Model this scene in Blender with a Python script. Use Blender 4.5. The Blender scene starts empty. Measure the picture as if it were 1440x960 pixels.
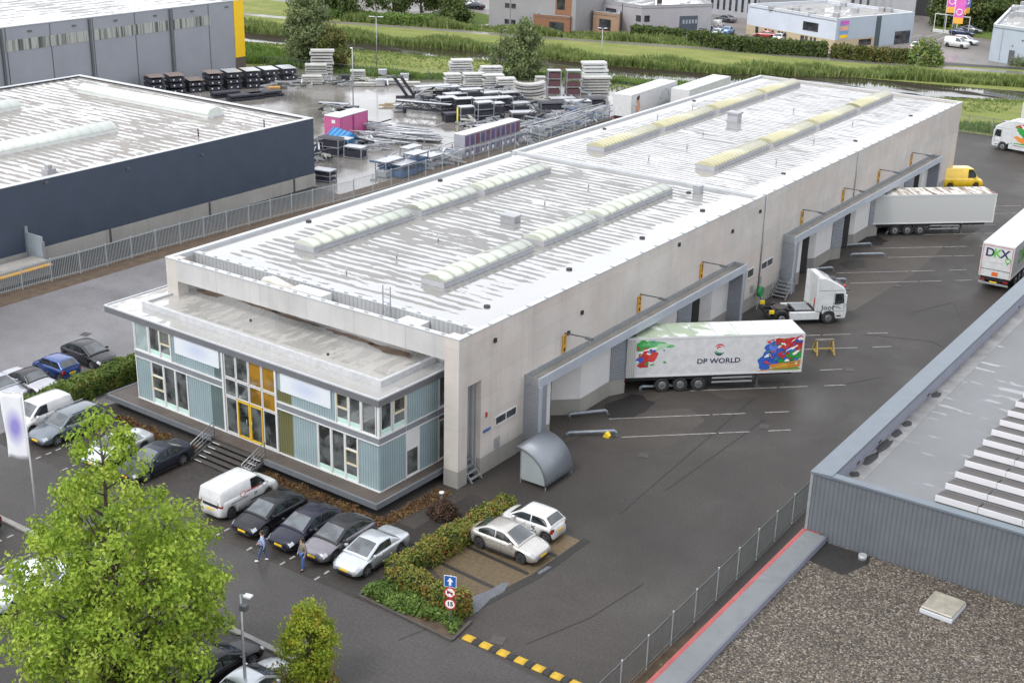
import bpy, bmesh, math, random
from math import sin, cos, pi, radians, sqrt, atan2, hypot
from mathutils import Vector, Matrix, Quaternion
random.seed(7)
scn = bpy.context.scene
COL = scn.collection

# ------------------------------------------------------------------ camera, sky, sun, exposure
CAMP = Vector((39.6253, -53.0955, 34.8674)); YAW, PITCH, ROLL, FPX = -0.5982, 0.3721, 0.0266, 1850.9946
_f = Vector((sin(YAW)*cos(PITCH), cos(YAW)*cos(PITCH), -sin(PITCH)))
_r0 = Vector((cos(YAW), -sin(YAW), 0)); _u0 = _r0.cross(_f)
_r = _r0*cos(ROLL)+_u0*sin(ROLL); _u = -_r0*sin(ROLL)+_u0*cos(ROLL)
cd = bpy.data.cameras.new('camera'); cam = bpy.data.objects.new('camera', cd); COL.objects.link(cam)
cam.matrix_world = Matrix(((_r.x, _u.x, -_f.x, CAMP.x), (_r.y, _u.y, -_f.y, CAMP.y), (_r.z, _u.z, -_f.z, CAMP.z), (0, 0, 0, 1)))
cd.sensor_width = 36; cd.lens = FPX/1440*36; cd.clip_start = 0.5; cd.clip_end = 3000
scn.camera = cam

def at(px, py, z=0.0):
    """the point of the horizontal plane at height z that the survey photograph shows at this pixel"""
    d = _f+_r*((px-720)/FPX)-_u*((py-480)/FPX)
    t = (z-CAMP.z)/d.z
    return CAMP+d*t

SUN_EL, SUN_AZ = 55, 195      # degrees; azimuth clockwise from +y (the sun stands behind the camera's left)
world = bpy.data.worlds.new("World"); scn.world = world; world.use_nodes = True
wn = world.node_tree; wn.nodes.clear()
sky = wn.nodes.new('ShaderNodeTexSky'); sky.sky_type = 'NISHITA'; sky.sun_disc = False
sky.sun_elevation = radians(SUN_EL); sky.sun_rotation = radians(SUN_AZ)
sky.air_density = 1.3; sky.dust_density = 3.5; sky.ozone_density = 1.0
hs = wn.nodes.new('ShaderNodeHueSaturation'); hs.inputs['Saturation'].default_value = 0.28; hs.inputs['Value'].default_value = 1.0
bg = wn.nodes.new('ShaderNodeBackground'); bg.inputs['Strength'].default_value = 0.15
wo = wn.nodes.new('ShaderNodeOutputWorld')
wn.links.new(sky.outputs[0], hs.inputs['Color']); cl = wn.nodes.new('ShaderNodeMix'); cl.data_type = 'RGBA'; cl.inputs[0].default_value = .72; cl.inputs[7].default_value = (5.7, 5.85, 6.2, 1)   # a bright, even cloud layer
wn.links.new(hs.outputs[0], cl.inputs[6]); wn.links.new(cl.outputs[2], bg.inputs['Color']); wn.links.new(bg.outputs[0], wo.inputs[0])
sd = bpy.data.lights.new('sun', 'SUN'); sd.energy = 0.8; sd.angle = radians(14); sd.color = (1.0, 0.96, 0.9)
sun = bpy.data.objects.new('sun', sd); COL.objects.link(sun)
_az = radians(SUN_AZ); _el = radians(SUN_EL)
_sdir = Vector((sin(_az)*cos(_el), cos(_az)*cos(_el), sin(_el)))
sun.rotation_euler = _sdir.to_track_quat('Z', 'Y').to_euler()
scn.view_settings.view_transform = 'Standard'; scn.view_settings.look = 'None'
scn.view_settings.exposure = 1.08; scn.view_settings.gamma = 1.0
scn.cycles.max_bounces = 6; scn.cycles.transparent_max_bounces = 6

# ------------------------------------------------------------------ materials
MATS = {}
def srgb(r, g, b):
    f = lambda c: (c/255/12.92 if c/255 <= .04045 else ((c/255+.055)/1.055)**2.4)
    return (f(r), f(g), f(b))
class NT:
    def __init__(s, name):
        s.m = bpy.data.materials.new(name); s.m.use_nodes = True; s.t = s.m.node_tree; s.t.nodes.clear()
        s.out = s.n('ShaderNodeOutputMaterial'); s.p = s.n('ShaderNodeBsdfPrincipled'); s.l(s.p, 0, s.out, 0)
        s.geo = s.n('ShaderNodeNewGeometry'); s.tc = s.n('ShaderNodeTexCoord')
    def n(s, typ, **k):
        x = s.t.nodes.new(typ)
        for a, v in k.items(): setattr(x, a, v)
        return x
    def l(s, a, ao, b, bi): s.t.links.new(a.outputs[ao], b.inputs[bi])
    def mapped(s, scale, world=True, loc=(0, 0, 0), rot=(0, 0, 0)):
        mp = s.n('ShaderNodeMapping'); mp.inputs['Scale'].default_value = scale if isinstance(scale, tuple) else (scale,)*3
        mp.inputs['Location'].default_value = loc; mp.inputs['Rotation'].default_value = rot
        if world: s.l(s.geo, 'Position', mp, 'Vector')
        else: s.l(s.tc, 'Object', mp, 'Vector')
        return mp
    def noise(s, scale, detail=4, rough=.55, world=True, loc=(0, 0, 0), dist=0):
        mp = s.mapped(scale, world, loc); nz = s.n('ShaderNodeTexNoise'); nz.inputs['Scale'].default_value = 1
        nz.inputs['Detail'].default_value = detail; nz.inputs['Roughness'].default_value = rough; nz.inputs['Distortion'].default_value = dist
        s.l(mp, 0, nz, 'Vector'); return nz
    def ramp(s, src, out, stops, interp='LINEAR'):
        r = s.n('ShaderNodeValToRGB'); r.color_ramp.interpolation = interp
        el = r.color_ramp.elements
        while len(el) < len(stops): el.new(.5)
        for e, (p, c) in zip(el, stops):
            e.position = p; e.color = (c, c, c, 1) if not isinstance(c, tuple) else (*c, 1)
        s.l(src, out, r, 0); return r
    def mix(s, a, b, fac=None, blend='MIX', f=0.5):
        mx = s.n('ShaderNodeMix', data_type='RGBA', blend_type=blend); mx.inputs[0].default_value = f
        if fac is not None: s.t.links.new(fac, mx.inputs[0])
        for i, v in ((6, a), (7, b)):
            if isinstance(v, tuple): mx.inputs[i].default_value = (*v, 1)
            else: s.t.links.new(v, mx.inputs[i])
        return mx.outputs[2]
    def math(s, op, a, b=0.0, c=None):
        m = s.n('ShaderNodeMath', operation=op)
        for i, v in enumerate((a, b, c)):
            if v is None: continue
            if isinstance(v, (int, float)): m.inputs[i].default_value = v
            else: s.t.links.new(v, m.inputs[i])
        return m.outputs[0]
    def set(s, **k):
        for a, v in k.items():
            nm = {'rough': 'Roughness', 'metal': 'Metallic', 'ior': 'IOR', 'coat': 'Coat Weight', 'spec': 'Specular IOR Level', 'alpha': 'Alpha', 'color': 'Base Color', 'trans': 'Transmission Weight', 'coatrough': 'Coat Roughness', 'emis': 'Emission Strength', 'emcol': 'Emission Color', 'subsurf': 'Subsurface Weight'}[a]
            i = s.p.inputs[nm]
            if hasattr(v, 'is_output') or isinstance(v, bpy.types.NodeSocket): s.t.links.new(v, i)
            elif isinstance(v, tuple): i.default_value = (*v, 1)
            else: i.default_value = v
        return s
    def bump(s, h, strength=.3, dist=.02):
        b = s.n('ShaderNodeBump'); b.inputs['Strength'].default_value = strength; b.inputs['Distance'].default_value = dist
        s.t.links.new(h, b.inputs['Height']); s.l(b, 0, s.p, 'Normal'); return b

def M(name, col, rough=.6, var=.12, scale=1.5, metal=0.0, spec=.5, bump=0.0, coat=0.0, fine=None, ior=1.5):
    """plain material with two octaves of tonal wear"""
    if name in MATS: return MATS[name]
    k = NT(name); lo = tuple(c*(1-var) for c in col); hi = tuple(min(1, c*(1+var)) for c in col)
    a = k.noise(scale, 5, .6); r = k.ramp(a, 0, ((.3, 0), (.7, 1)))
    c = k.mix(lo, hi, r.outputs[0])
    if fine:
        b = k.noise(fine, 3, .6); c = k.mix(c, tuple(x*.75 for x in col), k.ramp(b, 0, ((.45, 0), (.75, .7))).outputs[0])
    k.set(color=c, rough=rough, metal=metal, spec=spec, coat=coat, ior=ior)
    if bump: k.bump(a.outputs[0], bump, .03)
    MATS[name] = k.m; return k.m

def asphalt(name, col, wet=.5, seed=0, warm=(1, 1, 1), grain=7.0, wetrough=.16, big=.05, spec_=.3):
    k = NT(name)
    big_n = k.noise((big, big*1.4, big), 5, .6, loc=(seed, seed*2, 0), dist=.2); mid = k.noise(.5, 6, .65, loc=(seed, 0, 0)); fin = k.noise(grain, 3, .7)
    c = k.mix(tuple(x*.72 for x in col), tuple(x*1.28 for x in col), k.ramp(big_n, 0, ((.36, 0), (.66, 1))).outputs[0])
    c = k.mix(c, tuple(x*.7 for x in col), k.ramp(mid, 0, ((.5, 0), (.78, .55))).outputs[0])
    c = k.mix(c, (.5, .5, .5), None, 'OVERLAY', .12) if False else c
    sp = k.ramp(fin, 0, ((.35, .72), (.7, 1.3)))
    c = k.mix(c, sp.outputs[0], None, 'MULTIPLY', .8)
    w = k.noise((.09, .06, .1), 5, .55, loc=(seed*3+5, 1, 0), dist=.25)
    rr = k.ramp(w, 0, ((.60-.3*wet, .6), (.92-.3*wet, wetrough)))
    k.set(color=c, rough=rr.outputs[0], spec=spec_); k.bump(fin.outputs[0], .25, .01)
    MATS[name] = k.m; return k.m

def ribbed(name, col, axis, pitch, depth=.35, rough=.4, metal=0.0, var=.08, spec=.5, world=False, coat=0.0, dark=.62):
    """sheet with ribs; axis: which coordinate runs across the ribs"""
    if name in MATS: return MATS[name]
    k = NT(name); src = (k.geo, 'Position') if world else (k.tc, 'Object')
    sx = k.n('ShaderNodeSeparateXYZ'); k.l(src[0], src[1], sx, 0)
    if axis == 'xy': v = k.math('ADD', sx.outputs[0], sx.outputs[1])
    else: v = sx.outputs['xyz'.index(axis)]
    s = k.math('SINE', k.math('MULTIPLY', v, 2*pi/pitch))
    h = k.math('MULTIPLY_ADD', s, .5, .5)
    nz = k.noise(.7, 5, .6); c = k.mix(tuple(x*(1-var) for x in col), tuple(x*(1+var) for x in col), k.ramp(nz, 0, ((.3, 0), (.7, 1))).outputs[0])
    groove = k.n('ShaderNodeValToRGB'); groove.color_ramp.elements[0].position = .0; groove.color_ramp.elements[0].color = (dark, dark, dark, 1)
    groove.color_ramp.elements[1].position = .35; groove.color_ramp.elements[1].color = (1, 1, 1, 1); k.t.links.new(h, groove.inputs[0])
    c = k.mix(c, groove.outputs[0], None, 'MULTIPLY', .7)
    k.set(color=c, rough=rough, metal=metal, spec=spec, coat=coat); k.bump(h, depth, pitch*.25)
    MATS[name] = k.m; return k.m

def concrete(name, col, grid=(3.0, 1.15), streak=.35, joints=.35, pink=0.0):
    """precast panels: joints, vertical rain streaks, blotches"""
    k = NT(name)
    sx = k.n('ShaderNodeSeparateXYZ'); k.l(k.geo, 'Position', sx, 0)
    h = k.math('ADD', sx.outputs[0], sx.outputs[1]); cb = k.n('ShaderNodeCombineXYZ'); k.t.links.new(h, cb.inputs[0]); k.t.links.new(sx.outputs[2], cb.inputs[1])
    br = k.n('ShaderNodeTexBrick'); br.offset = 0.0 if grid[1] > 1.5 else .5; br.inputs['Scale'].default_value = 1; br.inputs['Brick Width'].default_value = grid[0]; br.inputs['Row Height'].default_value = grid[1]
    br.inputs['Mortar Size'].default_value = .012; br.inputs['Mortar Smooth'].default_value = .3
    br.inputs['Color1'].default_value = (1, 1, 1, 1); br.inputs['Color2'].default_value = (.93, .93, .93, 1); br.inputs['Mortar'].default_value = (1-joints,)*3+(1,)
    k.l(cb, 0, br, 'Vector')
    a = k.noise(.35, 6, .6); b = k.noise((1.6, 1.6, .10), 5, .65); f = k.noise(5, 4, .7)
    c = k.mix(tuple(x*.86 for x in col), tuple(min(1, x*1.1) for x in col), k.ramp(a, 0, ((.3, 0), (.7, 1))).outputs[0])
    if pink: c = k.mix(c, (col[0]*1.05, col[1]*.84, col[2]*.80), k.ramp(k.noise((.25, .12, .3), 4, .6, loc=(3, 3, 3)), 0, ((.45, 0), (.7, pink))).outputs[0])
    c = k.mix(c, tuple(x*.62 for x in col), k.ramp(b, 0, ((.52, 0), (.8, streak))).outputs[0])
    c = k.mix(c, tuple(x*.8 for x in col), k.ramp(f, 0, ((.5, 0), (.8, .35))).outputs[0])
    c = k.mix(c, br.outputs[0], None, 'MULTIPLY', 1.0)
    k.set(color=c, rough=.85, spec=.3); k.bump(f.outputs[0], .15, .01)
    MATS[name] = k.m; return k.m

def roof_membrane(name, dry, stripe_axis, pitch, stripe=1.0, thr=.5, edges=(), shine=2.7):
    """light roofing felt with rain lying in stripes between the seams; edges: (axis, from, to) bands where the water stands"""
    k = NT(name)
    sx = k.n('ShaderNodeSeparateXYZ'); k.l(k.geo, 'Position', sx, 0)
    ac = sx.outputs[0 if stripe_axis == 'x' else 1]
    sc = (lambda a, b: (a, b, 1)) if stripe_axis == 'y' else (lambda a, b: (b, a, 1))
    warp = k.noise(sc(.25, .5), 3, .5)
    v = k.math('ADD', ac, k.math('MULTIPLY', warp.outputs[0], .5))
    s = k.math('SINE', k.math('MULTIPLY', v, 2*pi/pitch))
    blot = k.noise(sc(.36, 1.5), 4, .6, dist=.25); fine_ = k.noise(sc(1.1, 3.2), 3, .6, loc=(9, 2, 0)); lowf = k.noise(sc(.10, .08), 2, .5, loc=(7, 1, 0))
    am_ = k.noise(sc(.14, .22), 3, .55, loc=(3, 8, 0)); m = k.math('MULTIPLY', k.math('MULTIPLY', s, k.math('MULTIPLY_ADD', am_.outputs[0], .62, -.14)), stripe)
    for nz, w_ in ((blot, 1.15), (fine_, .40), (lowf, .42)): m = k.math('ADD', m, k.math('MULTIPLY', k.math('SUBTRACT', nz.outputs[0], .5), w_))
    for ax, a, b_ in edges:
        mr = k.n('ShaderNodeMapRange', interpolation_type='SMOOTHSTEP'); k.t.links.new(sx.outputs['xy'.index(ax)], mr.inputs[0]); mr.inputs[1].default_value = a; mr.inputs[2].default_value = b_
        m = k.math('ADD', m, k.math('MULTIPLY', mr.outputs[0], .55))
    wet = k.ramp(k.math('ADD', m, thr).node, 0, ((.485, 0), (.525, 1)))
    big = k.noise(.2, 5, .6); fin = k.noise((3, 3, 3), 5, .7)
    c = k.mix(tuple(x*.9 for x in dry), tuple(min(1, x*1.1) for x in dry), k.ramp(big, 0, ((.3, 0), (.7, 1))).outputs[0])
    c = k.mix(c, tuple(x*.82 for x in dry), k.ramp(fin, 0, ((.5, 0), (.75, .4))).outputs[0])
    k.set(color=c, rough=k.math('MULTIPLY_ADD', wet.outputs[0], -.45, .55), spec=k.math('MULTIPLY_ADD', wet.outputs[0], .2, .3))
    k.set(coat=wet.outputs[0], coatrough=.03); k.p.inputs['Coat IOR'].default_value = shine
    MATS[name] = k.m; return k.m

def glassy(name, col, rough=.05, spec=.8, var=.4, scale=.9, ior=1.6):
    """window pane backed by an unlit room: dark base with reflections and dim shapes behind"""
    if name in MATS: return MATS[name]
    k = NT(name); a = k.noise(scale, 3, .5)
    c = k.mix(tuple(x*(1-var) for x in col), tuple(x*(1+var) for x in col), k.ramp(a, 0, ((.42, 0), (.58, 1))).outputs[0])
    k.set(color=c, rough=rough, spec=spec, ior=ior); MATS[name] = k.m; return k.m

def paint(name, col, metal=0.0, rough=.32, flake=True):
    if name in MATS: return MATS[name]
    k = NT(name); a = k.noise(2.2, 4, .6, world=False)
    c = k.mix(tuple(x*.9 for x in col), tuple(min(1, x*1.06) for x in col), k.ramp(a, 0, ((.35, 0), (.65, 1))).outputs[0])
    dk_ = max(col) < .06; k.set(color=c, rough=rough, metal=metal, coat=.45 if dk_ else 1.0, coatrough=.04, spec=.25 if dk_ else .5); MATS[name] = k.m; return k.m

# ------------------------------------------------------------------ mesh builder
class MB:
    def __init__(s): s.v = []; s.f = []; s.mi = []; s.sm = []
    def add(s, vs, fs, mi=0, smooth=False):
        o = len(s.v); s.v += [tuple(v) for v in vs]
        for f in fs: s.f.append(tuple(i+o for i in f)); s.mi.append(mi); s.sm.append(smooth)
        return s
    def box(s, x0, x1, y0, y1, z0, z1, mi=0):
        vs = [(x, y, z) for z in (z0, z1) for y in (y0, y1) for x in (x0, x1)]
        return s.add(vs, [(0, 2, 3, 1), (4, 5, 7, 6), (0, 1, 5, 4), (2, 6, 7, 3), (0, 4, 6, 2), (1, 3, 7, 5)], mi)
    def obox(s, c, ux, hx, hy, z0, z1, mi=0):
        """box turned about z: centre c, unit ux, half sizes"""
        ux = Vector((ux[0], ux[1], 0)).normalized(); uy = Vector((-ux.y, ux.x, 0)); c = Vector((c[0], c[1], 0))
        vs = []
        for z in (z0, z1):
            for b in (-hy, hy):
                for a in (-hx, hx):
                    p = c+ux*a+uy*b; vs.append((p.x, p.y, z))
        return s.add(vs, [(0, 2, 3, 1), (4, 5, 7, 6), (0, 1, 5, 4), (2, 6, 7, 3), (0, 4, 6, 2), (1, 3, 7, 5)], mi)
    def bar(s, a, b, w, h=None, mi=0, up=(0, 0, 1)):
        """square bar from a to b"""
        h = h or w; a = Vector(a); b = Vector(b); d = (b-a).normalized(); u = Vector(up)
        if abs(d.dot(u)) > .98: u = Vector((1, 0, 0))
        sd = d.cross(u).normalized(); u = sd.cross(d)
        vs = [p+sd*i*w/2+u*j*h/2 for p in (a, b) for j in (-1, 1) for i in (-1, 1)]
        return s.add(vs, [(0, 2, 3, 1), (4, 5, 7, 6), (0, 1, 5, 4), (2, 6, 7, 3), (0, 4, 6, 2), (1, 3, 7, 5)], mi)
    def tube(s, pts, r, n=8, mi=0, caps=True):
        pts = [Vector(p) for p in pts]; rs = r if isinstance(r, (list, tuple)) else [r]*len(pts); vs = []; prev = None
        for i, p in enumerate(pts):
            d = (pts[min(i+1, len(pts)-1)]-pts[max(i-1, 0)]).normalized()
            if prev is None: u = d.orthogonal().normalized()
            else: u = (prev-d*prev.dot(d)).normalized()
            prev = u; w = d.cross(u)
            vs += [p+(u*cos(2*pi*k/n)+w*sin(2*pi*k/n))*rs[i] for k in range(n)]
        fs = []
        for i in range(len(pts)-1):
            for k in range(n): fs.append((i*n+k, i*n+(k+1) % n, (i+1)*n+(k+1) % n, (i+1)*n+k))
        s.add(vs, fs, mi, True)
        if caps:
            o = len(s.v)-len(vs)
            s.f.append(tuple(o+k for k in reversed(range(n)))); s.mi.append(mi); s.sm.append(False)
            s.f.append(tuple(o+(len(pts)-1)*n+k for k in range(n))); s.mi.append(mi); s.sm.append(False)
        return s
    def prism(s, poly, z0, z1, mi=0):
        n = len(poly); vs = [(p[0], p[1], z0) for p in poly]+[(p[0], p[1], z1) for p in poly]
        return s.add(vs, [tuple(reversed(range(n))), tuple(range(n, 2*n))]+[(i, (i+1) % n, n+(i+1) % n, n+i) for i in range(n)], mi)
    def extr(s, poly, axis, a, b, mi=0, smooth=False):
        """outline in the plane across axis ('x': (y,z), 'y': (x,z)), from a to b"""
        n = len(poly)
        P = (lambda q, t: (t, q[0], q[1])) if axis == 'x' else (lambda q, t: (q[0], t, q[1]))
        vs = [P(q, a) for q in poly]+[P(q, b) for q in poly]
        s.add(vs, [tuple(range(n)), tuple(reversed(range(n, 2*n)))], mi)
        o = len(s.v)-2*n
        for i in range(n): s.f.append((o+i, o+n+i, o+n+(i+1) % n, o+(i+1) % n)); s.mi.append(mi); s.sm.append(smooth)
        return s
    def quad(s, a, b, c, d, mi=0): return s.add([a, b, c, d], [(0, 1, 2, 3)], mi)
    def cyl(s, c, r, h, n=20, axis='z', mi=0, r2=None):
        c = Vector(c); d = {'x': Vector((1, 0, 0)), 'y': Vector((0, 1, 0)), 'z': Vector((0, 0, 1))}[axis]
        return s.tube([c, c+d*h], [r, r if r2 is None else r2], n, mi)
    def build(s, name, mats, parent=None, bevel=0, fix=True, seg=2, smooth=False, link=True):
        me = bpy.data.meshes.new(name); me.from_pydata(s.v, [], s.f)
        for m in (mats if isinstance(mats, (list, tuple)) else [mats]): me.materials.append(m)
        me.polygons.foreach_set('material_index', s.mi)
        me.polygons.foreach_set('use_smooth', [smooth or q for q in s.sm])
        me.update()
        if fix:
            bm = bmesh.new(); bm.from_mesh(me); bmesh.ops.recalc_face_normals(bm, faces=bm.faces); bm.to_mesh(me); bm.free()
        o = bpy.data.objects.new(name, me); COL.objects.link(o)
        if parent is not None: o.parent = parent
        if bevel:
            b = o.modifiers.new('bevel', 'BEVEL'); b.width = bevel; b.segments = seg; b.limit_method = 'ANGLE'; b.angle_limit = radians(35)
        return o

def tag(o, label, cat, group=None, kind=None):
    if label: o['label'] = label
    if cat: o['category'] = cat
    if group: o['group'] = group
    if kind: o['kind'] = kind
    return o
def empty(name, loc, label, cat, rz=0, group=None):
    o = bpy.data.objects.new(name, None); COL.objects.link(o); o.location = loc; o.rotation_euler = (0, 0, rz); o.empty_display_size = .3
    return tag(o, label, cat, group)
def struct(name, mb, m, **k):
    o = mb.build(name, m, None, **k); o['kind'] = 'structure'; return o
def kids(o): return list(o.children)
def copy_tree(o, parent=None):
    c = o.copy(); COL.objects.link(c)
    if parent is not None: c.parent = parent; c.matrix_parent_inverse = o.matrix_parent_inverse.copy()
    for ch in kids(o): copy_tree(ch, c)
    return c
def place(o, x, y, rz=0, z=0): o.location = (x, y, z); o.rotation_euler = (0, 0, rz); return o

def text(name, s, size, m, parent, loc, rot, bold=0.0, align='CENTER', depth=.004, sx=1.0):
    c = bpy.data.curves.new(name, 'FONT'); c.body = s; c.size = size; c.align_x = align; c.align_y = 'CENTER'; c.extrude = depth; c.offset = bold; c.resolution_u = 3
    t = bpy.data.objects.new(name+'_c', c); COL.objects.link(t)
    bpy.context.view_layer.update()
    me = bpy.data.meshes.new_from_object(t.evaluated_get(bpy.context.evaluated_depsgraph_get())); bpy.data.objects.remove(t); bpy.data.curves.remove(c)
    me.materials.clear(); me.materials.append(m)
    o = bpy.data.objects.new(name, me); COL.objects.link(o); o.parent = parent; o.location = loc; o.rotation_euler = rot; o.scale = (sx, 1, 1)
    return o
# ------------------------------------------------------------------ ground
asph = asphalt('yard_asphalt', (.044, .0395, .036), .3, 0)
asph_l = asphalt('left_asphalt', (.147, .144, .150), .8, 4, wetrough=.12)  # paler lilac base colour stands in for sky sheen on this yard
asph_r = asphalt('road_asphalt', (.056, .052, .050), .45, 8)  # base slightly paler than the yard, sky sheen put into the colour
pav = asphalt('parking_pavers', (.038, .034, .031), .3, 12, grain=4)
pav_b = asphalt('brown_pavers', (.105, .078, .046), .4, 15, grain=5, wetrough=.2)
patchm = asphalt('asphalt_patch', (.056, .050, .045), .3, 18)
apronm = asphalt('dock_apron', (.058, .051, .045), .5, 21)
darkp = asphalt('dark_wet_patch', (.026, .024, .023), .3, 25)
puddlem = asphalt('puddle_grey', (.10, .104, .118), .5, 31, wetrough=.25)  # grey puddle, its sky reflection put into the base colour
concy = asphalt('yard_concrete', (.17, .16, .15), 1.25, 35, wetrough=.03, big=.09, spec_=.75)
white_p = M('road_white', (.26, .26, .25), .7, .4, 3, fine=5)
dirt = M('dirt', (.075, .052, .034), .95, .35, 1.5, bump=.5, fine=6)
kerbm = M('kerb_stone', (.22, .21, .20), .85, .15, 2)
kerb_d = M('kerb_dark', (.06, .055, .05), .85, .2, 2)
def sheet(name, poly, z, m):
    b = MB(); b.add([(p[0], p[1], z) for p in poly], [tuple(range(len(poly)))])
    o = b.build(name, m, None, fix=False); o['kind'] = 'structure'
    if o.data.polygons[0].normal.z < 0: o.data.flip_normals()
    return o
def rect(x0, x1, y0, y1): return [(x0, y0), (x1, y0), (x1, y1), (x0, y1)]
sheet('ground', rect(-700, 500, -300, 900), 0, asph)
sheet('yard_pavement', [(-60, -60), (-60, -12), (-45.2, -12), (-45.2, 4), (-45.0, 40), (-44.2, 70), (-44.2, 96), (-23.3, 96), (-23.3, 0), (-26, -9.9), (-26, -17.2), (-26, -60)], .004, asph_l)
sheet('road', [(-26.2, -17.3), (9.0, -17.3), (16.3, -17.3), (16.3, -12.3), (9.1, -11.7), (3, -12), (-26.2, -12)], .008, asph_r)
sheet('parking_area', [(-26.2, -12), (2.9, -12), (3.7, -7.7), (4, 0), (.9, 0), (.9, -5), (-24, -4.3), (-26.2, -5)], .008, pav)
sheet('parking_area', [(-70, -30), (7, -30), (7, -17.6), (-70, -17.6)], .012, pav)
sheet('parking_bays', [(4.15, -7.6), (8.0, -9.6), (8.45, -5), (8.6, -.7), (4.1, -.2)], .012, pav_b)
for a, b in (((3.68, -6.88), (7.8, -7.2)), ((3.67, -4.74), (8.3, -5.1)), ((3.9, -2.5), (8.5, -2.8))):
    sheet('road_marking', [(a[0], a[1]-.13), (b[0], b[1]-.13), (b[0], b[1]+.13), (a[0], a[1]+.13)], .017, darkp)
sheet('kerb_strip', [(7.6, -9.4), (8.15, -9.5), (8.95, -5), (9.05, -.4), (8.6, -.4), (8.45, -5)], .016, darkp)
sheet('grey_puddle', [(7.45, -9.3), (7.7, -9.7), (8.12, -9.96), (8.28, -9.3), (8.1, -8.1), (8.25, -7.2), (7.95, -6.3), (7.72, -6.6), (7.6, -7.4), (7.3, -8.4)], .021, puddlem)
sheet('grey_puddle', [(8.55, -4.7), (8.75, -4.8), (8.85, -3.8), (8.62, -3.9)], .021, puddlem)
sheet('asphalt_patch', [(1.9, 9.9), (4.3, 9.2), (6.95, 12.03), (6.87, 17.0), (5.2, 18.2), (2.2, 15.0)], .004, patchm)
sheet('asphalt_patch', [(3.7, 21.6), (8.4, 25.9), (9.4, 24.4), (6.4, 20.9)], .004, patchm)
sheet('dock_apron', [(-2, 38.2), (2.2, 38.3), (6.67, 42.98), (7.3, 55.37), (6.79, 65.62), (8.37, 78.0), (-2, 82), (-2, 45)], .004, apronm)
sheet('dock_apron', [(-3, 7), (1.2, 7.3), (2.0, 11), (3.0, 20), (3.4, 30), (1.5, 34), (-3, 34)], .006, apronm)
for px, py, r in ((886, 572, 1.7), (1225, 338, 1.5), (1200, 372, 1.2)):
    c = at(px, py); n = 14; rr = random.Random(px)
    sheet('puddle', [(c.x+cos(2*pi*k/n)*r*rr.uniform(.6, 1.1), c.y+sin(2*pi*k/n)*r*1.5*rr.uniform(.6, 1.1)) for k in range(n)], .009, darkp)
sheet('verge', [(-46.3, 0), (-45.2, 3), (-45.0, 40), (-44.2, 70), (-44.2, 100), (-46.6, 100), (-47.6, 40), (-47.8, 0)], .006, dirt)
sheet('verge', [(-44.2, 46), (-23.4, 46), (-23.4, 100), (-44.2, 100)], .007, dirt)
sheet('verge', [(17.1, -14), (20, -14), (20, 20), (19, 60), (17.9, 60), (17.8, 8), (17.5, -3), (16.5, -10)], .006, dirt)
sheet('planting_bed', [(-22.5, -5.05), (-15.0, -5.4), (-15.0, -6.5), (-22.5, -5.75)], .02, dirt)
sheet('planting_bed', [(-10.0, -5.6), (-1.2, -6.15), (-.4, -6.1), (.2, -.6), (-1, -.6), (-1.2, -5.3), (-10.0, -4.9)], .02, dirt)
def line(a, b, w=.12, z=.014, m=white_p):
    a = Vector((a[0], a[1], 0)); b = Vector((b[0], b[1], 0)); d = (b-a).normalized(); n = Vector((-d.y, d.x, 0))*w/2
    return sheet('road_marking', [tuple((a+n).xy), tuple((b+n).xy), tuple((b-n).xy), tuple((a-n).xy)], z, m)
for x in (-21.7, -19.3, -6.9, -4.55, -2.2, .15):            # dashed bay lines in front of the office
    for y in (-11.95, -11.25, -10.55, -9.85, -9.15): line((x, y), (x, y+.38), .12, .018)
for x in (-15.25, -12.9, -10.55, -8.2, -5.85, -3.5, -1.15, 1.2, 3.5):
    for y in (-18.1, -18.8, -19.5, -20.2, -20.9, -21.6): line((x, y), (x, y-.38), .12, .02)
gd = Vector((.727, .687, 0))
for base in (0, 37.75):
    for k in range(3 if base == 0 else 4):
        for st, ln in (((1.9, 13.45), 9.2), ((3.9, 11.6), 8.4)):
            p = Vector((st[0], st[1]+9.1*k+base, 0)); t = 0
            for seg in ((0, ln*.72), (ln*.74, ln*.98), (ln*1.12, ln*1.3)):
                line((p+gd*seg[0]).xy, (p+gd*seg[1]).xy, .10, .016)
for pts in (((872, 722), (1060, 560)), ((1085, 745), (1168, 640)), ((935, 690), (1075, 590)), ((1280, 440), (1340, 425), (1352, 450)), ((1160, 545), (1240, 530)), ((740, 905), (830, 868), (905, 820)), ((1215, 470), (1310, 480), (1360, 505)), ((700, 720), (760, 745)), ((560, 900), (660, 860))):
    for a, c in zip(pts, pts[1:]): line(at(*a).xy, at(*c).xy, .07, .0135, darkp)
for i, (px, py) in enumerate(((905, 640), (1195, 520), (1262, 402), (700, 900), (120, 470), (1075, 600))):
    q = at(px, py); dc = empty('drain_cover', (q.x, q.y, 0), ['square iron drain cover in the yard beside the first dock lines', 'square iron drain cover in the yard beyond the yellow trestle', 'square iron drain cover in the yard near the lettered trailer', 'square iron drain cover in the road near the speed bump', 'square iron drain cover in the left yard', 'square iron drain cover in the yard below the docked splash trailer'][i], 'drain cover', .3, 'drain covers')
    b = MB(); b.box(-.32, .32, -.32, .32, .012, .022); b.build('frame', kerb_d, dc); b = MB()
    for k in range(5): b.box(-.26, .26, -.25+.11*k, -.19+.11*k, .022, .028)
    b.build('grate', M('iron', (.09, .085, .08), .5, .2, 3, metal=.5), dc)
kb = MB(); kb.box(-70, 4.2, -17.62, -17.3, 0, .12); struct('kerb', kb, kerbm, bevel=.02)
kb = MB()
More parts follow.
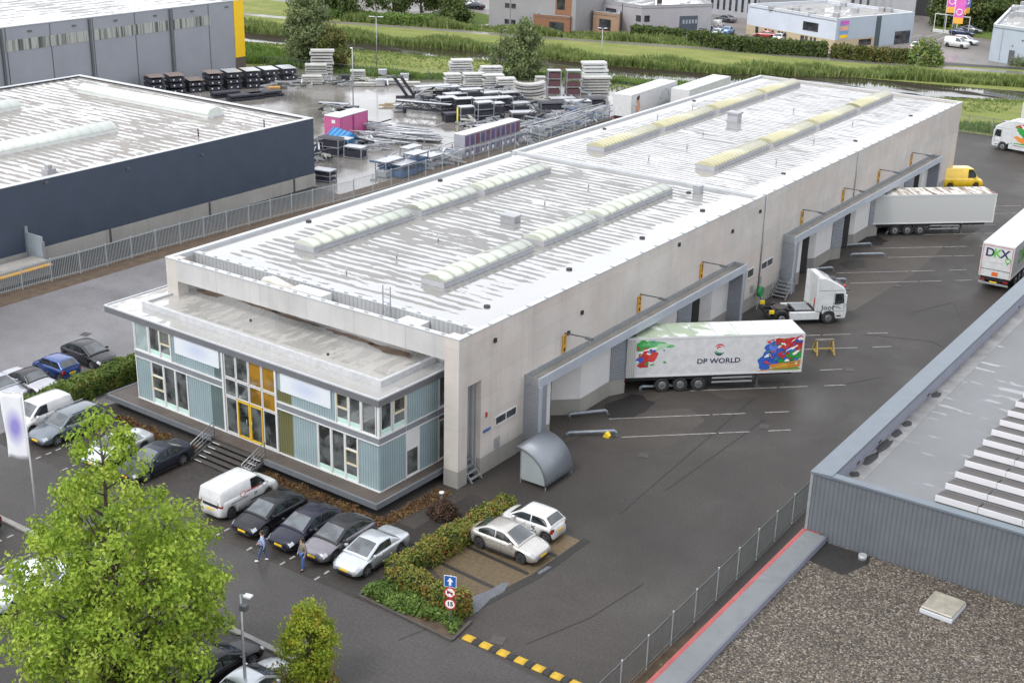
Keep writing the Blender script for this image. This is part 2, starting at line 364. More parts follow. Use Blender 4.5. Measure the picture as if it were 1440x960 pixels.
for a, b in (((2.85, -11.75), (2.95, -9.75)), ((2.85, -11.75), (8.75, -12.05)), ((8.75, -12.05), (8.55, -10.3)), ((2.95, -9.75), (4.0, -.3))):
    kb.bar((*a, .06), (*b, .06), .14, .12)
struct('kerb', kb, kerb_d)

# ------------------------------------------------------------------ warehouse
W, L, H = 23.26, 88.39, 9.0
con = concrete('panel_concrete', (.49, .463, .43), (7.2, 1.2), .42, .20, pink=.3)
con_f = concrete('beam_concrete', (.44, .435, .43), (3.75, 30), .5, .55)
con_p = concrete('plinth_concrete', (.29, .28, .26), (7.2, 4), .5, .25)
roofm = roof_membrane('roof_felt', (.205, .20, .192), 'y', .80, 1.0, .475, (('x', -3.2, -1.3), ('x', -20.6, -22.0), ('y', 4.2, 1.2)))
roofm2 = roof_membrane('roof_felt_rear', (.225, .22, .215), 'y', .62, 1.25, .49, (('x', -2.6, -1.0), ('x', -21.2, -22.4)))
capm = M('cap_sheet', (.42, .44, .46), .35, .08, 1, spec=.6)
whitem = M('white_metal', (.56, .57, .57), .4, .06, 1)
greym = M('grey_metal', (.33, .34, .35), .4, .1, 1.2, metal=.3)
dkgrey = M('dark_grey', (.09, .095, .10), .5, .1, 1)
galv = M('galvanised', (.36, .38, .40), .45, .15, 4, metal=.6)
blackm = M('black', (.018, .018, .02), .6, .1, 2)
rub = M('rubber', (.022, .022, .023), .8, .15, 3)
slot_m = ribbed('slot_cladding', (.36, .37, .38), 'x', .32, .4, .5, world=True)
clad_h = ribbed('ribbed_cladding_across', (.27, .29, .32), 'z', .13, .6, .4, metal=.25, world=True)
clad_hl = ribbed('ribbed_edge_trim', (.42, .46, .52), 'z', .11, .6, .4, metal=.25, world=True)
dockwhite = M('dock_white', (.62, .61, .60), .7, .06, .8)
gutterm = M('canopy_top', (.24, .22, .19), .7, .2, .8, fine=3)
wh = empty('warehouse', (0, 0, 0), 'long white concrete warehouse with wet flat roof and two rows of arched skylights', 'warehouse')
b = MB()
b.box(-1.0, 0, .0, .83, 1.06, H-.001); b.box(-W, -W+1.0, 0, .83, 1.06, H-.001)                  # front pillars
b.box(-.3, 0, .83, 2.1, 6.0, H-.001)
b.box(-.3, 0, 2.1, 6.45, 1.1, 4.8); b.box(-.3, 0, 2.1, L, 4.8, H-.001)
b.box(-.3, 0, 34.4, 44.3, 1.1, 4.8); b.box(-.3, 0, 80.2, L, 1.1, 4.8)
b.box(-W, -W+.3, .83, L, 0, H-.3); b.box(-W+.3, -.3, L-.3, L, 0, H-.001)
b.build('wall', con, wh)
b = MB(); b.box(-W+1.0, -1.0, 0, .32, 7.62, H-.001); b.build('front_beam', con_f, wh)
for q in ((-1.012, .012, -.012, .84, 0, 1.06), (-W-.012, -W+1.012, -.012, .84, 0, 1.06), (-.3, .012, 2.1, 6.45, 0, 1.1), (-.3, .012, 34.4, 44.3, 0, 1.1), (-.3, .012, 80.2, L, 0, 1.1)): b = MB(); b.box(*q); b.build('plinth', con_p, wh)
b = MB(); b.box(-.95, -.85, .83, 2.1, 0, 6.0); b.box(-.85, -.3, 2.1, 2.14, 0, 6.0); b.build('doorway', M('door_grey', (.36, .36, .37), .6, .08, 1), wh)
b = MB(); b.box(-W+.3, -.3, 2.05, 2.35, 0, H-.12); b.build('inner_wall', slot_m, wh)
b = MB(); b.box(-W+.3, -.3, 2.35, 38.55, H-.6, H-.14); b.build('roof', roofm, wh)
b = MB(); b.box(-W+.3, -.3, 38.75, L-.3, H-.6, H-.12); b.build('roof', roofm2, wh)
b = MB(); b.box(-W+.3, -.3, 38.55, 38.75, H-.6, H+.02); b.build('roof_upstand', capm, wh)
b = MB()
b.box(-.32, .03, .33, L+.02, H, H+.05); b.box(-W-.02, -.32, 0-.03, .33, H, H+.05); b.box(-.32, .03, -.03, .33, H, H+.05)
b.box(-W+.3, -.32, 2.03, 2.38, H-.12, H-.05); b.box(-W-.02, -.32, L-.3, L+.02, H, H+.06)
for y0, y1 in ((.33, 37.9), (38.4, L-.3)): b.box(-W-.02, -W+.34, y0, y1, H-.3, H+.05)
b.build('parapet_cap', capm, wh)
b = MB(); b.box(-.125, .125, -.04, .04, 0, .06); br0 = b.build('cap_bracket', greym, wh)
spots = [(-.075, i*1.9+1, H+.05) for i in range(46)]+[(-i*1.1-1.2, 2.14, H-.05) for i in range(20)]+[(-i*1.1-1.2, .12, H+.05) for i in range(20)]
for i, q in enumerate(spots):
    o = br0 if i == 0 else br0.copy()
    if i: COL.objects.link(o); o.parent = wh
    o.location = q
# skylights
kerbgrey = M('skylight_kerb', (.34, .345, .37), .55, .1, 1)
dome_a = ribbed('dome_clear', (.44, .47, .40), 'y', 1.15, .04, .12, world=True, spec=.7, dark=.45)
dome_b = ribbed('dome_yellowed', (.42, .40, .255), 'y', .55, .08, .2, world=True, spec=.6, dark=.5)
def skylight(x, y0, y1, w, m, h=.34, zr=H-.14, parent=wh, kerb=.32):
    k = MB(); k.box(x-w/2, x+w/2, y0, y1, zr, zr+kerb); ko = k.build('skylight', kerbgrey, parent)
    d = MB(); n = 10; r = [(x+(w/2-.04)*-cos(pi*i/n), zr+kerb+.01+h*sin(pi*i/n)) for i in range(n+1)]
    d.extr(r, 'y', y0+.05, y1-.05, 0, True); d.build('dome', m, ko)
    t = MB(); t.box(x+w/2-.02, x+w/2+.05, y0-.02, y1+.02, zr+kerb-.03, zr+kerb+.05); t.box(x-w/2-.05, x-w/2+.02, y0-.02, y1+.02, zr+kerb-.03, zr+kerb+.05)
    t.build('rim', greym, ko)
for y0, y1 in ((6.9, 17.2), (18.1, 24.9), (25.7, 34.9)): skylight(-17.85, y0, y1, 1.75, dome_a)
for y0, y1 in ((6.6, 16.3), (17.5, 24.4), (25.3, 35.5)): skylight(-7.0, y0, y1, 1.75, dome_a)
for y0, y1 in ((44, 54), (55, 65.2), (66.2, 76.8), (77.6, 86.3)): skylight(-18.3, y0, y1, 1.75, dome_b)
for y0, y1 in ((44, 54.7), (55.6, 65.3), (66.2, 75.9), (76.8, 86.4)): skylight(-7.7, y0, y1, 1.75, dome_b)
b = MB(); b.box(-11.95, -10.75, 20.7, 21.5, H-.14, H+.25); b.box(-12.0, -10.7, 20.65, 21.55, H+.25, H+.38); b.build('roof_hatch', greym, wh)
b = MB(); b.box(-15.0, -13.9, 63.0, 63.9, H-.12, H+.62); b.build('roof_vent', kerbgrey, wh); c = MB(); c.box(-15.1, -13.8, 62.9, 64.0, H+.62, H+.80); c.build('roof_vent', greym, wh)
b = MB(); b.box(-4.9, -4.3, 36.5, 37.1, H-.14, H+.5); b.build('roof_vent', greym, wh)
for x, y in ((-2.2, 5.6), (-2.2, 14.5), (-2.0, 23.5), (-2.0, 32.5), (-5.2, 36.4), (-2.0, 47), (-2, 63), (-2, 78), (-22.2, 12), (-22.2, 27), (-22.2, 52), (-22.2, 70)):
    b = MB(); b.cyl((x, y, H-.15), .2, .1, 12); b.build('roof_drain', blackm, wh)
for x, y in ((-12.5, 5), (-12.2, 9.5), (-12.3, 14), (-12, 26.5), (-12.2, 33), (-13, 44), (-12.5, 50), (-14, 56), (-4.8, 60), (-5, 70), (-12, 72), (-4, 50), (-21, 60), (-20.8, 67)):
    b = MB(); b.cyl((x, y, H-.15), .05, .38, 8); b.box(x-.13, x+.13, y-.02, y+.02, H+.18, H+.24); b.build('vent_pipe', greym, wh)
# the light well behind the beam: air handling unit, duct, ladder, hut
b = MB(); b.box(-13.2, -10.7, .75, 1.65, 7.6, 8.95); b.build('ventilation_unit', whitem, wh, bevel=.03)
b = MB(); b.tube([(-15.9, 1.2, 8.2), (-15.6, 1.2, 8.7), (-15.1, 1.2, 8.85), (-13.2, 1.2, 8.5)], .34, 12); b.build('duct', M('duct', (.5, .48, .43), .5, .1, 1), wh)
b = MB(); b.box(-5.2, -3.6, 1.0, 2.0, 7.4, 8.7); b.build('ventilation_unit', whitem, wh, bevel=.02)
b = MB()
for x in (-6.7, -6.15): b.bar((x, 1.6, 7), (x, 1.6, 10.3), .05)
for k in range(9): b.bar((-6.7, 1.6, 7.2+k*.3), (-6.15, 1.6, 7.2+k*.3), .035)
b.build('ladder', galv, wh)
# right wall fittings
glass_d = glassy('dark_pane', (.028, .032, .036))
def wall_window(y0, y1, z0, z1, n, m=whitem):
    f = MB(); t = .06
    f.box(0, .05, y0, y1, z1-t, z1); f.box(0, .05, y0, y1, z0, z0+t)
    for i in range(n+1): y = y0+(y1-y0-t)*i/n; f.box(0, .05, y, y+t, z0+t, z1-t)
    fo = f.build('window', m, wh)
    for i in range(n):
        a = y0+(y1-y0-t)*i/n+t; c = y0+(y1-y0-t)*(i+1)/n
        p = MB(); p.box(.002, .02, a, c, z0+t, z1-t); p.build('pane', glass_d, fo)
wall_window(3.5, 5.67, 2.62, 3.2, 2); wall_window(39.55, 41.75, 2.8, 3.45, 2); wall_window(37.0, 38.2, 2.75, 3.5, 1)
for y, z0, z1 in ((3.47, 1.2, 1.88), (39.3, 1.7, 2.35), (37.9, 1.4, 2.0)):
    b = MB(); b.box(0, .06, y, y+.5, z0, z1); b.build('wall_vent', greym, wh, bevel=.01)
b = MB(); b.box(0, .08, 2.56, 2.66, 3.55, 3.85); b.build('alarm_beacon', M('red', (.35, .03, .02), .5), wh)
b = MB(); b.box(0, .05, 2.35, 3.05, 2.62, 2.78); b.build('door_sign', M('sign_blue', (.06, .12, .3), .4), wh)
for y, z in ((3.2, 7.9), (12.5, 6.9), (11, 6), (25, 8.3), (33.5, 7.3), (38.2, 7.8)):
    b = MB(); b.box(0, .12, y, y+.2, z, z+.25); b.build('wall_fitting', blackm, wh)
b = MB(); b.tube([(.06, 39.3, 1.1), (.06, 39.3, 8.9)], .06, 8); b.build('downpipe', greym, wh)
b = MB(); b.tube([(.06, 58.5, 4.9), (.06, 58.5, 8.9)], .04, 8); b.build('downpipe', greym, wh)
# dock number signs and lamp arms
amber = M('amber_sign', (.50, .26, .02), .45, .05)
for i, y in enumerate((10.66, 19.9, 28.9, 46.9, 55.9, 64.65, 73.6)):
    s = MB(); s.box(.02, .08, y-.21, y+.21, 4.98, 6.12); so = s.build('dock_sign', amber, wh)
    so['label'] = 'amber dock sign with number %d' % (i+1)
    text('number', str(i+1), .75, blackm, so, (.083, y, 5.75), (pi/2, 0, pi/2))
    t = MB(); t.box(.08, .09, y-.08, y+.08, 5.05, 5.3); t.build('arrow', blackm, so)
    a = MB(); a.bar((0, y+.1, 6.2), (1.5, y+.5, 6.12), .07); a.box(1.25, 1.75, y+.38, y+.62, 6.02, 6.14); a.build('dock_lamp', dkgrey, wh)
# sawtooth docks
lowm = con_p
def dock_run(off, bays, y_end, start):
    for k in range(bays):
        y = off+9.1*k
        T0 = (.54, 8.54+y); I = (-1.95, 11.05+y); A = (0, 12.93+y); B = (0, 16.55+y); T = (.54, 17.64+y)
        if k == 0:
            pts = [(0, start), T0]
        pts2 = [T0, I, A, B, T] if k < bays-1 else [T0, I, A, (0, y_end)]
        for nm, z0, z1, mm in (('dock_wall', 1.08, 4.4, dockwhite), ('dock_plinth', 0, 1.08, lowm)):
            m = MB(); off_ = .012 if z0 == 0 else 0
            seg = ([(0, start)] if k == 0 else [])+pts2
            for a, c in zip(seg, seg[1:]):
                a = Vector((*a, 0)); c = Vector((*c, 0)); d = (c-a).normalized(); n = Vector((d.y, -d.x, 0)); mid = (a+c)/2-n*(.15-off_)
                m.obox(mid.xy, d, (c-a).length/2, .15, z0, z1)
            m.build(nm, mm, wh)
        d = (Vector((*I, 0))-Vector((*T0, 0))); ln = d.length; d.normalize(); n = Vector((d.y, -d.x, 0))
        mid = (Vector((*T0, 0))+Vector((*I, 0)))/2
        if k == 0 and off == 0: continue_shelter = False
        else: continue_shelter = True
        dd = MB(); dd.obox((mid+n*.08).xy, d, 1.35, .06, 1.1, 4.2); dd.build('dock_door', dkgrey, wh)
        sh = MB() if continue_shelter else None
        for sgn in (-1, 1) if sh else (): sh.obox((mid+d*sgn*1.5+n*.35).xy, d, .18, .3, .9, 4.1)
        if sh: sh.obox((mid+n*.35).xy, d, 1.68, .3, 4.1, 4.38); sh.build('dock_shelter', rub, wh, bevel=.08)
        if k < bays-1:
            a = Vector((*B, 0)); c = Vector((*T, 0)); d2 = (c-a).normalized(); n2 = Vector((d2.y, -d2.x, 0))
            r = MB(); r.obox(((a+c)/2+n2*.03).xy, d2, (c-a).length/2, .03, 1.1, 4.38); r.build('ribbed_panel', clad_h, wh)
    s = MB(); s.box(-2.6, -.003, start, y_end, 4.402, 4.415); s.box(-2.6, -.31, start, y_end, 4.55, 4.75); s.box(-2.7, -2.6, start, y_end, 0, 4.55); s.build('soffit', dkgrey, wh)
    c = MB(); y0 = start-.85; y1 = y_end+.05
    c.box(.08, .97, y0+.05, y1-.05, 4.42, 4.52, 0)
    g = c.build('dock_canopy', gutterm, wh)
    e = MB(); e.box(.97, 1.09, y0, y1, 4.3, 4.86); e.build('fascia', clad_hl, g)
    e = MB(); e.box(0.003, .08, y0, y1, 4.3, 4.9); e.box(.08, .97, y0, y0+.05, 4.3, 4.86); e.box(.08, .97, y1-.05, y1, 4.3, 4.86); e.build('trim', galv, g)
    for ya, yb in ((y0, start+.02), (y_end-.55, y1)):
        l = MB(); l.box(.003, 1.07, ya, yb, 0, 4.3); l.build('leg', clad_h, g)
        l = MB(); l.box(1.07, 1.13, ya, ya+.28, 0, 4.3); l.build('corner_trim', clad_hl, g)
dock_run(0, 3, 34.4, 7.3); dock_run(37.8, 4, 80.25, 44.3)
b = MB(); b.box(.35, .62, 6.7, 6.95, 4.5, 4.53); b.build('gutter_debris', blackm, wh)

# ------------------------------------------------------------------ office block in front
TH = radians(-1.61)
of = empty('office_block', (-2.25, -4.11, 0), 'two storey glass and pale blue panel office with flat overhanging roof', 'office', TH)
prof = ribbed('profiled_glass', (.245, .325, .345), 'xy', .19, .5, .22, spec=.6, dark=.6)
prof_t = ribbed('profiled_glass_tinted', (.10, .14, .14), 'xy', .19, .4, .12, spec=.7, dark=.6)  # dark greenish tinted glass over ribs
prof_y = ribbed('profiled_glass_yellow', (.12, .12, .05), 'xy', .19, .4, .12, spec=.7, dark=.6)
cream = M('cream_frame', (.56, .50, .34), .45, .05)
yel = M('yellow_frame', (.55, .36, .03), .4, .05)
bandm = M('band_grey', (.17, .18, .20), .5, .08)
fasc = M('roof_fascia', (.12, .125, .135), .5, .08)
off_roof = roof_membrane('office_roof', (.34, .33, .31), 'x', 1.1, .5, .55)
off_eave = roof_membrane('office_eave', (.32, .315, .305), 'x', 1.4, .3, .60)
glass_o = glassy('office_pane', (.055, .062, .062), var=.75, scale=.8)
glass_l = glassy('pale_pane', (.27, .34, .34), var=.15)
glass_y = glassy('amber_pane', (.22, .115, .008), var=.3, rough=.08, spec=.5)
sillm = M('pale_sill', (.45, .62, .56), .5, .1)
billb = NT('sign_board')
gx = billb.n('ShaderNodeTexGradient', gradient_type='SPHERICAL'); mp = billb.n('ShaderNodeMapping'); mp.inputs['Scale'].default_value = (.7, 1, 1.6)
billb.l(billb.tc, 'Object', mp, 'Vector'); billb.l(mp, 0, gx, 0)
billb.set(color=billb.mix((.58, .62, .66), (.44, .49, .62), billb.ramp(gx, 0, ((0, 0), (.8, .9))).outputs[0]), rough=.5); billb = billb.m
b = MB(); b.box(-20.15, -.05, .06, 6.0, .8, 6.0); b.build('core', dkgrey, of)
def panel(x0, x1, z0, z1, m=prof, side=False, left=False):
    p = MB()
    if side: p.box(0, .055, x0, x1, z0, z1)
    else: p.box(x0, x1, 0, .056, z0, z1)
    return p.build('wall_panel', m, of)
def win(x0, x1, z0, z1, m=whitem, pane=glass_o, side=False, sill=False, t=.055, prou=.04, nm='window'):
    f = MB()
    def bx(mb, a, c, d, e, p0, p1):
        if side: mb.box(-p1, -p0, a, c, d, e) if False else mb.box(p0, p1, a, c, d, e)
        else: mb.box(a, c, -p1, -p0, d, e)
    bx(f, x0, x1, z1-t, z1, -.05, prou); bx(f, x0, x1, z0, z0+t, -.05, prou); bx(f, x0, x0+t, z0+t, z1-t, -.05, prou); bx(f, x1-t, x1, z0+t, z1-t, -.05, prou)
    fo = f.build(nm, m, of)
    p = MB(); bx(p, x0+t, x1-t, z0+t, z1-t, -.045, -.005); p.build('pane', pane, fo)
    if sill:
        s = MB(); bx(s, x0+t, x1-t, z0+t, z0+.36, -.004, .004); s.build('sill', sillm, fo)
    return fo
ZB0, ZB1, ZG0, ZG1 = 3.68, 4.12, .86, 3.68
# ground floor, front
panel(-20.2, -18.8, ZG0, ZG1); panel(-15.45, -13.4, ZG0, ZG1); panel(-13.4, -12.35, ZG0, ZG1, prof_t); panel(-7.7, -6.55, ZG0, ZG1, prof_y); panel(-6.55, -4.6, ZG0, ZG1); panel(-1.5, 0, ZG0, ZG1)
win(-18.75, -17.68, 2.75, ZG1); win(-18.75, -17.68, 1.85, 2.75, cream, prou=.07); win(-18.75, -17.68, ZG0, 1.85, sill=True)
win(-17.62, -16.6, ZG0, ZG1, sill=True); win(-16.55, -15.5, ZG0, ZG1, sill=True)
win(-4.55, -3.58, ZG0, ZG1, sill=True); win(-3.5, -2.53, ZG0, ZG1, sill=True); win(-2.47, -1.57, 2.75, ZG1); win(-2.47, -1.57, 1.85, 2.75, cream, prou=.07); win(-2.47, -1.57, ZG0, 1.85, sill=True)
# upper floor, front
win(-20.15, -18.9, ZB1, 5.95, pane=glass_l); win(-18.8, -17.85, ZB1, 5.95, sill=True); win(-17.8, -16.85, 5.05, 5.95, cream, prou=.07); win(-17.8, -16.85, ZB1, 5.05, sill=True)
panel(-16.75, -12.3, ZB1, 5.95); panel(-7.7, -3.2, ZB1, 5.95)
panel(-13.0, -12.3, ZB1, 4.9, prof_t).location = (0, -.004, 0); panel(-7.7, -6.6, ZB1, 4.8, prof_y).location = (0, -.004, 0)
for x0, x1 in ((-16.4, -12.5), (-7.4, -3.5)):
    s = MB(); s.box(-(x1-x0)/2, (x1-x0)/2, -.035, 0, -.6, .6); so = s.build('sign_board', billb, of); so.location = ((x0+x1)/2, -.02, 5.4)
win(-3.07, -2.2, 5.1, 5.95, cream, prou=.07); win(-3.07, -2.2, ZB1, 5.1, sill=True); win(-2.15, -1.3, ZB1, 5.95, sill=True); win(-1.22, -.18, ZB1, 5.95)
# entrance hall
xs = (-12.1, -11.1, -10.05, -8.95, -7.85)
for i in range(4):
    for z0, z1 in ((.9, 3.22), (3.27, 4.4), (4.45, 5.95)):
        if z0 == .9 and i in (1, 2): continue
        win(xs[i]+.02, xs[i+1]-.02, z0, z1, pane=glass_y if (i >= 2 and z0 > 3) else glass_o, nm='hall_window')
for x0, x1 in ((-11.08, -10.04), (-10.02, -8.97)):
    d = win(x0, x1, .88, 3.22, yel, glass_o, t=.09, prou=.08, nm='entrance_door')
    h = MB(); h.tube([(x1-.2 if x0 < -11 else x0+.2, -.14, 1.7), (x1-.2 if x0 < -11 else x0+.2, -.14, 2.2)], .02, 6); h.build('handle', galv, d)
for x in (-12.2, -7.8):
    p = MB(); p.box(x-.07, x+.07, -.09, .05, .8, 5.95); p.build('post', whitem, of)
# side towards the pillar
win(.12, 1.0, ZB1, 5.95, side=True, sill=True); win(1.15, 2.12, 5.08, 5.95, cream, side=True, prou=.07); win(1.15, 2.12, ZB1, 5.08, side=True, sill=True)
panel(2.2, 4.95, ZB1, 5.95, side=True); win(5.05, 5.95, ZB1, 5.95, side=True)
panel(0.06, 2.15, ZG0, ZG1, side=True); panel(3.3, 4.95, ZG0, ZG1, side=True)
win(2.2, 3.25, ZG0, 2.5, side=True); s = MB(); s.box(-.02, .03, 2.2, 3.25, 2.5, ZG1); s.build('infill_panel', whitem, of)
win(5.05, 5.95, .86, 3.3, cream, side=True, nm='side_door')
p = MB(); p.box(-.1, .045, -.05, .06, ZB1, 5.95); p.build('corner_post', whitem, of)
# mullions between units, rails and bands
b = MB()
for x, z0, z1 in ((-20.2, .86, 5.95), (-18.77, .86, 3.68), (-17.65, .86, 3.68), (-16.57, .86, 3.68), (-15.47, .86, 3.68), (-4.57, .86, 3.68), (-3.54, .86, 3.68), (-2.5, .86, 3.68), (-1.53, .86, 3.68), (-18.85, 4.12, 5.95), (-17.82, 4.12, 5.95), (-16.8, 4.12, 5.95), (-3.13, 4.12, 5.95), (-2.17, 4.12, 5.95), (-1.26, 4.12, 5.95)):
    b.box(x-.035, x+.035, -.06, .04, z0, z1)
b.box(-20.25, .05, -.075, .04, .78, .86); b.box(-20.25, -12.25, -.08, .04, 4.04, 4.12); b.box(-7.75, .06, -.08, .04, 4.04, 4.12); b.box(-20.25, -12.25, -.08, .04, 3.62, 3.7); b.box(-7.75, .06, -.08, .04, 3.62, 3.7)
for z in (.78, 3.62, 4.04): b.box(-.03, .075, .04, 6, z, z+.08)
for y, z0, z1 in ((2.17, .86, 5.95), (3.28, .86, 3.62), (4.98, .86, 5.95), (1.08, 4.12, 5.95)): b.box(-.03, .06, y-.03, y+.03, z0, z1)
b.build('glazing_bar', whitem, of)
for q in ((-20.22, -12.25, -.06, .05, 3.7, 4.04), (-7.75, .06, -.06, .05, 3.7, 4.04), (-.04, .06, .05, 6, 3.7, 4.04)): b = MB(); b.box(*q); b.build('floor_band', bandm, of)
# roof
b = MB(); b.box(-22.85, .12, -.12, 6.1, 5.95, 6.33); b.build('fascia', fasc, of)
b = MB(); b.box(-22.75, .04, -.04, 6.05, 6.3, 6.36); b.build('eave', off_eave, of)
b = MB()
b.box(-22.87, .14, -.14, -.04, 6.33, 6.42); b.box(.04, .14, -.04, 6.1, 6.33, 6.42); b.box(-22.87, -22.75, -.04, 6.1, 6.33, 6.42)
b.build('roof_edge', capm, of)
b = MB(); b.box(-20.9, -.95, 1.25, 1.5, 6.36, 6.72); b.box(-20.9, -20.65, 1.5, 6.0, 6.36, 6.72); b.box(-1.2, -.95, 1.5, 6.0, 6.36, 6.72)
b.build('roof_kerb', M('kerb_felt', (.42, .43, .44), .5, .1, 2, fine=3), of)
b = MB(); b.box(-20.65, -1.2, 1.5, 6.1, 6.36, 6.6); b.build('roof', off_roof, of)
rustm = M('rust_stain', (.15, .105, .075), .8, .4, 1.5, fine=3)
rr = random.Random(5)
for cx, cy, rx, ry in ((-15, 4.1, 2.0, .16), (-11.5, 4.05, 2.4, .22), (-7, 3.95, 2.2, .25), (-3.6, 3.8, 1.7, .40), (-19.2, 3.9, 1.2, .4)):
    b = MB(); n = 18; q_ = [(cx+rx*cos(2*pi*k/n)*rr.uniform(.75, 1.15), cy-.35+ry*sin(2*pi*k/n)*rr.uniform(.6, 1.3)) for k in range(n)]; b.add([(u, v+1.75, 6.606) for u, v in q_], [tuple(range(n))]); b.build('roof_stain', rustm, of, fix=False)
for x, y in ((-13.4, 3.4), (-6.0, 2.4)):
    b = MB(); b.cyl((x, y, 6.6), .07, .12, 10); b.build('roof_drain', blackm, of)
# deck, steps, railings
deckm = ribbed('deck_boards', (.085, .068, .058), 'y', .15, .3, .6, dark=.5, var=.25)
b = MB(); b.box(-22.1, -12.4, -.95, 0, .7, .8); b.box(-12.4, -7.8, -1.0, 0, .7, .8); b.box(-7.8, .75, -1.1, 0, .7, .8); b.box(.0, .75, 0, 5.2, .7, .8); b.box(-22.1, -20.2, 0, 5.5, .7, .8); b.build('deck', deckm, of)
b = MB(); b.box(-22.18, -12.4, -1.06, -.95, .5, .83); b.box(-7.8, .85, -1.22, -1.1, .5, .83); b.box(.75, .87, -1.1, 5.2, .5, .83); b.box(-22.22, -22.1, -1.06, 5.5, .5, .83); b.build('deck_edge', M('edge_grey', (.125, .135, .15), .5, .1), of)
b = MB(); b.box(-21.5, .3, -.7, 0, 0, .7); b.box(-21.5, -20.2, 0, 5, 0, .7); b.box(-.2, .3, 0, 5, 0, .7); b.build('under_deck_fill', blackm, of)  # black block filling the space under the deck
for k in range(5):
    z = .66-.14*k; y = -1.15-.36*k
    b = MB(); b.box(-12.15, -8.0, y-.17, y+.17, z-.05, z); s = b.build('step', M('step_dark', (.05, .045, .042), .6, .2, 3), of)
    for xx in (-12.0, -8.6):
        n = MB(); n.box(xx, xx+.6, y-.17, y-.12, z, z+.012); n.build('nosing', whitem, s)
b = MB()
for x in (-12.2, -7.95): b.bar((x, -1.0, .55), (x, -2.85, 0), .06, .2)
b.build('stringer', dkgrey, of)
for x in (-12.22, -7.93):
    b = MB(); A0 = (x, -.95, .8); A1 = (x, -.95, 1.8); B0 = (x, -2.75, .05); B1 = (x, -2.75, 1.05)
    b.tube([A0, A1, B1, B0], .028, 6)
    for t in (.25, .5, .75): b.tube([(x, -.95, .8+t), (x, -2.75, .05+t)], .018, 6)
    b.tube([(x, -1.85, .4), (x, -1.85, 1.42)], .02, 6); b.build('railing', galv, of)
# ------------------------------------------------------------------ fences
def fence(name, label, pts, h, m, post_gap=2.6, pitch=.15, bar=.022, z0=.08, postm=None, rails=(.12, .97), group=None):
    root = empty(name, (pts[0][0], pts[0][1], 0), label, 'fence', 0, group)
    P = [Vector((p[0], p[1], 0)) for p in pts]; seg = [(b-a).length for a, b in zip(P, P[1:])]; tot = sum(seg)
    def along(t):
        for a, b, l in zip(P, P[1:], seg):
            if t <= l: return a.lerp(b, t/l)
            t -= l
        return P[-1]
    n = max(1, round(tot/post_gap)); org = P[0]
    for i in range(n+1):
        q = along(tot*i/n)-org
        b = MB(); b.box(q.x-.035, q.x+.035, q.y-.035, q.y+.035, 0, h+.06); b.build('post', postm or m, root)
        if i == n: break
        e = along(tot*(i+1)/n)-org; d = (e-q).normalized()
        b = MB(); k = max(2, int((e-q).length/pitch))
        for j in range(1, k):
            c = q.lerp(e, j/k); b.obox(c.xy, d, bar/2, .008, z0, h)
        for r in rails: b.bar((*q.xy, h*r), (*e.xy, h*r), .03, .045)
        b.build('bar_panel', m, root, fix=False)
    return root
fence_m = M('fence_steel', (.42, .47, .50), .45, .1, 2, metal=.3)
fence_d = M('fence_dark', (.17, .19, .19), .5, .15, 2, metal=.3)
fence('fence', 'long pale steel bar fence along the left yard below the navy hall', [(-47.7, -2), (-47.5, 4), (-47.3, 8), (-47, 12), (-47.1, 19), (-46.8, 26), (-46.5, 32), (-46.1, 37), (-45.4, 43)], 1.9, fence_m, 2.7, .15, .035)
fence('fence', 'see-through steel mesh fence in front of the stacked yard material', [(-45.4, 43.05), (-45.1, 49.6), (-44.8, 58), (-44.6, 66.6), (-45.3, 80), (-45.6, 95)], 2.0, fence_m, 2.7, .2, .014)
fence('fence', 'grey steel bar fence beside the red edged flat roof', [(17.05, -18), (17.04, -9.8), (16.97, -3.2), (16.9, 2), (16.8, 8), (16.75, 14), (16.7, 22)], 1.78, fence_d, 2.4, .105, .03, postm=fence_m)
fence('fence', 'wire fence at the far end of the truck yard before the grass', [(-22, 117.0), (-8, 117.1), (4, 117.3), (20, 120)], 2.2, fence_d, 3, .12, .016)
fence('fence', 'thin dark wire fence between the material yard and the canal grass', [(-106, 91.5), (-97, 93.5), (-84, 96), (-76, 103), (-66, 113.5), (-50, 117)], 1.6, fence_d, 3, .3, .012)

# ------------------------------------------------------------------ right hand building with gravel roof extension
clad_v = ribbed('grey_corrugated', (.135, .15, .168), 'xy', .22, .6, .4, metal=.2, world=True)
r_roof = roof_membrane('right_roof', (.15, .157, .163), 'y', 1.1, .5, .33, shine=1.3)
purl = M('parapet_inner', (.20, .21, .26), .5, .08, 1)
rb = empty('corrugated_hall', (20.1, .9, 0), 'grey corrugated hall with wide pale parapet and rows of solar panels', 'building')
def rel(root, mb):                       # builder coordinates are world; shift to the thing's base
    o = root.location; mb.v = [(v[0]-o.x, v[1]-o.y, v[2]-o.z) for v in mb.v]; return mb
b = MB(); b.box(20.1, 62, .9, 1.15, 0, 6.95); b.box(20.1, 20.35, 1.15, 64, 0, 6.95); rel(rb, b).build('wall', clad_v, rb)
b = MB(); b.box(20.07, 20.2, .87, .93, 0, 6.96); rel(rb, b).build('corner_trim', galv, rb)
capr = M('parapet_sheet', (.115, .14, .165), .4, .08, 1)
b = MB(); b.extr([(20.05, 6.93), (20.05, 7.03), (21.12, 7.1), (21.12, 6.93)], 'y', .84, 64); rel(rb, b).build('parapet_cap', capr, rb)
b = MB(); b.box(21.12, 62, .84, 1.3, 6.95, 7.06); rel(rb, b).build('parapet_cap', capr, rb)
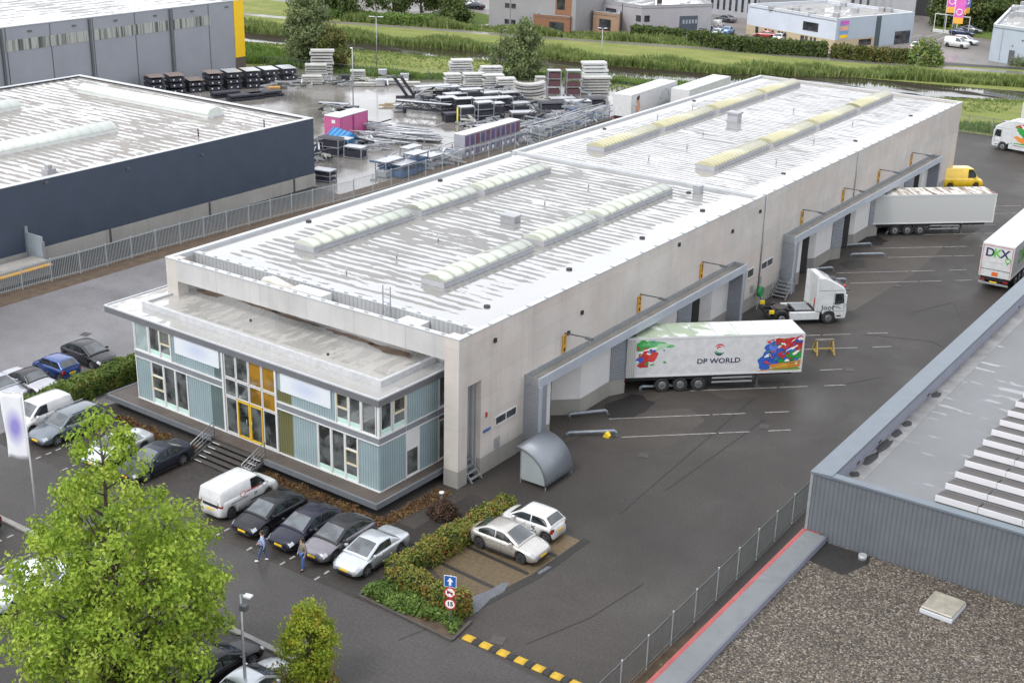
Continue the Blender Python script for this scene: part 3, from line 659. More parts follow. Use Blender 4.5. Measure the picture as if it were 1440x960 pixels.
b = MB(); b.box(20.4, 21.08, 1.15, 64, 6.1, 6.93); b.box(21.08, 62, 1.15, 1.27, 6.1, 6.95); rel(rb, b).build('parapet_inside', purl, rb)
b = MB(); b.box(21.08, 62, 1.27, 64, 6.0, 6.22); rel(rb, b).build('roof', r_roof, rb)
b = MB(); b.box(21.08, 21.9, 1.3, 64, 6.2, 6.232); rel(rb, b).build('gutter', M('gutter_grey', (.17, .17, .17), .4, .35, .8, fine=2), rb)
rr = random.Random(3)
for y, l in ((3.4, .5), (5.4, 1.3), (7.3, 1.5), (9.2, .9), (10.7, .7), (15.5, .8)):
    b = MB(); n = 12; b.add([(21.35+.3*cos(2*pi*i/n)*rr.uniform(.6, 1), y+l*.8*sin(2*pi*i/n)*rr.uniform(.6, 1), 6.236) for i in range(n)], [tuple(range(n))]); rel(rb, b).build('stain', blackm, rb, fix=False)
for y in (4.3, 7.3, 14.8, 33):
    b = MB(); b.box(20.4, 21.1, y, y+.35, 6.3, 6.4); rel(rb, b).build('overflow', blackm, rb)
pvm = NT('solar_cells'); _c = pvm.mix((.045, .038, .035), (.07, .06, .055), pvm.ramp(pvm.noise(.7, 4, .6), 0, ((.3, 0), (.7, 1))).outputs[0]); pvm.set(color=_c, rough=.42, spec=.25); pvm = pvm.m
pv = None
for i in range(15):
    y = 3.0+1.5*i
    for j in range(7):
        if 5 <= i <= 6 and j in (2, 3) or i in (3, 4) and j == 3: continue
        x = 25.35+1.98*j
        if pv is None:
            b = MB(); b.add([(0.03, .04, .34), (1.93, .04, .34), (1.93, 1.2, .1), (.03, 1.2, .1), (0.03, .04, .30), (1.93, .04, .30), (1.93, 1.2, .06), (.03, 1.2, .06)], [(0, 1, 2, 3), (7, 6, 5, 4), (0, 4, 5, 1), (1, 5, 6, 2), (2, 6, 7, 3), (3, 7, 4, 0)])
            pv = b.build('solar_panel', pvm, rb)
            b = MB(); b.box(0, 1.96, 0, .035, .06, .37); b.add([(0, .035, .05), (0, 1.22, .05), (0, 1.22, .08), (0, .035, .33)], [(0, 1, 2, 3)]); b.build('deflector', M('deflector_white', (.62, .62, .64), .4, .04), pv)
            o = pv
        else: o = copy_tree(pv, rb)
        o.location = (x-20.1, y-.9, 6.22)
gravel = NT('gravel')
vo = gravel.n('ShaderNodeTexVoronoi', feature='F1'); vo.inputs['Scale'].default_value = 14; gravel.l(gravel.geo, 'Position', vo, 'Vector')
rmp = gravel.n('ShaderNodeValToRGB'); e = rmp.color_ramp.elements
for _ in range(4): e.new(.5)
for q, (p_, c_) in zip(e, ((0, (.022, .019, .017)), (.25, (.054, .042, .031)), (.45, (.074, .066, .06)), (.65, (.105, .078, .052)), (.85, (.16, .138, .108)), (1, (.28, .255, .22)))): q.position = p_; q.color = (*c_, 1)
sv = gravel.n('ShaderNodeSeparateColor'); gravel.l(vo, 'Color', sv, 0); gravel.l(sv, 0, rmp, 0)
gc = gravel.mix(rmp.outputs[0], (.35, .33, .32), gravel.ramp(vo, 0, ((.4, 0), (.9, .0))).outputs[0])
gc = gravel.mix(gc, gravel.ramp(gravel.noise(.5, 4, .6), 0, ((.3, .75), (.7, 1.1))).outputs[0], None, 'MULTIPLY', .8)
gravel.set(color=gc, rough=.85); gb = gravel.math('MULTIPLY', vo.outputs['Distance'], -1.0); gravel.bump(gb, 1.0, .06); gravel = gravel.m
gr = empty('gravel_roof_building', (20.03, -60, 0), 'low building with brown gravel roof, grey coping and a red roof edge', 'building')
b = MB(); b.box(20.23, 62, -60, .86, 0, 3.6); rel(gr, b).build('wall', con_p, gr)
b = MB(); b.box(21.2, 62, -60, .86, 3.6, 3.64); rel(gr, b).build('roof', gravel, gr)
slab = concrete('coping', (.27, .29, .305), (1.2, 4), .6, .45)
b = MB(); b.box(20.23, 21.2, -60, .72, 3.6, 4.0); rel(gr, b).build('coping', slab, gr)
b = MB(); b.box(21.2, 21.24, -60, .72, 3.62, 3.96); rel(gr, b).build('coping_side', purl, gr)
b = MB(); b.box(20.0, 20.225, -60, .86, 0, 3.97); b.box(20.225, 20.9, .73, .86, 3.6, 3.98); rel(gr, b).build('red_edge', M('red_edge', (.27, .05, .05), .5, .2, 1.2, fine=3), gr)
b = MB(); b.add([(21.24, -1.25, 3.645), (23.0, -1.55, 3.645), (23.6, .1, 3.645), (23.4, .82, 3.645), (21.24, .82, 3.645)], [tuple(range(5))]); rel(gr, b).build('bare_patch', darkp, gr, fix=False)
b = MB(); b.cyl((23.2, .35, 3.64), .2, .25, 12); rel(gr, b).build('roof_outlet', greym, gr)
ht_ = MB(); ht_.obox((27.6, -1.65), (1, -.06), .72, .85, 3.64, 3.86); hk = rel(gr, ht_).build('roof_light', M('hatch_white', (.45, .47, .5), .35, .05), gr, bevel=.03)
ht_ = MB(); ht_.obox((27.6, -1.65), (1, -.06), .7, .83, 3.865, 3.98); rel(gr, ht_).build('dome', M('hatch_dome', (.26, .245, .20), .3, .25, 2.5), hk, bevel=.1, seg=3)

# ------------------------------------------------------------------ navy hall, far left hall
navy = M('navy_cladding', (.046, .062, .094), .55, .12, .6, fine=1.2)
n_roof = roof_membrane('navy_hall_roof', (.21, .195, .18), 'y', 1.0, .75, .47)
nh = empty('navy_hall', (-51.7, 44.2, 0), 'dark navy clad hall with wet flat roof and three white barrel skylights', 'building')
b = MB(); b.box(-52.0, -51.7, -25, 44.2, 1.35, 7.0); b.box(-88, -52.0, 43.9, 44.2, 1.35, 7.0); b.box(-88, -87.7, -25, 43.9, 0, 7.0); rel(nh, b).build('wall', navy, nh)
b = MB(); b.box(-52.0, -51.66, -25, 44.22, 0, 1.33); b.box(-88, -52, 43.9, 44.24, 0, 1.33); rel(nh, b).build('plinth', concrete('navy_plinth', (.34, .33, .31), (8.5, 4), .5, .6), nh)
b = MB(); b.box(-87.7, -52, -25, 43.9, 6.2, 6.86); rel(nh, b).build('roof', n_roof, nh)
b = MB(); b.box(-52.2, -51.64, -25, 44.24, 7.0, 7.05); b.box(-88.03, -52.2, 43.6, 44.24, 7.0, 7.05); b.box(-88.03, -87.5, -25, 43.6, 7.0, 7.05); rel(nh, b).build('parapet_cap', capm, nh)
dome_w = ribbed('dome_white', (.58, .62, .57), 'y', 1.2, .03, .12, world=True, spec=.6, dark=.85)
def barrel(root, x0, x1, y0, y1, z, m):
    n = 10; k = MB(); k.box(x0-.05, x1+.05, y0-.05, y1+.05, z, z+.22); ko = rel(root, k).build('skylight', whitem, root); d = MB()
    if y1-y0 > x1-x0:
        d.extr([((x0+x1)/2-(x1-x0)/2*cos(pi*i/n), z+.2+.75*sin(pi*i/n)) for i in range(n+1)], 'y', y0, y1, 0, True)
    else: d.extr([((y0+y1)/2-(y1-y0)/2*cos(pi*i/n), z+.2+.75*sin(pi*i/n)) for i in range(n+1)], 'x', x0, x1, 0, True)
    rel(root, d).build('dome', m, ko)
barrel(nh, -80.2, -60.0, 37.7, 39.9, 6.86, dome_w); barrel(nh, -63.8, -61.7, 2, 27.8, 6.86, dome_w); barrel(nh, -79.5, -77.3, 2, 28.4, 6.86, dome_w)
for x, y in ((-54.6, 31.5), (-52.9, 38.5)):
    b = MB(); b.cyl((x, y, 6.86), .06, .75, 8); rel(nh, b).build('vent_pipe', blackm, nh)
b = MB(); b.box(-53.9, -53.1, 13.4, 14.3, 6.86, 7.25); b.box(-53.7, -53.2, 13.6, 14.0, 7.25, 7.6); rel(nh, b).build('roof_vent', greym, nh)
for y, z in ((20.4, 6.2), (29, 5.9), (12, 6.6)):
    b = MB(); b.box(-51.7, -51.55, y, y+.3, z, z+.2); rel(nh, b).build('wall_lamp', dkgrey, nh)
for y in (18.0, 29.6, 41):
    b = MB(); b.box(-51.66, -51.58, y, y+.16, 0, 1.34); rel(nh, b).build('pilaster', M('pil', (.07, .065, .06), .8), nh)
pl = empty('loading_screen', (-51.0, 9.8, 0), 'ribbed grey metal screen and low ramp walls against the navy hall', 'screen')
scr = ribbed('screen_ribs', (.30, .34, .38), 'xy', .25, .5, .4, world=True)
b = MB(); b.box(-.6, 1.4, -.1, .0, 0, 3.0); b.build('panel', scr, pl); b = MB(); b.box(-.7, -.55, -.2, .05, 0, 3.5); b.box(1.4, 1.5, -.15, .05, 0, 2.6); b.build('post', galv, pl)
b = MB(); b.box(.2, 2.2, -9, -.2, 0, 1.2); b.build('ramp_wall', con_p, pl); b = MB(); b.box(2.25, 2.7, -9, -.2, .9, 1.0); b.build('edge_strip', amber, pl)
fl_w = M('far_hall_grey', (.25, .265, .295), .55, .06, .3)
fl_roof = roof_membrane('far_hall_roof', (.22, .22, .215), 'x', 2.2, .7, .54)
fh = empty('grey_hall', (-104.7, 86.4, 0), 'tall grey panelled hall with streaked strip window and yellow corner', 'building')
b = MB(); b.box(-105, -104.7, 10, 84.6, 0, 10.4); b.box(-150, -105, 86.1, 86.4, 0, 10.4); rel(fh, b).build('wall', fl_w, fh)
b = MB(); b.box(-150, -105, 10, 86.1, 9.5, 10.2); rel(fh, b).build('roof', fl_roof, fh)
b = MB(); b.box(-105.2, -104.65, 10, 86.45, 10.4, 10.5); rel(fh, b).build('parapet_cap', greym, fh)
b = MB(); b.box(-105.05, -104.6, 84.6, 86.5, 2.3, 10.45); rel(fh, b).build('yellow_corner', M('corner_yellow', (.80, .50, .01), .5, .04), fh)
b = MB(); b.box(-105.05, -104.62, 84.6, 86.48, 0, 2.3); rel(fh, b).build('corner_base', M('brown', (.10, .075, .065), .7), fh)
stw = NT('streaked_glass'); _n = stw.noise((1, 2.4, .05), 3, .7); stw.set(color=stw.mix((.07, .08, .075), (.36, .37, .34), stw.ramp(_n, 0, ((.40, 0), (.55, 1))).outputs[0]), rough=.3); stw = stw.m
def aty(px, py, x):
    q = at(px, py, 0)-CAMP; t = (x-CAMP.x)/q.x; return CAMP+q*t
ys = [aty(px, 90, -104.7).y for px in (5, 130, 243)]
for ya, yb in ((20, ys[0]-.2), (ys[0]+.5, ys[1]-.3), (ys[1]+.6, ys[2]-.3), (ys[2]+.6, aty(296, 30, -104.7).y)):
    b = MB(); b.box(-104.72, -104.66, ya, yb, 7.5, 8.85); rel(fh, b).build('strip_window', stw, fh)
for y in ys:
    b = MB(); b.box(-104.7, -104.45, y-.15, y+.15, 0, 10.4); rel(fh, b).build('downpipe', dkgrey, fh)
for px in (12, 75, 135, 194, 247, 297):
    y = aty(px, 90, -104.7).y; b = MB(); b.box(-104.7, -104.67, y-.06, y+.06, 0, 10.4); rel(fh, b).build('panel_joint', dkgrey, fh)
for px in (41, 104, 163, 219, 271, 320):
    y = aty(px, 40, -104.7).y; b = MB(); b.box(-104.7, -104.6, y-.3, y+.3, 9.6, 9.8); rel(fh, b).build('wall_vent', dkgrey, fh)

# ------------------------------------------------------------------ material yard, canal, banks, business park ground
sheet('yard_floor', [(-104.6, 44.3), (-52, 44.3), (-52, 44), (-45.6, 43), (-45.2, 50), (-44.8, 66), (-45.3, 95), (-47, 113), (-60, 115), (-66, 113), (-76, 103), (-84, 96), (-97, 93.5), (-106, 91.5), (-116, 90), (-116, 86.6), (-104.6, 86.6)], .005, concy)
for a, b_ in (((575, 190), (645, 166)), ((588, 168), (618, 160)), ((570, 183), (640, 195))):
    line(at(*a).xy, at(*b_).xy, .2, .012)
def grassmat(name, lo, hi, dry, dryamt=.5, scale=.25):
    k = NT(name); a = k.noise(scale, 5, .65); b2 = k.noise((.08, .3, .1), 4, .6, loc=(4, 4, 0)); f = k.noise(3, 4, .75)
    c = k.mix(lo, hi, k.ramp(a, 0, ((.3, 0), (.7, 1))).outputs[0]); c = k.mix(c, dry, k.ramp(b2, 0, ((.45, 0), (.7, dryamt))).outputs[0])
    c = k.mix(c, tuple(x*.4 for x in lo), k.ramp(f, 0, ((.5, 0), (.8, .7))).outputs[0]); k.set(color=c, rough=.95, spec=.15); k.bump(f.outputs[0], .8, .25); return k.m
grass = grassmat('grass_field', (.14, .172, .05), (.20, .235, .068), (.28, .255, .10), .7)
grass_d = grassmat('verge_grass', (.06, .10, .02), (.10, .15, .03), (.15, .15, .05), .4)
sheet('grass_field', [(-116, 86), (-106, 91.5), (-97, 93.5), (-84, 96), (-76, 103), (-66, 113.5), (-60, 115), (-47, 113.5), (-44, 117), (-22, 117), (4, 117.3), (60, 126), (200, 150), (200, 225), (60, 194), (20, 183), (-14, 173), (-39, 163), (-63, 159), (-91, 152), (-107, 149), (-120, 150), (-160, 150), (-220, 150), (-220, 84), (-150, 86.6)], .006, grass)
NEAR = [(-230, 100), (-160, 103), (-124.5, 106.7), (-99.3, 114.8), (-83.2, 119.5), (-66, 120), (-39, 126), (-15, 139.5), (-7, 145), (40, 172), (160, 215)]
FAR = [(-230, 108), (-160, 112), (-127.6, 115.3), (-109, 120), (-95.6, 124.6), (-88.2, 126.6), (-67.7, 128.8), (-51.3, 134), (-33.2, 146.2), (-9, 152.4), (35, 180), (150, 224)]
water = NT('canal_water'); wm = water.ramp(water.noise((.06, .16, .1), 3, .5, loc=(2, 0, 0)), 0, ((.47, 0), (.52, 1)))
rip = water.noise((.8, 2.2, 1), 4, .6)
water.set(color=(.030, .026, .018), rough=water.math('MULTIPLY_ADD', wm.outputs[0], -.36, .40), spec=.5, ior=water.math('MULTIPLY_ADD', wm.outputs[0], .45, 1.035)); water.bump(rip.outputs[0], .05, .02); water = water.m
sheet('canal_water', NEAR+FAR[::-1], .012, water)
PATH_N = [(-220, 122), (-160, 128), (-130.7, 133.5), (-120.3, 136.8), (-107, 141), (-91, 145.2), (-63.5, 155), (-39, 159.8), (-14, 168.4), (20, 179), (80, 196)]
pathm = asphalt('path_asphalt', (.15, .14, .13), .9, 41, wetrough=.1)
sheet('path', PATH_N+[(p[0]-.6, p[1]+2.4) for p in PATH_N[::-1]], .012, pathm)
park = asphalt('park_paving', (.16, .145, .135), .6, 45, wetrough=.12, big=.03)
sheet('business_park_pavement', [(-220, 146), (-160, 150), (-120, 152), (-107, 149.5), (-91, 152.3), (-80, 158), (-58, 162), (-28, 171), (0, 180), (40, 193), (300, 260), (300, 700), (-220, 700)], .008, park)
sheet('grass_lawn', [(-131, 148), (-109, 150), (-108.5, 162), (-122, 166)], .014, grass_d)
sheet('grass_verge', [at(1308, 45).xy, at(1440, 62).xy, at(1540, 60).xy, at(1440, 20).xy, at(1330, 20).xy], .014, grass_d)
for a, c in (((1112, 60), (1130, 40)), ((1302, 52), (1332, 46)), ((1315, 58), (1335, 50)), ((1283, 52), (1296, 50))):
    line(at(*a).xy, at(*c).xy, .4, .016)

# ------------------------------------------------------------------ buildings across the canal
def wrect(parent, A, B, s0, s1, z0, z1, m, nm, off=.04, th=.1):
    """a slab on the outer face of the wall A->B (outside is on the right), from s0 to s1 metres along it"""
    o = parent.location; A = Vector((A[0]-o.x, A[1]-o.y, 0)); B = Vector((B[0]-o.x, B[1]-o.y, 0)); d = (B-A).normalized(); n = Vector((d.y, -d.x, 0))
    b = MB(); c = A+d*(s0+s1)/2+n*(off-th/2); b.obox(c.xy, d, (s1-s0)/2, th/2, z0, z1); return b.build(nm, m, parent)
def block(name, label, foot, h, wm, rm, par=.35, cap=None):
    root = empty(name, (foot[0][0], foot[0][1], 0), label, 'building'); o = root.location
    n = len(foot); f = [Vector((p[0]-o.x, p[1]-o.y, 0)) for p in foot]; b = MB()
    for a, c in zip(f, f[1:]+f[:1]):
        d = (c-a).normalized(); nn = Vector((d.y, -d.x, 0)); b.obox(((a+c)/2-nn*.15).xy, d, (c-a).length/2, .15, 0, h)
    b.build('wall', wm, root); b = MB(); b.prism([p.xy for p in f], h-par-.2, h-par); b.build('roof', rm, root)
    b = MB()
    for a, c in zip(f, f[1:]+f[:1]):
        d = (c-a).normalized(); nn = Vector((d.y, -d.x, 0)); b.obox(((a+c)/2-nn*.15).xy, d, (c-a).length/2+.03, .19, h, h+.1)
    b.build('parapet_cap', cap or greym, root); return root
gw = M('render_grey', (.25, .245, .255), .7, .06, .4); gw2 = M('render_pale', (.33, .32, .34), .7, .06, .4); brick = M('brown_brick', (.22, .105, .06), .85, .15, 3); brick2 = M('pale_brick', (.31, .20, .135), .85, .12, 3)
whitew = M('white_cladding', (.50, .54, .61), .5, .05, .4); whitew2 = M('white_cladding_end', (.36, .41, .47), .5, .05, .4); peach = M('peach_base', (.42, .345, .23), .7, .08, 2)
felt = roof_membrane('park_roof', (.27, .265, .26), 'x', 3, .4, .40); dkwin = glassy('far_pane', (.035, .038, .045))
A = [(-107.5, 152.2), (-88.6, 152.6), (-88.6, 182), (-107.5, 182)]
g1 = block('office_building', 'grey rendered office with small square windows left of the brown brick annex', A, 8.5, gw, felt)
for s in (3.6, 5.0): 
    for z in (.7, 3.6): wrect(g1, A[0], A[1], s, s+1.0, z, z+.85, dkwin, 'window')
wrect(g1, A[0], A[1], 4.78, 4.84, 0, 8, dkgrey, 'joint')
wrect(g1, A[0], A[1], 14.6, 18.0, 3.1, 8.4, brick, 'brick_panel'); wrect(g1, A[0], A[1], 14.9, 16.6, 4.3, 6.2, dkwin, 'window', .06)
A = [(-96.4, 150.6), (-89.4, 152.0), (-89.6, 156.5), (-97.2, 156)]
br1 = block('brick_annex', 'low brown brick annex with dark window in front of the grey office', A, 3.3, brick, felt)
wrect(br1, A[0], A[1], 3.2, 6.0, .6, 2.2, dkwin, 'window')
fr = at(903, 9, 5.4); fa = at(1002, 6, 5.4); fb = at(842, 0, 5.4)
A = [tuple(fb.xy), tuple(fr.xy), tuple(fa.xy), (fa.x-14, fa.y+16), (fb.x-8, fb.y+22)]
g2 = block('workshop_building', 'pale grey workshop with white roof and dark sectional door beyond the hedge', A, 5.4, gw2, roof_membrane('white_roof', (.5, .5, .5), 'x', 3, .4, .5))
L1 = (fr.xy-fb.xy).length; L2 = (fa.xy-fr.xy).length
wrect(g2, A[0], A[1], L1*.18, L1*.42, 2.4, 4.2, dkwin, 'window'); wrect(g2, A[0], A[1], L1*.88, L1*.99, 2.6, 3.7, dkwin, 'window'); wrect(g2, A[0], A[1], L1*.84, L1*.99, .3, .9, dkwin, 'window')
wrect(g2, A[0], A[1], L1*.55, L1*.57, 0, 5.3, dkgrey, 'downpipe')
wrect(g2, A[1], A[2], .6, 1.7, 2.6, 3.7, dkwin, 'window'); wrect(g2, A[1], A[2], .5, 1.8, .3, .9, dkwin, 'window')
wrect(g2, A[1], A[2], L2*.54, L2*.80, 0, 3.4, M('door_slate', (.06, .075, .10), .5), 'sectional_door')
for s in range(5): wrect(g2, A[1], A[2], L2*(.585+.045*s), L2*(.61+.045*s), 2.0, 2.7, M('blind', (.30, .32, .35), .5), 'door_light', .06)
b = MB(); b.box(0, .7, 0, .7, 5.0, 5.8); o_ = b.build('roof_vent', blackm, g2); o_.location = (9, 6, 0)
A = [tuple(at(833, 47).xy), tuple(at(869, 52).xy), tuple(at(872, 44).xy), tuple(at(840, 36).xy)]
br2 = block('brick_annex', 'low pale brick annex with barred window before the workshop', A, 3.9, brick2, felt)
lw = (Vector(A[1])-Vector(A[0])).length; wrect(br2, A[0], A[1], lw*.25, lw*.7, .8, 2.8, dkwin, 'window')
w = [at(1052.6, 6.3, 5.4), at(1177.6, 27, 5.4), at(1286.5, 18, 5.4), at(1163, 1, 5.4)]
A = [tuple(q.xy) for q in w]
wb = block('print_shop', 'white clad business unit with peach plinth and a colourful banner', A, 5.4, whitew, felt, cap=whitem)
l1 = (w[1]-w[0]).length; l2 = (w[2]-w[1]).length
wrect(wb, A[0], A[1], -.02, l1, 0, 1.75, peach, 'plinth', .03)
for s0, s1 in ((.22, .245), (.262, .285), (.30, .325), (.37, .40), (.41, .435), (.445, .47), (.63, .67), (.68, .71), (.735, .76), (.775, .80)): wrect(wb, A[0], A[1], l1*s0, l1*s1, .5, 1.6, dkwin, 'window', .06)
wrect(wb, A[0], A[1], l1*.11, l1*.145, 0, 1.7, dkwin, 'door', .06); wrect(wb, A[0], A[1], l1*.645, l1*.81, 2.6, 4.1, dkwin, 'window', .06)
wrect(wb, A[1], A[2], 0, l2+.01, 1.75, 5.35, whitew2, 'end_cladding', .03); wrect(wb, A[1], A[2], 0, l2*.5, 0, 1.73, peach, 'plinth', .03); wrect(wb, A[1], A[2], l2*.54, l2+.01, 0, 1.74, whitew2, 'end_cladding', .03)
wrect(wb, A[1], A[2], l2*.50, l2*.565, 0, 5.3, M('slate_strip', (.06, .08, .09), .4), 'glazed_strip', .05); wrect(wb, A[1], A[2], l2*.30, l2*.46, .4, 1.5, dkwin, 'window', .06); wrect(wb, A[1], A[2], l2*.765, l2*.97, 0, 2.3, dkwin, 'loading_door', .06)
bn = wrect(wb, A[1], A[2], l2*.04, l2*.15, 2.0, 5.0, M('banner_blue', (.16, .30, .50), .5), 'banner', .09)
for z0, z1, c_ in ((4.3, 5.0, (.50, .10, .42)), (2.0, 2.6, (.78, .50, .02)), (3.3, 4.1, (.62, .33, .22))):
    bb = wrect(wb, A[1], A[2], l2*.045, l2*.145, z0, z1, M('banner_%d' % int(z0*10), c_, .5), 'banner_print', .11); bb.parent = bn
for px, py in ((1085, 13), (1112, 15), (1120, 16), (1142, 22), (1176, 23), (1178, 12), (1203, 16), (1240, 15), (1250, 16), (1186, 8)):
    q = at(px, py, 5.2)-wb.location; b = MB(); b.box(q.x-.5, q.x+.5, q.y-.5, q.y+.5, 5.05, 5.75); b.build('roof_unit', greym, wb)
w = [at(1397.5, 35, 6.0), at(1520, 52, 6.0), at(1545, 20, 6.0), at(1425, 7.5, 6.0)]; A = [tuple(q.xy) for q in w]
rw = block('white_warehouse', 'white clad hall with grey door at the right edge across the canal', A, 6.0, whitew2, felt, cap=whitem)
lr = (w[1]-w[0]).length; wrect(rw, A[0], A[1], 3.6, 4.6, 0, 2.3, dkgrey, 'door', .06); wrect(rw, A[0], A[1], 3.95, 4.1, 2.9, 3.1, blackm, 'lamp', .08); wrect(rw, A[0], A[1], 5.6, 5.85, 4.0, 4.2, blackm, 'lamp', .08); wrect(rw, A[0], A[1], 1.9, 1.96, .3, 5.8, greym, 'downpipe', .08)
for px, py, s in ((1427, 15, .6), (1434, 22, .9), (1440, 8, .6), (1422, 24, .3)):
    q = at(px, py, 5.8)-rw.location; b = MB(); b.box(q.x-s, q.x+s, q.y-s, q.y+s, 5.65, 6.5); b.build('roof_unit', greym, rw)
hl = M('hall_panel', (.33, .34, .36), .55, .06, .5)
A = [tuple(at(955, 14).xy), tuple(at(1065, 29).xy)]; d = Vector(A[1])-Vector(A[0]); nn = Vector((-d.y, d.x)).normalized()*25; A += [tuple(Vector(A[1])+nn), tuple(Vector(A[0])+nn)]
h1 = block('striped_hall', 'tall hall with narrow dark vertical windows behind the workshop', A, 11, hl, felt)
ll = d.length; k = 0
while .6+1.5*k+.6 < ll: wrect(h1, A[0], A[1], .6+1.5*k, 1.15+1.5*k, 1.2, 10, dkwin, 'slot_window', .05); k += 1
A = [tuple(at(1195, 14).xy), tuple(at(1311, 24).xy)]; d = Vector(A[1])-Vector(A[0]); nn = Vector((-d.y, d.x)).normalized()*25; A += [tuple(Vector(A[1])+nn), tuple(Vector(A[0])+nn)]
h2 = block('panelled_hall', 'grey panelled hall with open dark doorway beside the flag row', A, 11, hl, felt)
ll = d.length
for k in range(6): wrect(h2, A[0], A[1], .3+k*1.6, .8+k*1.6, .6, 10, dkwin if k < 3 else greym, 'slot_window', .05)
wrect(h2, A[0], A[1], ll*.79, ll*.96, 0, 3.6, blackm, 'doorway', .05)
# ------------------------------------------------------------------ cars
carglass = glassy('car_glass', (.022, .028, .032), rough=.04, spec=.8, var=.5, scale=1.6)
screen_g = glassy('windscreen_glass', (.05, .060, .068), rough=.04, spec=.9, var=.45, scale=1.1)  # paler than the side glass: blue-grey reflections put into the base colour
rimm = M('alloy', (.42, .43, .45), .3, .05, 1, metal=.8)
steelrim = M('dark_rim', (.06, .06, .065), .4, .05, 1, metal=.4)
lampm = NT('headlamp'); lampm.set(color=(.30, .33, .36), rough=.12, spec=.8, coat=1.0); lampm = lampm.m
redl = NT('tail_lamp'); redl.set(color=(.22, .008, .008), rough=.15, coat=1.0); redl = redl.m
plate_y = M('plate_yellow', (.78, .50, .02), .5, .03)
trimb = M('black_trim', (.02, .02, .022), .45, .1)
def interp(tab, x):
    if x <= tab[0][0]: return tab[0][1]
    for (a, u), (b, v) in zip(tab, tab[1:]):
        if x <= b:
            t = (x-a)/(b-a); return u+(v-u)*t
    return tab[-1][1]
def sinterp(tab, x):
    """smooth version"""
    e = .06; return (interp(tab, x-e)+2*interp(tab, x)+interp(tab, x+e))/4
KINDS = {
 # dist from nose: top line of the body below the glass, canopy (front base, front roof, rear roof, rear base), belt, roof heights
 'hatch': dict(L=4.25, W=1.78, H=1.44, wbase=2.6, fo=.86, top=[(0, .52), (.06, .68), (.3, .78), (1.0, .90), (1.3, .95), (3.4, 1.00), (3.95, 1.02), (4.15, .94), (4.25, .6)], can=(1.0, 1.95, 3.15, 4.0), belt=.94),
 'suv':   dict(L=4.5, W=1.84, H=1.62, wbase=2.68, fo=.9, top=[(0, .55), (.06, .82), (.3, .95), (1.1, 1.05), (1.4, 1.10), (3.7, 1.14), (4.3, 1.1), (4.45, 1.0), (4.5, .65)], can=(1.15, 2.0, 3.85, 4.36), belt=1.08),
 'wagon': dict(L=4.77, W=1.82, H=1.50, wbase=2.71, fo=.95, top=[(0, .5), (.06, .68), (.35, .78), (1.25, .92), (1.5, .97), (4.2, 1.0), (4.65, .97), (4.74, .85), (4.77, .6)], can=(1.25, 2.1, 4.2, 4.66), belt=.95),
 'sedan': dict(L=4.6, W=1.8, H=1.42, wbase=2.7, fo=.88, top=[(0, .5), (.06, .66), (.35, .76), (1.2, .90), (1.45, .95), (3.6, .98), (3.9, 1.0), (4.45, .98), (4.55, .88), (4.6, .6)], can=(1.2, 2.1, 3.05, 3.95), belt=.94),
 'coupe': dict(L=4.35, W=1.76, H=1.40, wbase=2.6, fo=.82, top=[(0, .5), (.06, .64), (.3, .74), (.9, .86), (1.2, .92), (3.3, .97), (3.6, 1.0), (4.15, .99), (4.3, .86), (4.35, .6)], can=(.86, 1.9, 2.85, 3.5), belt=.92),
 'conv':  dict(L=4.6, W=1.8, H=1.40, wbase=2.62, fo=.9, top=[(0, .5), (.06, .66), (.35, .76), (1.2, .88), (1.5, .93), (3.4, .96), (4.45, .96), (4.55, .84), (4.6, .6)], can=(1.4, 2.0, 2.9, 3.7), belt=.92),
 'city':  dict(L=3.43, W=1.63, H=1.47, wbase=2.34, fo=.66, top=[(0, .55), (.05, .72), (.2, .82), (.7, .95), (.95, 1.0), (2.8, 1.05), (3.3, 1.0), (3.4, .9), (3.43, .6)], can=(.62, 1.35, 2.85, 3.32), belt=.98),
 'minivan': dict(L=3.95, W=1.72, H=1.80, wbase=2.51, fo=.82, top=[(0, .55), (.06, .80), (.3, .95), (.8, 1.08), (1.1, 1.15), (3.6, 1.2), (3.85, 1.15), (3.92, 1.0), (3.95, .6)], can=(.72, 1.45, 3.75, 3.9), belt=1.12),
 'tallvan': dict(L=4.7, W=1.95, H=2.25, wbase=2.9, fo=.9, top=[(0, .55), (.06, .85), (.3, 1.05), (.75, 1.18), (1.1, 1.24), (4.5, 1.3), (4.63, 1.25), (4.68, 1.0), (4.7, .6)], can=(.7, 1.35, 4.58, 4.68), belt=1.2),
 'boxvan': dict(L=4.4, W=1.83, H=1.86, wbase=2.75, fo=.9, top=[(0, .55), (.06, .82), (.3, .98), (.85, 1.1), (1.15, 1.16), (4.2, 1.22), (4.33, 1.15), (4.38, 1.0), (4.4, .6)], can=(.85, 1.6, 4.28, 4.38), belt=1.12),
}
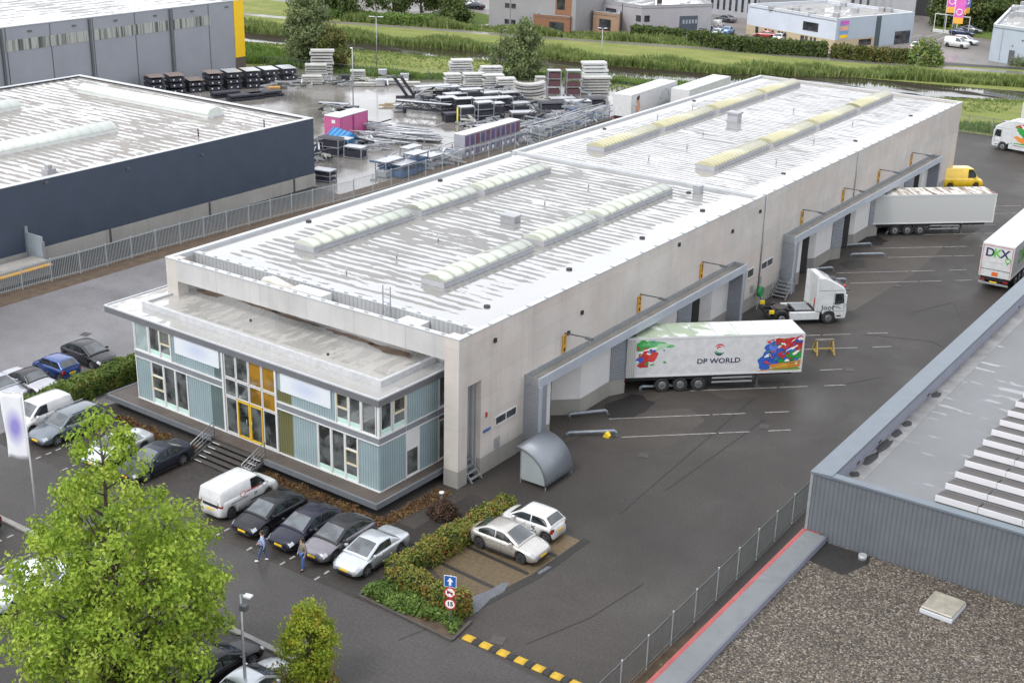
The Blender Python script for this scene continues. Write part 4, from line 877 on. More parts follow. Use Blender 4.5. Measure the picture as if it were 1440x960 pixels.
def car(label, kind, col, x, y, head, cat='car', roofcol=None, metal=.5, rims=rimm, panelvan=False, group=None, name='parked_car', topcol=None, roofglass=False, lights='both', wscreen=carglass, far=False):
    K = KINDS[kind]; Lc, Wc, Hc = K['L'], K['W'], K['H']; belt = K['belt']; f0, f1, r1, r0 = K['can']
    root = empty(name, (x, y, 0), label, cat, radians(head), group)
    pm = paint('paint_%02x%02x%02x_%d' % (*[int(min(1, c)*255) for c in col], int(metal*10)), col, metal)
    X = lambda d: Lc/2-d                       # distance from the nose -> local x
    wr = .315; zc = wr; R = .37; xw = (K['fo'], K['fo']+K['wbase'])
    st = {0.0, .02, .05, .1, .18, .3, Lc, Lc-.02, Lc-.05, Lc-.1, Lc-.2}
    st |= {i*Lc/(14 if far else 26) for i in range(1, 26) if i*Lc/(14 if far else 26) < Lc}
    for c in xw: st |= {c+R*cos(pi*i/8) for i in range(9)}|{c-R-.012, c+R+.012}
    st = sorted(st); hw = Wc/2; rings = []
    for d in st:
        e = min(d, Lc-d); w = hw*(1-.16*max(0, 1-e/.55)**2.2-.10*max(0, 1-e/.08)**2)
        zb = .20+.10*max(0, 1-e/.3)
        for c in xw:
            if abs(d-c) <= R+1e-6: zb = max(zb, zc+sqrt(max(0, R*R-(d-c)**2))*.97)
        zt = max(sinterp(K['top'], d), zb+.08)
        hgt = zt-zb
        half = [(0, zb), (w*.82, zb), (w*.965, zb+min(.09, hgt*.2)), (w, zb+hgt*.5), (w*.992, zt-min(.20, hgt*.42)), (w*.945, zt-min(.07, hgt*.2)), (w*.84, zt-.008), (w*.45, zt+.02), (0, zt+.03)]
        rings.append([(X(d), yy, z) for yy, z in half]+[(X(d), -yy, z) for yy, z in half[-2:0:-1]])
    m = len(rings[0]); b = MB(); vs = [p for r in rings for p in r]; fs = []
    for i in range(len(rings)-1):
        for k in range(m): fs.append((i*m+k, i*m+(k+1) % m, (i+1)*m+(k+1) % m, (i+1)*m+k))
    b.add(vs, fs, 0, True); b.f += [tuple(range(m)), tuple(range((len(rings)-1)*m, len(rings)*m))]; b.mi += [0, 0]; b.sm += [True, True]
    body = b.build('body', pm, root)
    # canopy
    roofz = Hc; prof = [(f0, belt), (f1, roofz-.05), (f1+.25, roofz-.01), ((f1+r1)/2, roofz), (r1-.2, roofz-.02), (r1, roofz-.06), (r0, belt+(.04 if not panelvan else .1))]
    wb = hw*.925; wt = hw*(.735 if Hc < 1.7 else .83)
    def sy(z): t = max(0, min(1, (z-belt)/(roofz-belt))); return wb+(wt-wb)*t
    cs = sorted({f0+(f1-f0)*i/6 for i in range(7)}|{f1+(r1-f1)*i/8 for i in range(9)}|{r1+(r0-r1)*i/6 for i in range(7)}|{f1+.08, r1-.08})
    rings = []
    for d in cs:
        z = interp(prof, d); y1 = sy(z); k_ = min(.06, (z-belt)*.5+.003)
        half = [(wb, belt-.12), (sy(z-k_), z-k_), (y1*.93, z-k_*.15), (y1*.5, z+.018), (0, z+.028)]
        rings.append([(X(d), yy, zz) for yy, zz in half]+[(X(d), -yy, zz) for yy, zz in half[-2::-1]])
    m = len(rings[0]); b = MB(); fs = []
    for i in range(len(rings)-1):
        for k in range(m-1): fs.append((i*m+k, i*m+k+1, (i+1)*m+k+1, (i+1)*m+k))
    b.add([p for r in rings for p in r], fs, 0, True); b.f += [tuple(range(m)), tuple(range((len(rings)-1)*m, len(rings)*m))]; b.mi += [0, 0]; b.sm += [False, False]
    cm = pm if roofcol is None else paint('roof_%02x%02x%02x' % tuple(int(min(1, c)*255) for c in roofcol), roofcol, 0, .5)
    cab = b.build('roof', cm, body)
    if roofglass:
        g = MB(); g.add([(X(d), s*sy(roofz)*.78, interp(prof, d)+.034-.012*abs(s)) for d in (f1+.12, (f1+r1)/2, r1-.25) for s in (-1, 0, 1)], [(0, 1, 4, 3), (1, 2, 5, 4), (3, 4, 7, 6), (4, 5, 8, 7)], 0, True); g.build('sunroof', carglass, cab)
    def slope(da, db, ta, tb, nm, mat, mg=.07):
        g = MB(); n = 4; vs = []
        for i in range(n+1):
            t = ta+(tb-ta)*i/n; d = da+(db-da)*t; z = interp(prof, d); wd = sy(z)-mg
            nx = 1 if db > da and nm == 'windscreen' else -1
            for s in (-1, -.55, 0, .55, 1): vs.append((X(d)+.012*nx, s*wd*(.93 if abs(s) == 1 else 1), z+.012+.026*(1-abs(s))))
        g.add(vs, [(i*5+j, i*5+j+1, (i+1)*5+j+1, (i+1)*5+j) for i in range(n) for j in range(4)], 0, True); return g.build(nm, mat, body)
    slope(f0, f1, .10, .95, 'windscreen', screen_g if wscreen is carglass else wscreen)
    if not panelvan: slope(r0, r1, .14, .92, 'rear_window', carglass)
    def side_win(da, db, nm='side_window'):
        for s in (-1, 1):
            g = MB(); vs = []; n = 8
            for i in range(n+1):
                d = da+(db-da)*i/n; zt = min(interp(prof, d)-.075, roofz-.10); zb = belt+.045; zt = max(zt, zb+.004)
                for z in (zb, zt): vs.append((X(d), s*(sy(z)+.010), z))
            g.add(vs, [(2*i, 2*i+1, 2*i+3, 2*i+2) for i in range(n)], 0, True); g.build(nm, carglass, body)
    if panelvan: side_win(f0+.28, f1+.55)
    else:
        mid = f1+(r1-f1)*(.46 if kind not in ('coupe', 'conv') else .9)
        side_win(f0+.25, mid-.03)
        if kind not in ('coupe', 'conv'): side_win(mid+.05, r1+(r0-r1)*.45)
    u = MB(); u.box(-Lc/2+.35, Lc/2-.35, -hw+.22, hw-.22, .16, .62); u.build('underbody', trimb, root)
    for c in xw:
        for s in (-1, 1):
            wv = MB(); ya = s*(hw-.20); yb = s*(hw-.02)
            y0_, y1_ = min(ya, yb), max(ya, yb); n = 20
            wv.tube([(X(c), y0_, zc), (X(c), y0_+.03, zc), (X(c), y1_-.03, zc), (X(c), y1_, zc)], [wr*.93, wr, wr, wr*.93], n); wo = wv.build('wheel', rub, root)
            if not far:
                yo = s*(hw-.018); r = MB(); r.tube([(X(c), yo-.012*s, zc), (X(c), yo, zc)], [wr*.66, wr*.62], 16); ro = r.build('rim', steelrim, wo)
                r = MB(); 
                for k in range(5):
                    a = 2*pi*k/5; r.bar((X(c), yo+.004*s, zc), (X(c)+cos(a)*wr*.62, yo+.004*s, zc+sin(a)*wr*.62), .06, .02, up=(0, 1, 0))
                r.build('spoke', rims, wo)
    zt = interp(K['top'], .18); zr = interp(K['top'], Lc-.08)
    def wid(d): e = min(d, Lc-d); return hw*(1-.16*max(0, 1-e/.55)**2.2-.10*max(0, 1-e/.08)**2)
    def shoulder(d, grow):
        w_ = wid(d); z_ = max(sinterp(K['top'], d), .3); hg = z_-.2
        return [(w_*.992+grow, z_-min(.20, hg*.42)), (w_*.945+grow*.8, z_-min(.07, hg*.2)+grow*.6), (w_*.84, z_-.008+grow), (w_*.66, z_+.008+grow)]
    for s in (-1, 1):
        if lights in ('both', 'front'):
            b = MB(); ds = (.06, .13, .21, .30); vs = []
            for i, d in enumerate(ds):
                r_ = shoulder(d, .012)[:3]; r_[0] = (r_[0][0], r_[1][1]*.55+r_[0][1]*.45)
                vs += [(X(d)+.008, s*yy, z) for yy, z in r_]
            b.add(vs, [(3*i+j, 3*i+j+1, 3*i+j+4, 3*i+j+3) for i in range(len(ds)-1) for j in range(2)], 0, True); b.build('headlight', lampm, root, fix=False)
        tall = kind in ('minivan', 'boxvan', 'city', 'hatch', 'wagon', 'suv')
        b = MB(); ds = (Lc-.17, Lc-.09, Lc-.045, Lc-.025); vs = []
        for i, d in enumerate(ds):
            w_ = wid(d) if i < 3 else wid(d)*.80; zz = zr-.04
            vs += [(X(d)-.012, s*(w_+.010), zz-(.24 if tall else .15)), (X(d)-.012, s*(w_*.985+.012), zz-.07), (X(d)-.012, s*(w_*(.93 if i < 3 else .98)+.012), zz+(.0 if not tall else .03))]
        b.add(vs, [(3*i+j, 3*i+j+1, 3*i+j+4, 3*i+j+3) for i in range(len(ds)-1) for j in range(2)], 0, True); b.build('tail_light', redl, root, fix=False)
        if not far:
            b = MB(); dm = f0+.42; b.box(X(dm)-.09, X(dm)+.06, min(s*(hw-.02), s*(hw+.17)), max(s*(hw-.02), s*(hw+.17)), belt-.02, belt+.12); b.build('mirror', pm if roofcol is None else trimb, root, bevel=.03)
    if not far:
        seams = [f0+.12, f0+1.12] if kind in ('coupe', 'conv', 'city') or panelvan else [f0+.12, f0+1.05, min(r1+.1, f0+2.05)]
        b = MB()
        for s in (-1, 1):
            for d in seams:
                w_ = wid(d); z_ = sinterp(K['top'], d); hg = z_-.2; ro_ = [(w_*.965, .2+min(.09, hg*.2)), (w_, .2+hg*.5), (w_*.992, z_-min(.20, hg*.42)), (w_*.945, z_-min(.07, hg*.2))]
                b.add([(X(d)+e, s*(y_+.003), z__) for y_, z__ in ro_ for e in (-.008, .008)], [(2*j, 2*j+1, 2*j+3, 2*j+2) for j in range(3)])
        b.build('door_seam', trimb, root, fix=False)
        for s in (-1, 1):
            b = MB(); ya, yb = sorted((s*(hw-.03), s*(hw+.006))); b.box(X(xw[1]-R-.03), X(xw[0]+R+.03), ya, yb, .19, .27); b.build('sill', trimb, root)
            for d in seams[1:]:
                b = MB(); ya, yb = sorted((s*(wid(d)-.01), s*(wid(d)+.02))); b.box(X(d)+.03, X(d)+.19, ya, yb, belt-.16, belt-.125); b.build('door_handle', pm, root)
        if kind == 'wagon':
            for s in (-1, 1): b = MB(); ya, yb = sorted((s*(wt-.02), s*(wt+.02))); b.box(X(r1-.1), X(f1+.15), ya, yb, Hc-.01, Hc+.05); b.build('roof_rail', rimm, root)
        b = MB(); b.box(Lc/2-.10, Lc/2-.012, -hw*.42, hw*.42, .50, zt-.16); b.build('grille', trimb, root, bevel=.02)
        b = MB(); b.box(Lc/2-.06, Lc/2+.004, -hw*.62, hw*.62, .27, .40); b.build('lower_grille', trimb, root, bevel=.02)
        b = MB(); b.box(Lc/2-.02, Lc/2+.018, -.26, .26, .42, .53); b.build('number_plate', plate_y, root)
        b = MB(); b.box(-Lc/2-.012, -Lc/2+.04, -.26, .26, .62, .73); b.build('number_plate', plate_y, root)
    return root
silver = (.50, .53, .56); white = (.58, .59, .59); nearblack = (.010, .011, .016); dgrey = (.10, .10, .115); dnavy = (.014, .014, .03)
car('silver folding roof coupe at the hedge end of the row before the office', 'coupe', silver, 1.2, -8.78, -90, metal=.6, group='cars parked before the office')
car('grey hatchback with black roof between dark saloon and silver coupe', 'hatch', (.17, .16, .18), -1.0, -8.8, -90, metal=.55, roofcol=(.015, .015, .017), group='cars parked before the office')
car('dark navy saloon parked behind the two walkers', 'hatch', dnavy, -3.1, -9.0, -90, metal=.3, group='cars parked before the office')
car('small black hatchback with round headlights next to the white van', 'hatch', nearblack, -5.62, -9.1, -90, metal=.2, group='cars parked before the office')
cv = car('white panel van with red ring logo, parked nose in below the entrance steps', 'boxvan', white, -8.4, -8.6, 90, cat='van', name='delivery_van', metal=0, panelvan=True, rims=steelrim, group='cars parked before the office')
nv_ = car('white rounded van beside the long hedge', 'minivan', white, -25.15, -8.95, -90, cat='van', name='delivery_van', metal=0, panelvan=True, rims=steelrim, group='cars parked before the office')
car('slate grey estate car with silver roof rails beside the white rounded van', 'wagon', (.13, .155, .18), -23.0, -8.6, -90, metal=.55, group='cars parked before the office')
car('silver coupe half hidden by the big tree in the office row', 'coupe', (.55, .58, .6), -18.2, -8.8, -90, metal=.6, group='cars parked before the office')
car('dark grey saloon just left of the entrance steps', 'sedan', (.03, .035, .05), -15.25, -8.55, -90, metal=.4, group='cars parked before the office')
car('silver convertible with dark soft top behind the long hedge', 'conv', (.40, .40, .43), -30.3, -5.85, 0, metal=.6, roofcol=(.03, .027, .03), group='cars behind the long hedge')
car('small blue hatchback behind the long hedge', 'city', (.02, .06, .22), -31.0, -3.35, 180, metal=.4, group='cars behind the long hedge')
car('black hatchback nearest the office behind the long hedge', 'hatch', (.03, .03, .035), -31.2, -.5, 0, metal=.3, group='cars behind the long hedge')
q = at(28, 549, .8); car('silver saloon cut by the left edge behind the hedge', 'hatch', (.42, .43, .47), q.x-1.9, q.y-.3, 0, metal=.6, group='cars behind the long hedge')
car('silver three door hatchback on the brown paved bays beside the hedge', 'hatch', (.47, .455, .43), 6.15, -3.72, 0, metal=.55, rims=steelrim, group='cars on the brown bays')
wc = car('small white city car with red tail lights on the brown paved bays', 'city', white, 6.0, -1.35, 180, metal=0, group='cars on the brown bays')
car('black saloon at the lamp post in the lower row', 'sedan', (.012, .011, .013), 2.1, -20.35, 90, metal=.3, group='cars in the lower row')
car('silver grey saloon by the yellow green shrub in the lower row', 'sedan', (.48, .51, .54), 4.55, -20.6, 90, metal=.6, group='cars in the lower row')
car('dark hatchback cut by the left edge in the lower row', 'hatch', (.03, .035, .045), -16.75, -20.25, -90, metal=.3, group='cars in the lower row')
q = at(42, 797, 1.4); car('white hatchback left of the big tree in the lower row', 'hatch', (.66, .70, .74), q.x, q.y-.3, -90, metal=.1, group='cars in the lower row')
q = at(105, 790, 1.2); car('pale silver car behind the big tree crown in the lower row', 'hatch', (.55, .6, .66), q.x, q.y, 90, metal=.4, group='cars in the lower row')
# emblem and lettering on the van, graphics on the small car
redp = M('red_print', (.45, .05, .04), .5, .02); blackp = M('black_print', (.03, .03, .035), .5, .02)
b = MB(); 
ring = [(-.62+.17*cos(2*pi*i/20), -.905, 1.18+.17*sin(2*pi*i/20)) for i in range(21)]; b.tube(ring, .016, 5); b.build('ring_logo', redp, cv)
b = MB(); rq = random.Random(4); x_ = -.36
while x_ < .55: w__ = rq.uniform(.04, .09); b.box(x_, x_+w__, -.918, -.905, 1.17, 1.25); x_ += w__+rq.choice((.02, .02, .06))
b.build('faint_print', redp, cv)
b = MB(); b.box(-1.5, -.3, -.928, -.915, .92, .95); b.box(-.1, 1.0, -.928, -.915, .55, .62); b.build('side_rail', trimb, cv)
b = MB(); b.box(.22, .26, -.93, -.9, .82, .95); b.box(.34, .38, -.93, -.9, .82, .95); b.build('door_handle', trimb, cv)
b = MB(); b.box(-2.225, -2.19, -.62, .5, .86, 1.0); b.build('rear_handle_strip', trimb, cv)
b = MB(); rr = random.Random(2)
for k in range(7):
    cx, cz = rr.uniform(-.75, -.5), rr.uniform(.55, .85); b.box(cx, cx+rr.uniform(.03, .12), .812, .82, cz, cz+rr.uniform(.03, .1))
b.build('side_graphic', blackp, wc)
b = MB(); b.add([(-1.55, .872, 1.02), (-.75, .872, 1.0), (-.35, .868, 1.12), (-.6, .868, 1.16), (-1.5, .87, 1.12)], [tuple(range(5))]); b.build('dark_graphic', blackp, nv_, fix=False)
# cars across the canal, small in the picture
def farcar(label, kind, col, px, py, head, cat='car', name='parked_car', pv=False, grp='vehicles in the business park'):
    q = at(px, py); return car(label, kind, col, q.x, q.y, head, cat, metal=.2, far=True, panelvan=pv, name=name, group=grp)
farcar('white panel van in the open car park near the flags', 'boxvan', white, 1345, 67, -8, 'van', 'delivery_van', True)
farcar('white estate car half behind the white van in the open car park', 'wagon', (.6, .62, .66), 1357, 62, -8)
farcar('dark blue car beyond the round bush', 'sedan', (.02, .04, .12), 1352, 50, 0)
farcar('grey car parked before the far trees on the right', 'sedan', (.2, .22, .25), 1364, 46, 0)
farcar('white high van between the two brick annexes', 'boxvan', white, 818, 33, -10, 'van', 'delivery_van', True)
farcar('silver white hatchback in front of the high van', 'hatch', (.6, .62, .66), 820, 38, 180)
farcar('pale car beside the pale brick annex', 'hatch', (.5, .58, .6), 831, 38, 160)
farcar('black saloon leftmost by the sectional door', 'sedan', nearblack, 976, 47, 190)
farcar('dark car second from left by the sectional door', 'sedan', dgrey, 996, 46, 190)
farcar('white small van parked by the sectional door', 'minivan', white, 1009, 41, 100, 'van', 'delivery_van', True)
farcar('pale blue hatchback behind the trimmed hedge', 'hatch', (.4, .48, .6), 1010, 51, 100)
farcar('bright blue hatchback right of the pale one behind the hedge', 'hatch', (.08, .25, .5), 1023, 48, 100)
farcar('black pickup parked at the striped hall', 'sedan', dgrey, 1020, 31, 170)
farcar('dark car on the lawn track left of the grey office', 'hatch', dnavy, 668, 13, 180)
farcar('white car at the left of the grey office', 'hatch', white, 661, 9, 180)
farcar('dark red car behind the hedge of the white unit', 'hatch', (.3, .04, .04), 1076, 54, 190)
farcar('white car half hidden by the hedge of the white unit', 'hatch', white, 1096, 58, 100)
farcar('white van at the corner of the white unit', 'hatch', white, 1288, 70, 100)

# ------------------------------------------------------------------ trucks and trailers
tr_white = paint('trailer_white', (.56, .57, .58), 0, .45)
tr_roof = roof_membrane('trailer_roof', (.5, .52, .5), 'x', 2.2, .4, .35)
def truckwheel(parent, x, s, r=.5, y=1.24, w=.34, hub=rimm):
    wv = MB(); ya, yb = sorted((s*y, s*(y-w))); wv.tube([(x, ya, r), (x, ya+.05, r), (x, yb-.05, r), (x, yb, r)], [r*.92, r, r, r*.92], 22); wo = wv.build('wheel', rub, parent)
    h = MB(); yo = s*y; h.tube([(x, yo-.02*s, r), (x, yo+.012*s, r)], [r*.56, r*.50], 18, 0); h.build('rim', hub, wo)
    h = MB(); h.tube([(x, yo, r), (x, yo+.06*s, r)], [r*.26, r*.2], 12); h.build('hub', dkgrey, wo)
def trailer(label, rear, ang, Ln, z0=1.15, z1=3.95, side=tr_white, roof=tr_roof, axles=(2.4, 3.65, 4.9), legs=True, cat='trailer', group=None, roofdetail=True, name='semi_trailer'):
    """x points to the front; origin at the rear centre on the ground"""
    t = empty(name, (rear[0], rear[1], 0), label, cat, ang, group); w = 1.275
    b = MB(); b.box(0, Ln, -w, w, z0, z1-.02); body = b.build('body', side, t, bevel=.02)
    b = MB(); b.box(.06, Ln-.06, -w+.06, w-.06, z1-.02, z1+.012); r = b.build('roof', roof, t)
    if roofdetail:
        for k in range(1, 8):
            s = MB(); s.box(Ln*k/8-.02, Ln*k/8+.02, -w+.08, w-.08, z1+.012, z1+.022); s.build('roof_seam', greym, r)
    b = MB(); 
    for s in (-1, 1): b.box(0, Ln, min(s*w, s*(w+.02)), max(s*w, s*(w+.02)), z0, z0+.13); b.box(0, Ln, min(s*w, s*(w+.02)), max(s*w, s*(w+.02)), z1-.12, z1)
    for x in (0, Ln-.12): b.box(x, x+.12, -w-.024, -w, z0+.13, z1-.12); b.box(x, x+.12, w, w+.024, z0+.13, z1-.12)
    b.build('edge_frame', whitem, t)
    b = MB(); b.box(.2, Ln-.4, -.5, .5, .72, z0); b.box(.1, axles[-1]+.9, -1.1, 1.1, .85, z0-.02); b.build('chassis', trimb, t)
    for x in axles:
        for s in (-1, 1): truckwheel(t, x, s)
    if legs:
        for s in (-1, 1):
            b = MB(); b.box(Ln-3.0, Ln-2.84, min(s*.75, s*.9), max(s*.75, s*.9), .06, z0); b.box(Ln-3.08, Ln-2.76, min(s*.68, s*.97), max(s*.68, s*.97), 0, .06); b.build('landing_leg', dkgrey, t)
    if legs:
        for s in (-1, 1):
            b = MB()
            for z in (.55, .85): b.box(axles[-1]+.9, Ln-3.4, min(s*1.2, s*1.24), max(s*1.2, s*1.24), z, z+.12)
            b.build('side_guard', greym, t)
        b = MB(); b.box(axles[-1]+1.2, axles[-1]+2.3, -.9, -.5, .45, .95); b.build('tool_box', trimb, t)
    b = MB(); b.box(-.12, 0, -1.2, 1.2, .55, .68); b.build('rear_bumper', greym, t)
    for s in (-1, 1):
        b = MB(); b.box(-.05, .02, min(s*.75, s*1.15), max(s*.75, s*1.15), .8, .95); b.build('tail_light', redl, t)
    return t
def splash(parent, blobs, y, seed=1):
    """printed artwork: patches (cx, cz, rx, rz, turn, colour) on the side facing -y"""
    root_mats = []; b = MB(); rr = random.Random(seed)
    for i, (cx, cz, rx, rz, a, c) in enumerate(blobs):
        m = M('print_%02x%02x%02x' % tuple(int(v*255) for v in c), c, .5, .15, 4)
        if m not in root_mats: root_mats.append(m)
        n = 26; vs = []; ph = rr.uniform(0, 6); ph2 = rr.uniform(0, 6)
        for k in range(n):
            t = 2*pi*k/n; q = 1+.16*sin(3*t+ph)+.12*sin(7*t+ph2)+rr.uniform(-.05, .05); u = rx*q*cos(t); v = rz*q*sin(t)
            vs.append((cx+u*cos(a)-v*sin(a), y-.0016*(i+1), cz+u*sin(a)+v*cos(a)))
        lim = parent.get('art', None)
        if lim: vs = [(min(max(p[0], lim[0]), lim[1]), p[1], min(max(p[2], lim[2]), lim[3])) for p in vs]
        b.add(vs, [tuple(range(n))], root_mats.index(m))
    return b.build('printed_artwork', root_mats, parent, fix=False)
RED, BLU, GRN, ORG, YLW, WHT, DGN, PUR = (.42, .03, .03), (.03, .10, .42), (.03, .28, .05), (.62, .22, .03), (.65, .45, .05), (.72, .72, .72), (.02, .14, .03), (.28, .05, .30)
DA = atan2(.687, .727); U = Vector((cos(DA), sin(DA), 0)); N = Vector((-sin(DA), cos(DA), 0))
def dock_trailer(label, near, Ln, **k):
    p = Vector((near[0], near[1], 0))+N*1.275-U*.55; return trailer(label, p.xy, DA, Ln, **k)
algae = NT('algae_roof'); am = algae.ramp(algae.noise((.35, .5, 1), 4, .6, loc=(3, 0, 0)), 0, ((.46, 0), (.50, 1)))
_sx = algae.n('ShaderNodeSeparateXYZ'); algae.l(algae.tc, 'Object', _sx, 0); _mr = algae.n('ShaderNodeMapRange'); algae.l(_sx, 0, _mr, 0); _mr.inputs[1].default_value = 8.2; _mr.inputs[2].default_value = 6.6
algae.set(color=algae.mix((.56, .58, .57), (.30, .36, .26), algae.math('MULTIPLY', am.outputs[0], _mr.outputs[0])), rough=.35); algae = algae.m
dp = dock_trailer('white semi trailer with colourful splash artwork and DP WORLD lettering docked at the first ramps', (1.06, 17.9), 12.15, roof=algae, axles=(2.55, 3.8, 5.05))
rf = random.Random(12)
dp['art'] = (0.62, 12.03, 1.3, 3.8)
splash(dp, [(11.0, 2.75, 1.1, .95, .3, RED), (10.3, 2.65, .75, .8, .9, BLU), (9.7, 2.2, .55, .75, -.5, BLU), (11.3, 2.25, 1.0, .42, .25, GRN), (11.0, 3.35, .9, .3, .2, RED), (11.5, 1.75, .75, .25, .2, ORG), (10.5, 1.7, 1.0, .13, .05, ORG), (11.0, 1.45, 1.2, .13, 0, (.20, .30, .06)), (9.55, 1.6, .35, .25, .4, BLU), (10.6, 3.1, .28, .16, .4, WHT), (11.3, 2.85, .45, .1, .5, WHT), (11.2, 2.0, .7, .1, -.3, DGN), (10.0, 2.9, .25, .4, .3, (.12, .18, .6)), (11.75, 3.5, .25, .25, 0, BLU), (10.7, 2.45, .3, .25, 0, RED), (9.6, 1.36, .9, .03, .12, ORG), (11.6, 2.55, .35, .1, .7, WHT)]+[(rf.uniform(9.6, 11.9), rf.uniform(1.8, 3.75), rf.uniform(.05, .28), rf.uniform(.03, .12), rf.uniform(-.6, 1.0), rf.choice((RED, BLU, BLU, WHT, DGN, GRN, (.5, .05, .05), (.05, .15, .5)))) for _ in range(46)]+[(10.9+.12*j, 1.55+.16*j, 1.1, .035, .12+.05*j, (ORG, YLW, (.5, .3, .1))[j]) for j in range(3)], -1.275, 4)
splash(dp, [(1.1, 3.35, .6, .4, 0, GRN), (2.0, 3.45, 1.1, .22, -.1, (.10, .38, .14)), (2.3, 3.3, .5, .2, .3, (.35, .55, .35)), (1.35, 2.65, .65, .5, .2, RED), (1.7, 2.7, .4, .35, -.4, (.5, .05, .04)), (.9, 2.35, .3, .22, 0, BLU), (1.2, 2.1, .35, .25, .3, RED), (1.6, 3.15, .5, .08, .2, WHT), (1.5, 2.85, .16, .1, .2, WHT), (.95, 2.0, .2, .15, 0, RED)]+[(rf.uniform(.7, 2.6), rf.uniform(2.0, 3.75), rf.uniform(.04, .16), rf.uniform(.03, .1), rf.uniform(-.6, 1.0), rf.choice((RED, GRN, BLU, WHT, (.2, .45, .2)))) for _ in range(18)], -1.275, 9)
text('lettering', 'DP WORLD', .50, M('ink', (.02, .02, .06), .5), dp, (6.3, -1.283, 2.15), (pi/2, 0, 0), .008, sx=1.15)
for r0, a0, a1, c in ((.36, .15*pi, .85*pi, (.5, .04, .06)), (.36, 1.08*pi, 1.85*pi, (.02, .02, .07)), (.25, 1.05*pi, 1.75*pi, (.03, .3, .1)), (.2, .3*pi, .95*pi, (.5, .04, .06))):
    b = MB(); n = 14; vs = []
    for i in range(n+1):
        a = a0+(a1-a0)*i/n; w_ = .055*sin(pi*i/n)+.006; vs += [(6.3+(r0-w_)*cos(a), -1.281, 2.95+(r0-w_)*sin(a)), (6.3+(r0+w_)*cos(a), -1.281, 2.95+(r0+w_)*sin(a))]
    b.add(vs, [(2*i, 2*i+1, 2*i+3, 2*i+2) for i in range(n)]); b.build('emblem', M('emblem_%d' % int(a0*100), c, .5), dp, fix=False)
b = MB(); b.box(.05, .58, -1.33, -1.28, 1.2, 3.85); b.build('open_rear_door', ribbed('door_ribs', (.42, .42, .40), 'x', .13, .5, .4), dp)
rust = NT('rusty_roof'); rm = rust.ramp(rust.noise((.25, 1.5, 1), 5, .7, world=False), 0, ((.30, 0), (.42, 1))); rs = rust.ramp(rust.noise((2.6, .25, 1), 5, .7, world=False), 0, ((.44, 0), (.52, 1)))
rc = rust.mix((.62, .62, .60), (.13, .06, .03), rm.outputs[0]); rc = rust.mix(rc, (.55, .54, .50), rs.outputs[0]); rust.set(color=rc, rough=.6); rust = rust.m
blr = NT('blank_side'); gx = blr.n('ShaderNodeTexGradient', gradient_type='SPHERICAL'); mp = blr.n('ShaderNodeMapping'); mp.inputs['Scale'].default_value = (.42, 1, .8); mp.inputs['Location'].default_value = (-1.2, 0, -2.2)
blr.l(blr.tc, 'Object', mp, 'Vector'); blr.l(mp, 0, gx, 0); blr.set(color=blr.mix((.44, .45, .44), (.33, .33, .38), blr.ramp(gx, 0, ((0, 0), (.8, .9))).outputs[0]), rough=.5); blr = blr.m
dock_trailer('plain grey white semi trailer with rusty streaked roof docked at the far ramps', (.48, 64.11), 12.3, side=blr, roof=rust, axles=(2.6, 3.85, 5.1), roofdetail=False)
dk = trailer('white trailer with dark and green DKX rear lettering standing in the yard at the right', (14.0, 55.1), radians(91), 13.6, z1=3.98, roof=ribbed('trailer_roof_ribs', (.60, .61, .63), 'x', .5, .15, .4, dark=.9), roofdetail=False)
dkl = bpy.data.objects.new('rear_door', None); 
def rearplate(nm, y0, y1, z0, z1, m, off): b = MB(); b.box(-off-.004, -off+.004, y0, y1, z0, z1); return b.build(nm, m, dk)
navyp = M('navy_print', (.015, .025, .08), .5); greenp = M('green_print', (.10, .42, .04), .5)
for nm, s, yy, m in (('D', 'D', .62, navyp), ('K', 'K', .02, greenp), ('X', 'X', -.58, navyp)): text('rear_lettering', s, 1.0, m, dk, (-.012, yy, 3.2), (pi/2, 0, -pi/2), .02)
b = MB(); n = 16; vs = [(-.016, -.88+.2*cos(2*pi*i/n), 2.78+.2*sin(2*pi*i/n)) for i in range(n)]; b.tube(vs+[vs[0]], .035, 5); b.add([(-.016, -1.0, 2.62), (-.016, -.76, 2.62), (-.016, -.88, 2.3)], [(0, 1, 2)]); b.build('pin_emblem', greenp, dk, fix=False)
rearplate('stripe', -1.2, 1.2, 1.78, 1.83, M('stripe_grey', (.10, .13, .11), .5), .012); rearplate('hazard_board', -.25, .25, 1.28, 1.6, M('hazard_orange', (.65, .12, .02), .5), .016)
rearplate('number_plate', -.3, .3, .72, .84, plate_y, .13); rearplate('text_line', -.5, .75, 2.42, 2.47, M('faint', (.5, .5, .5), .5), .012)
redr = M('reflector_red', (.5, .08, .08), .5)
for y0, y1, z0, z1 in ((-1.2, 1.2, 3.78, 3.82), (-1.2, -1.16, 1.25, 3.78), (1.16, 1.2, 1.25, 3.78)): rearplate('reflector_tape', y0, y1, z0, z1, redr, .012)
text('side_lettering', 'DKX', 1.6, greenp, dk, (3.6, -1.29, 2.6), (pi/2, 0, 0), .03)
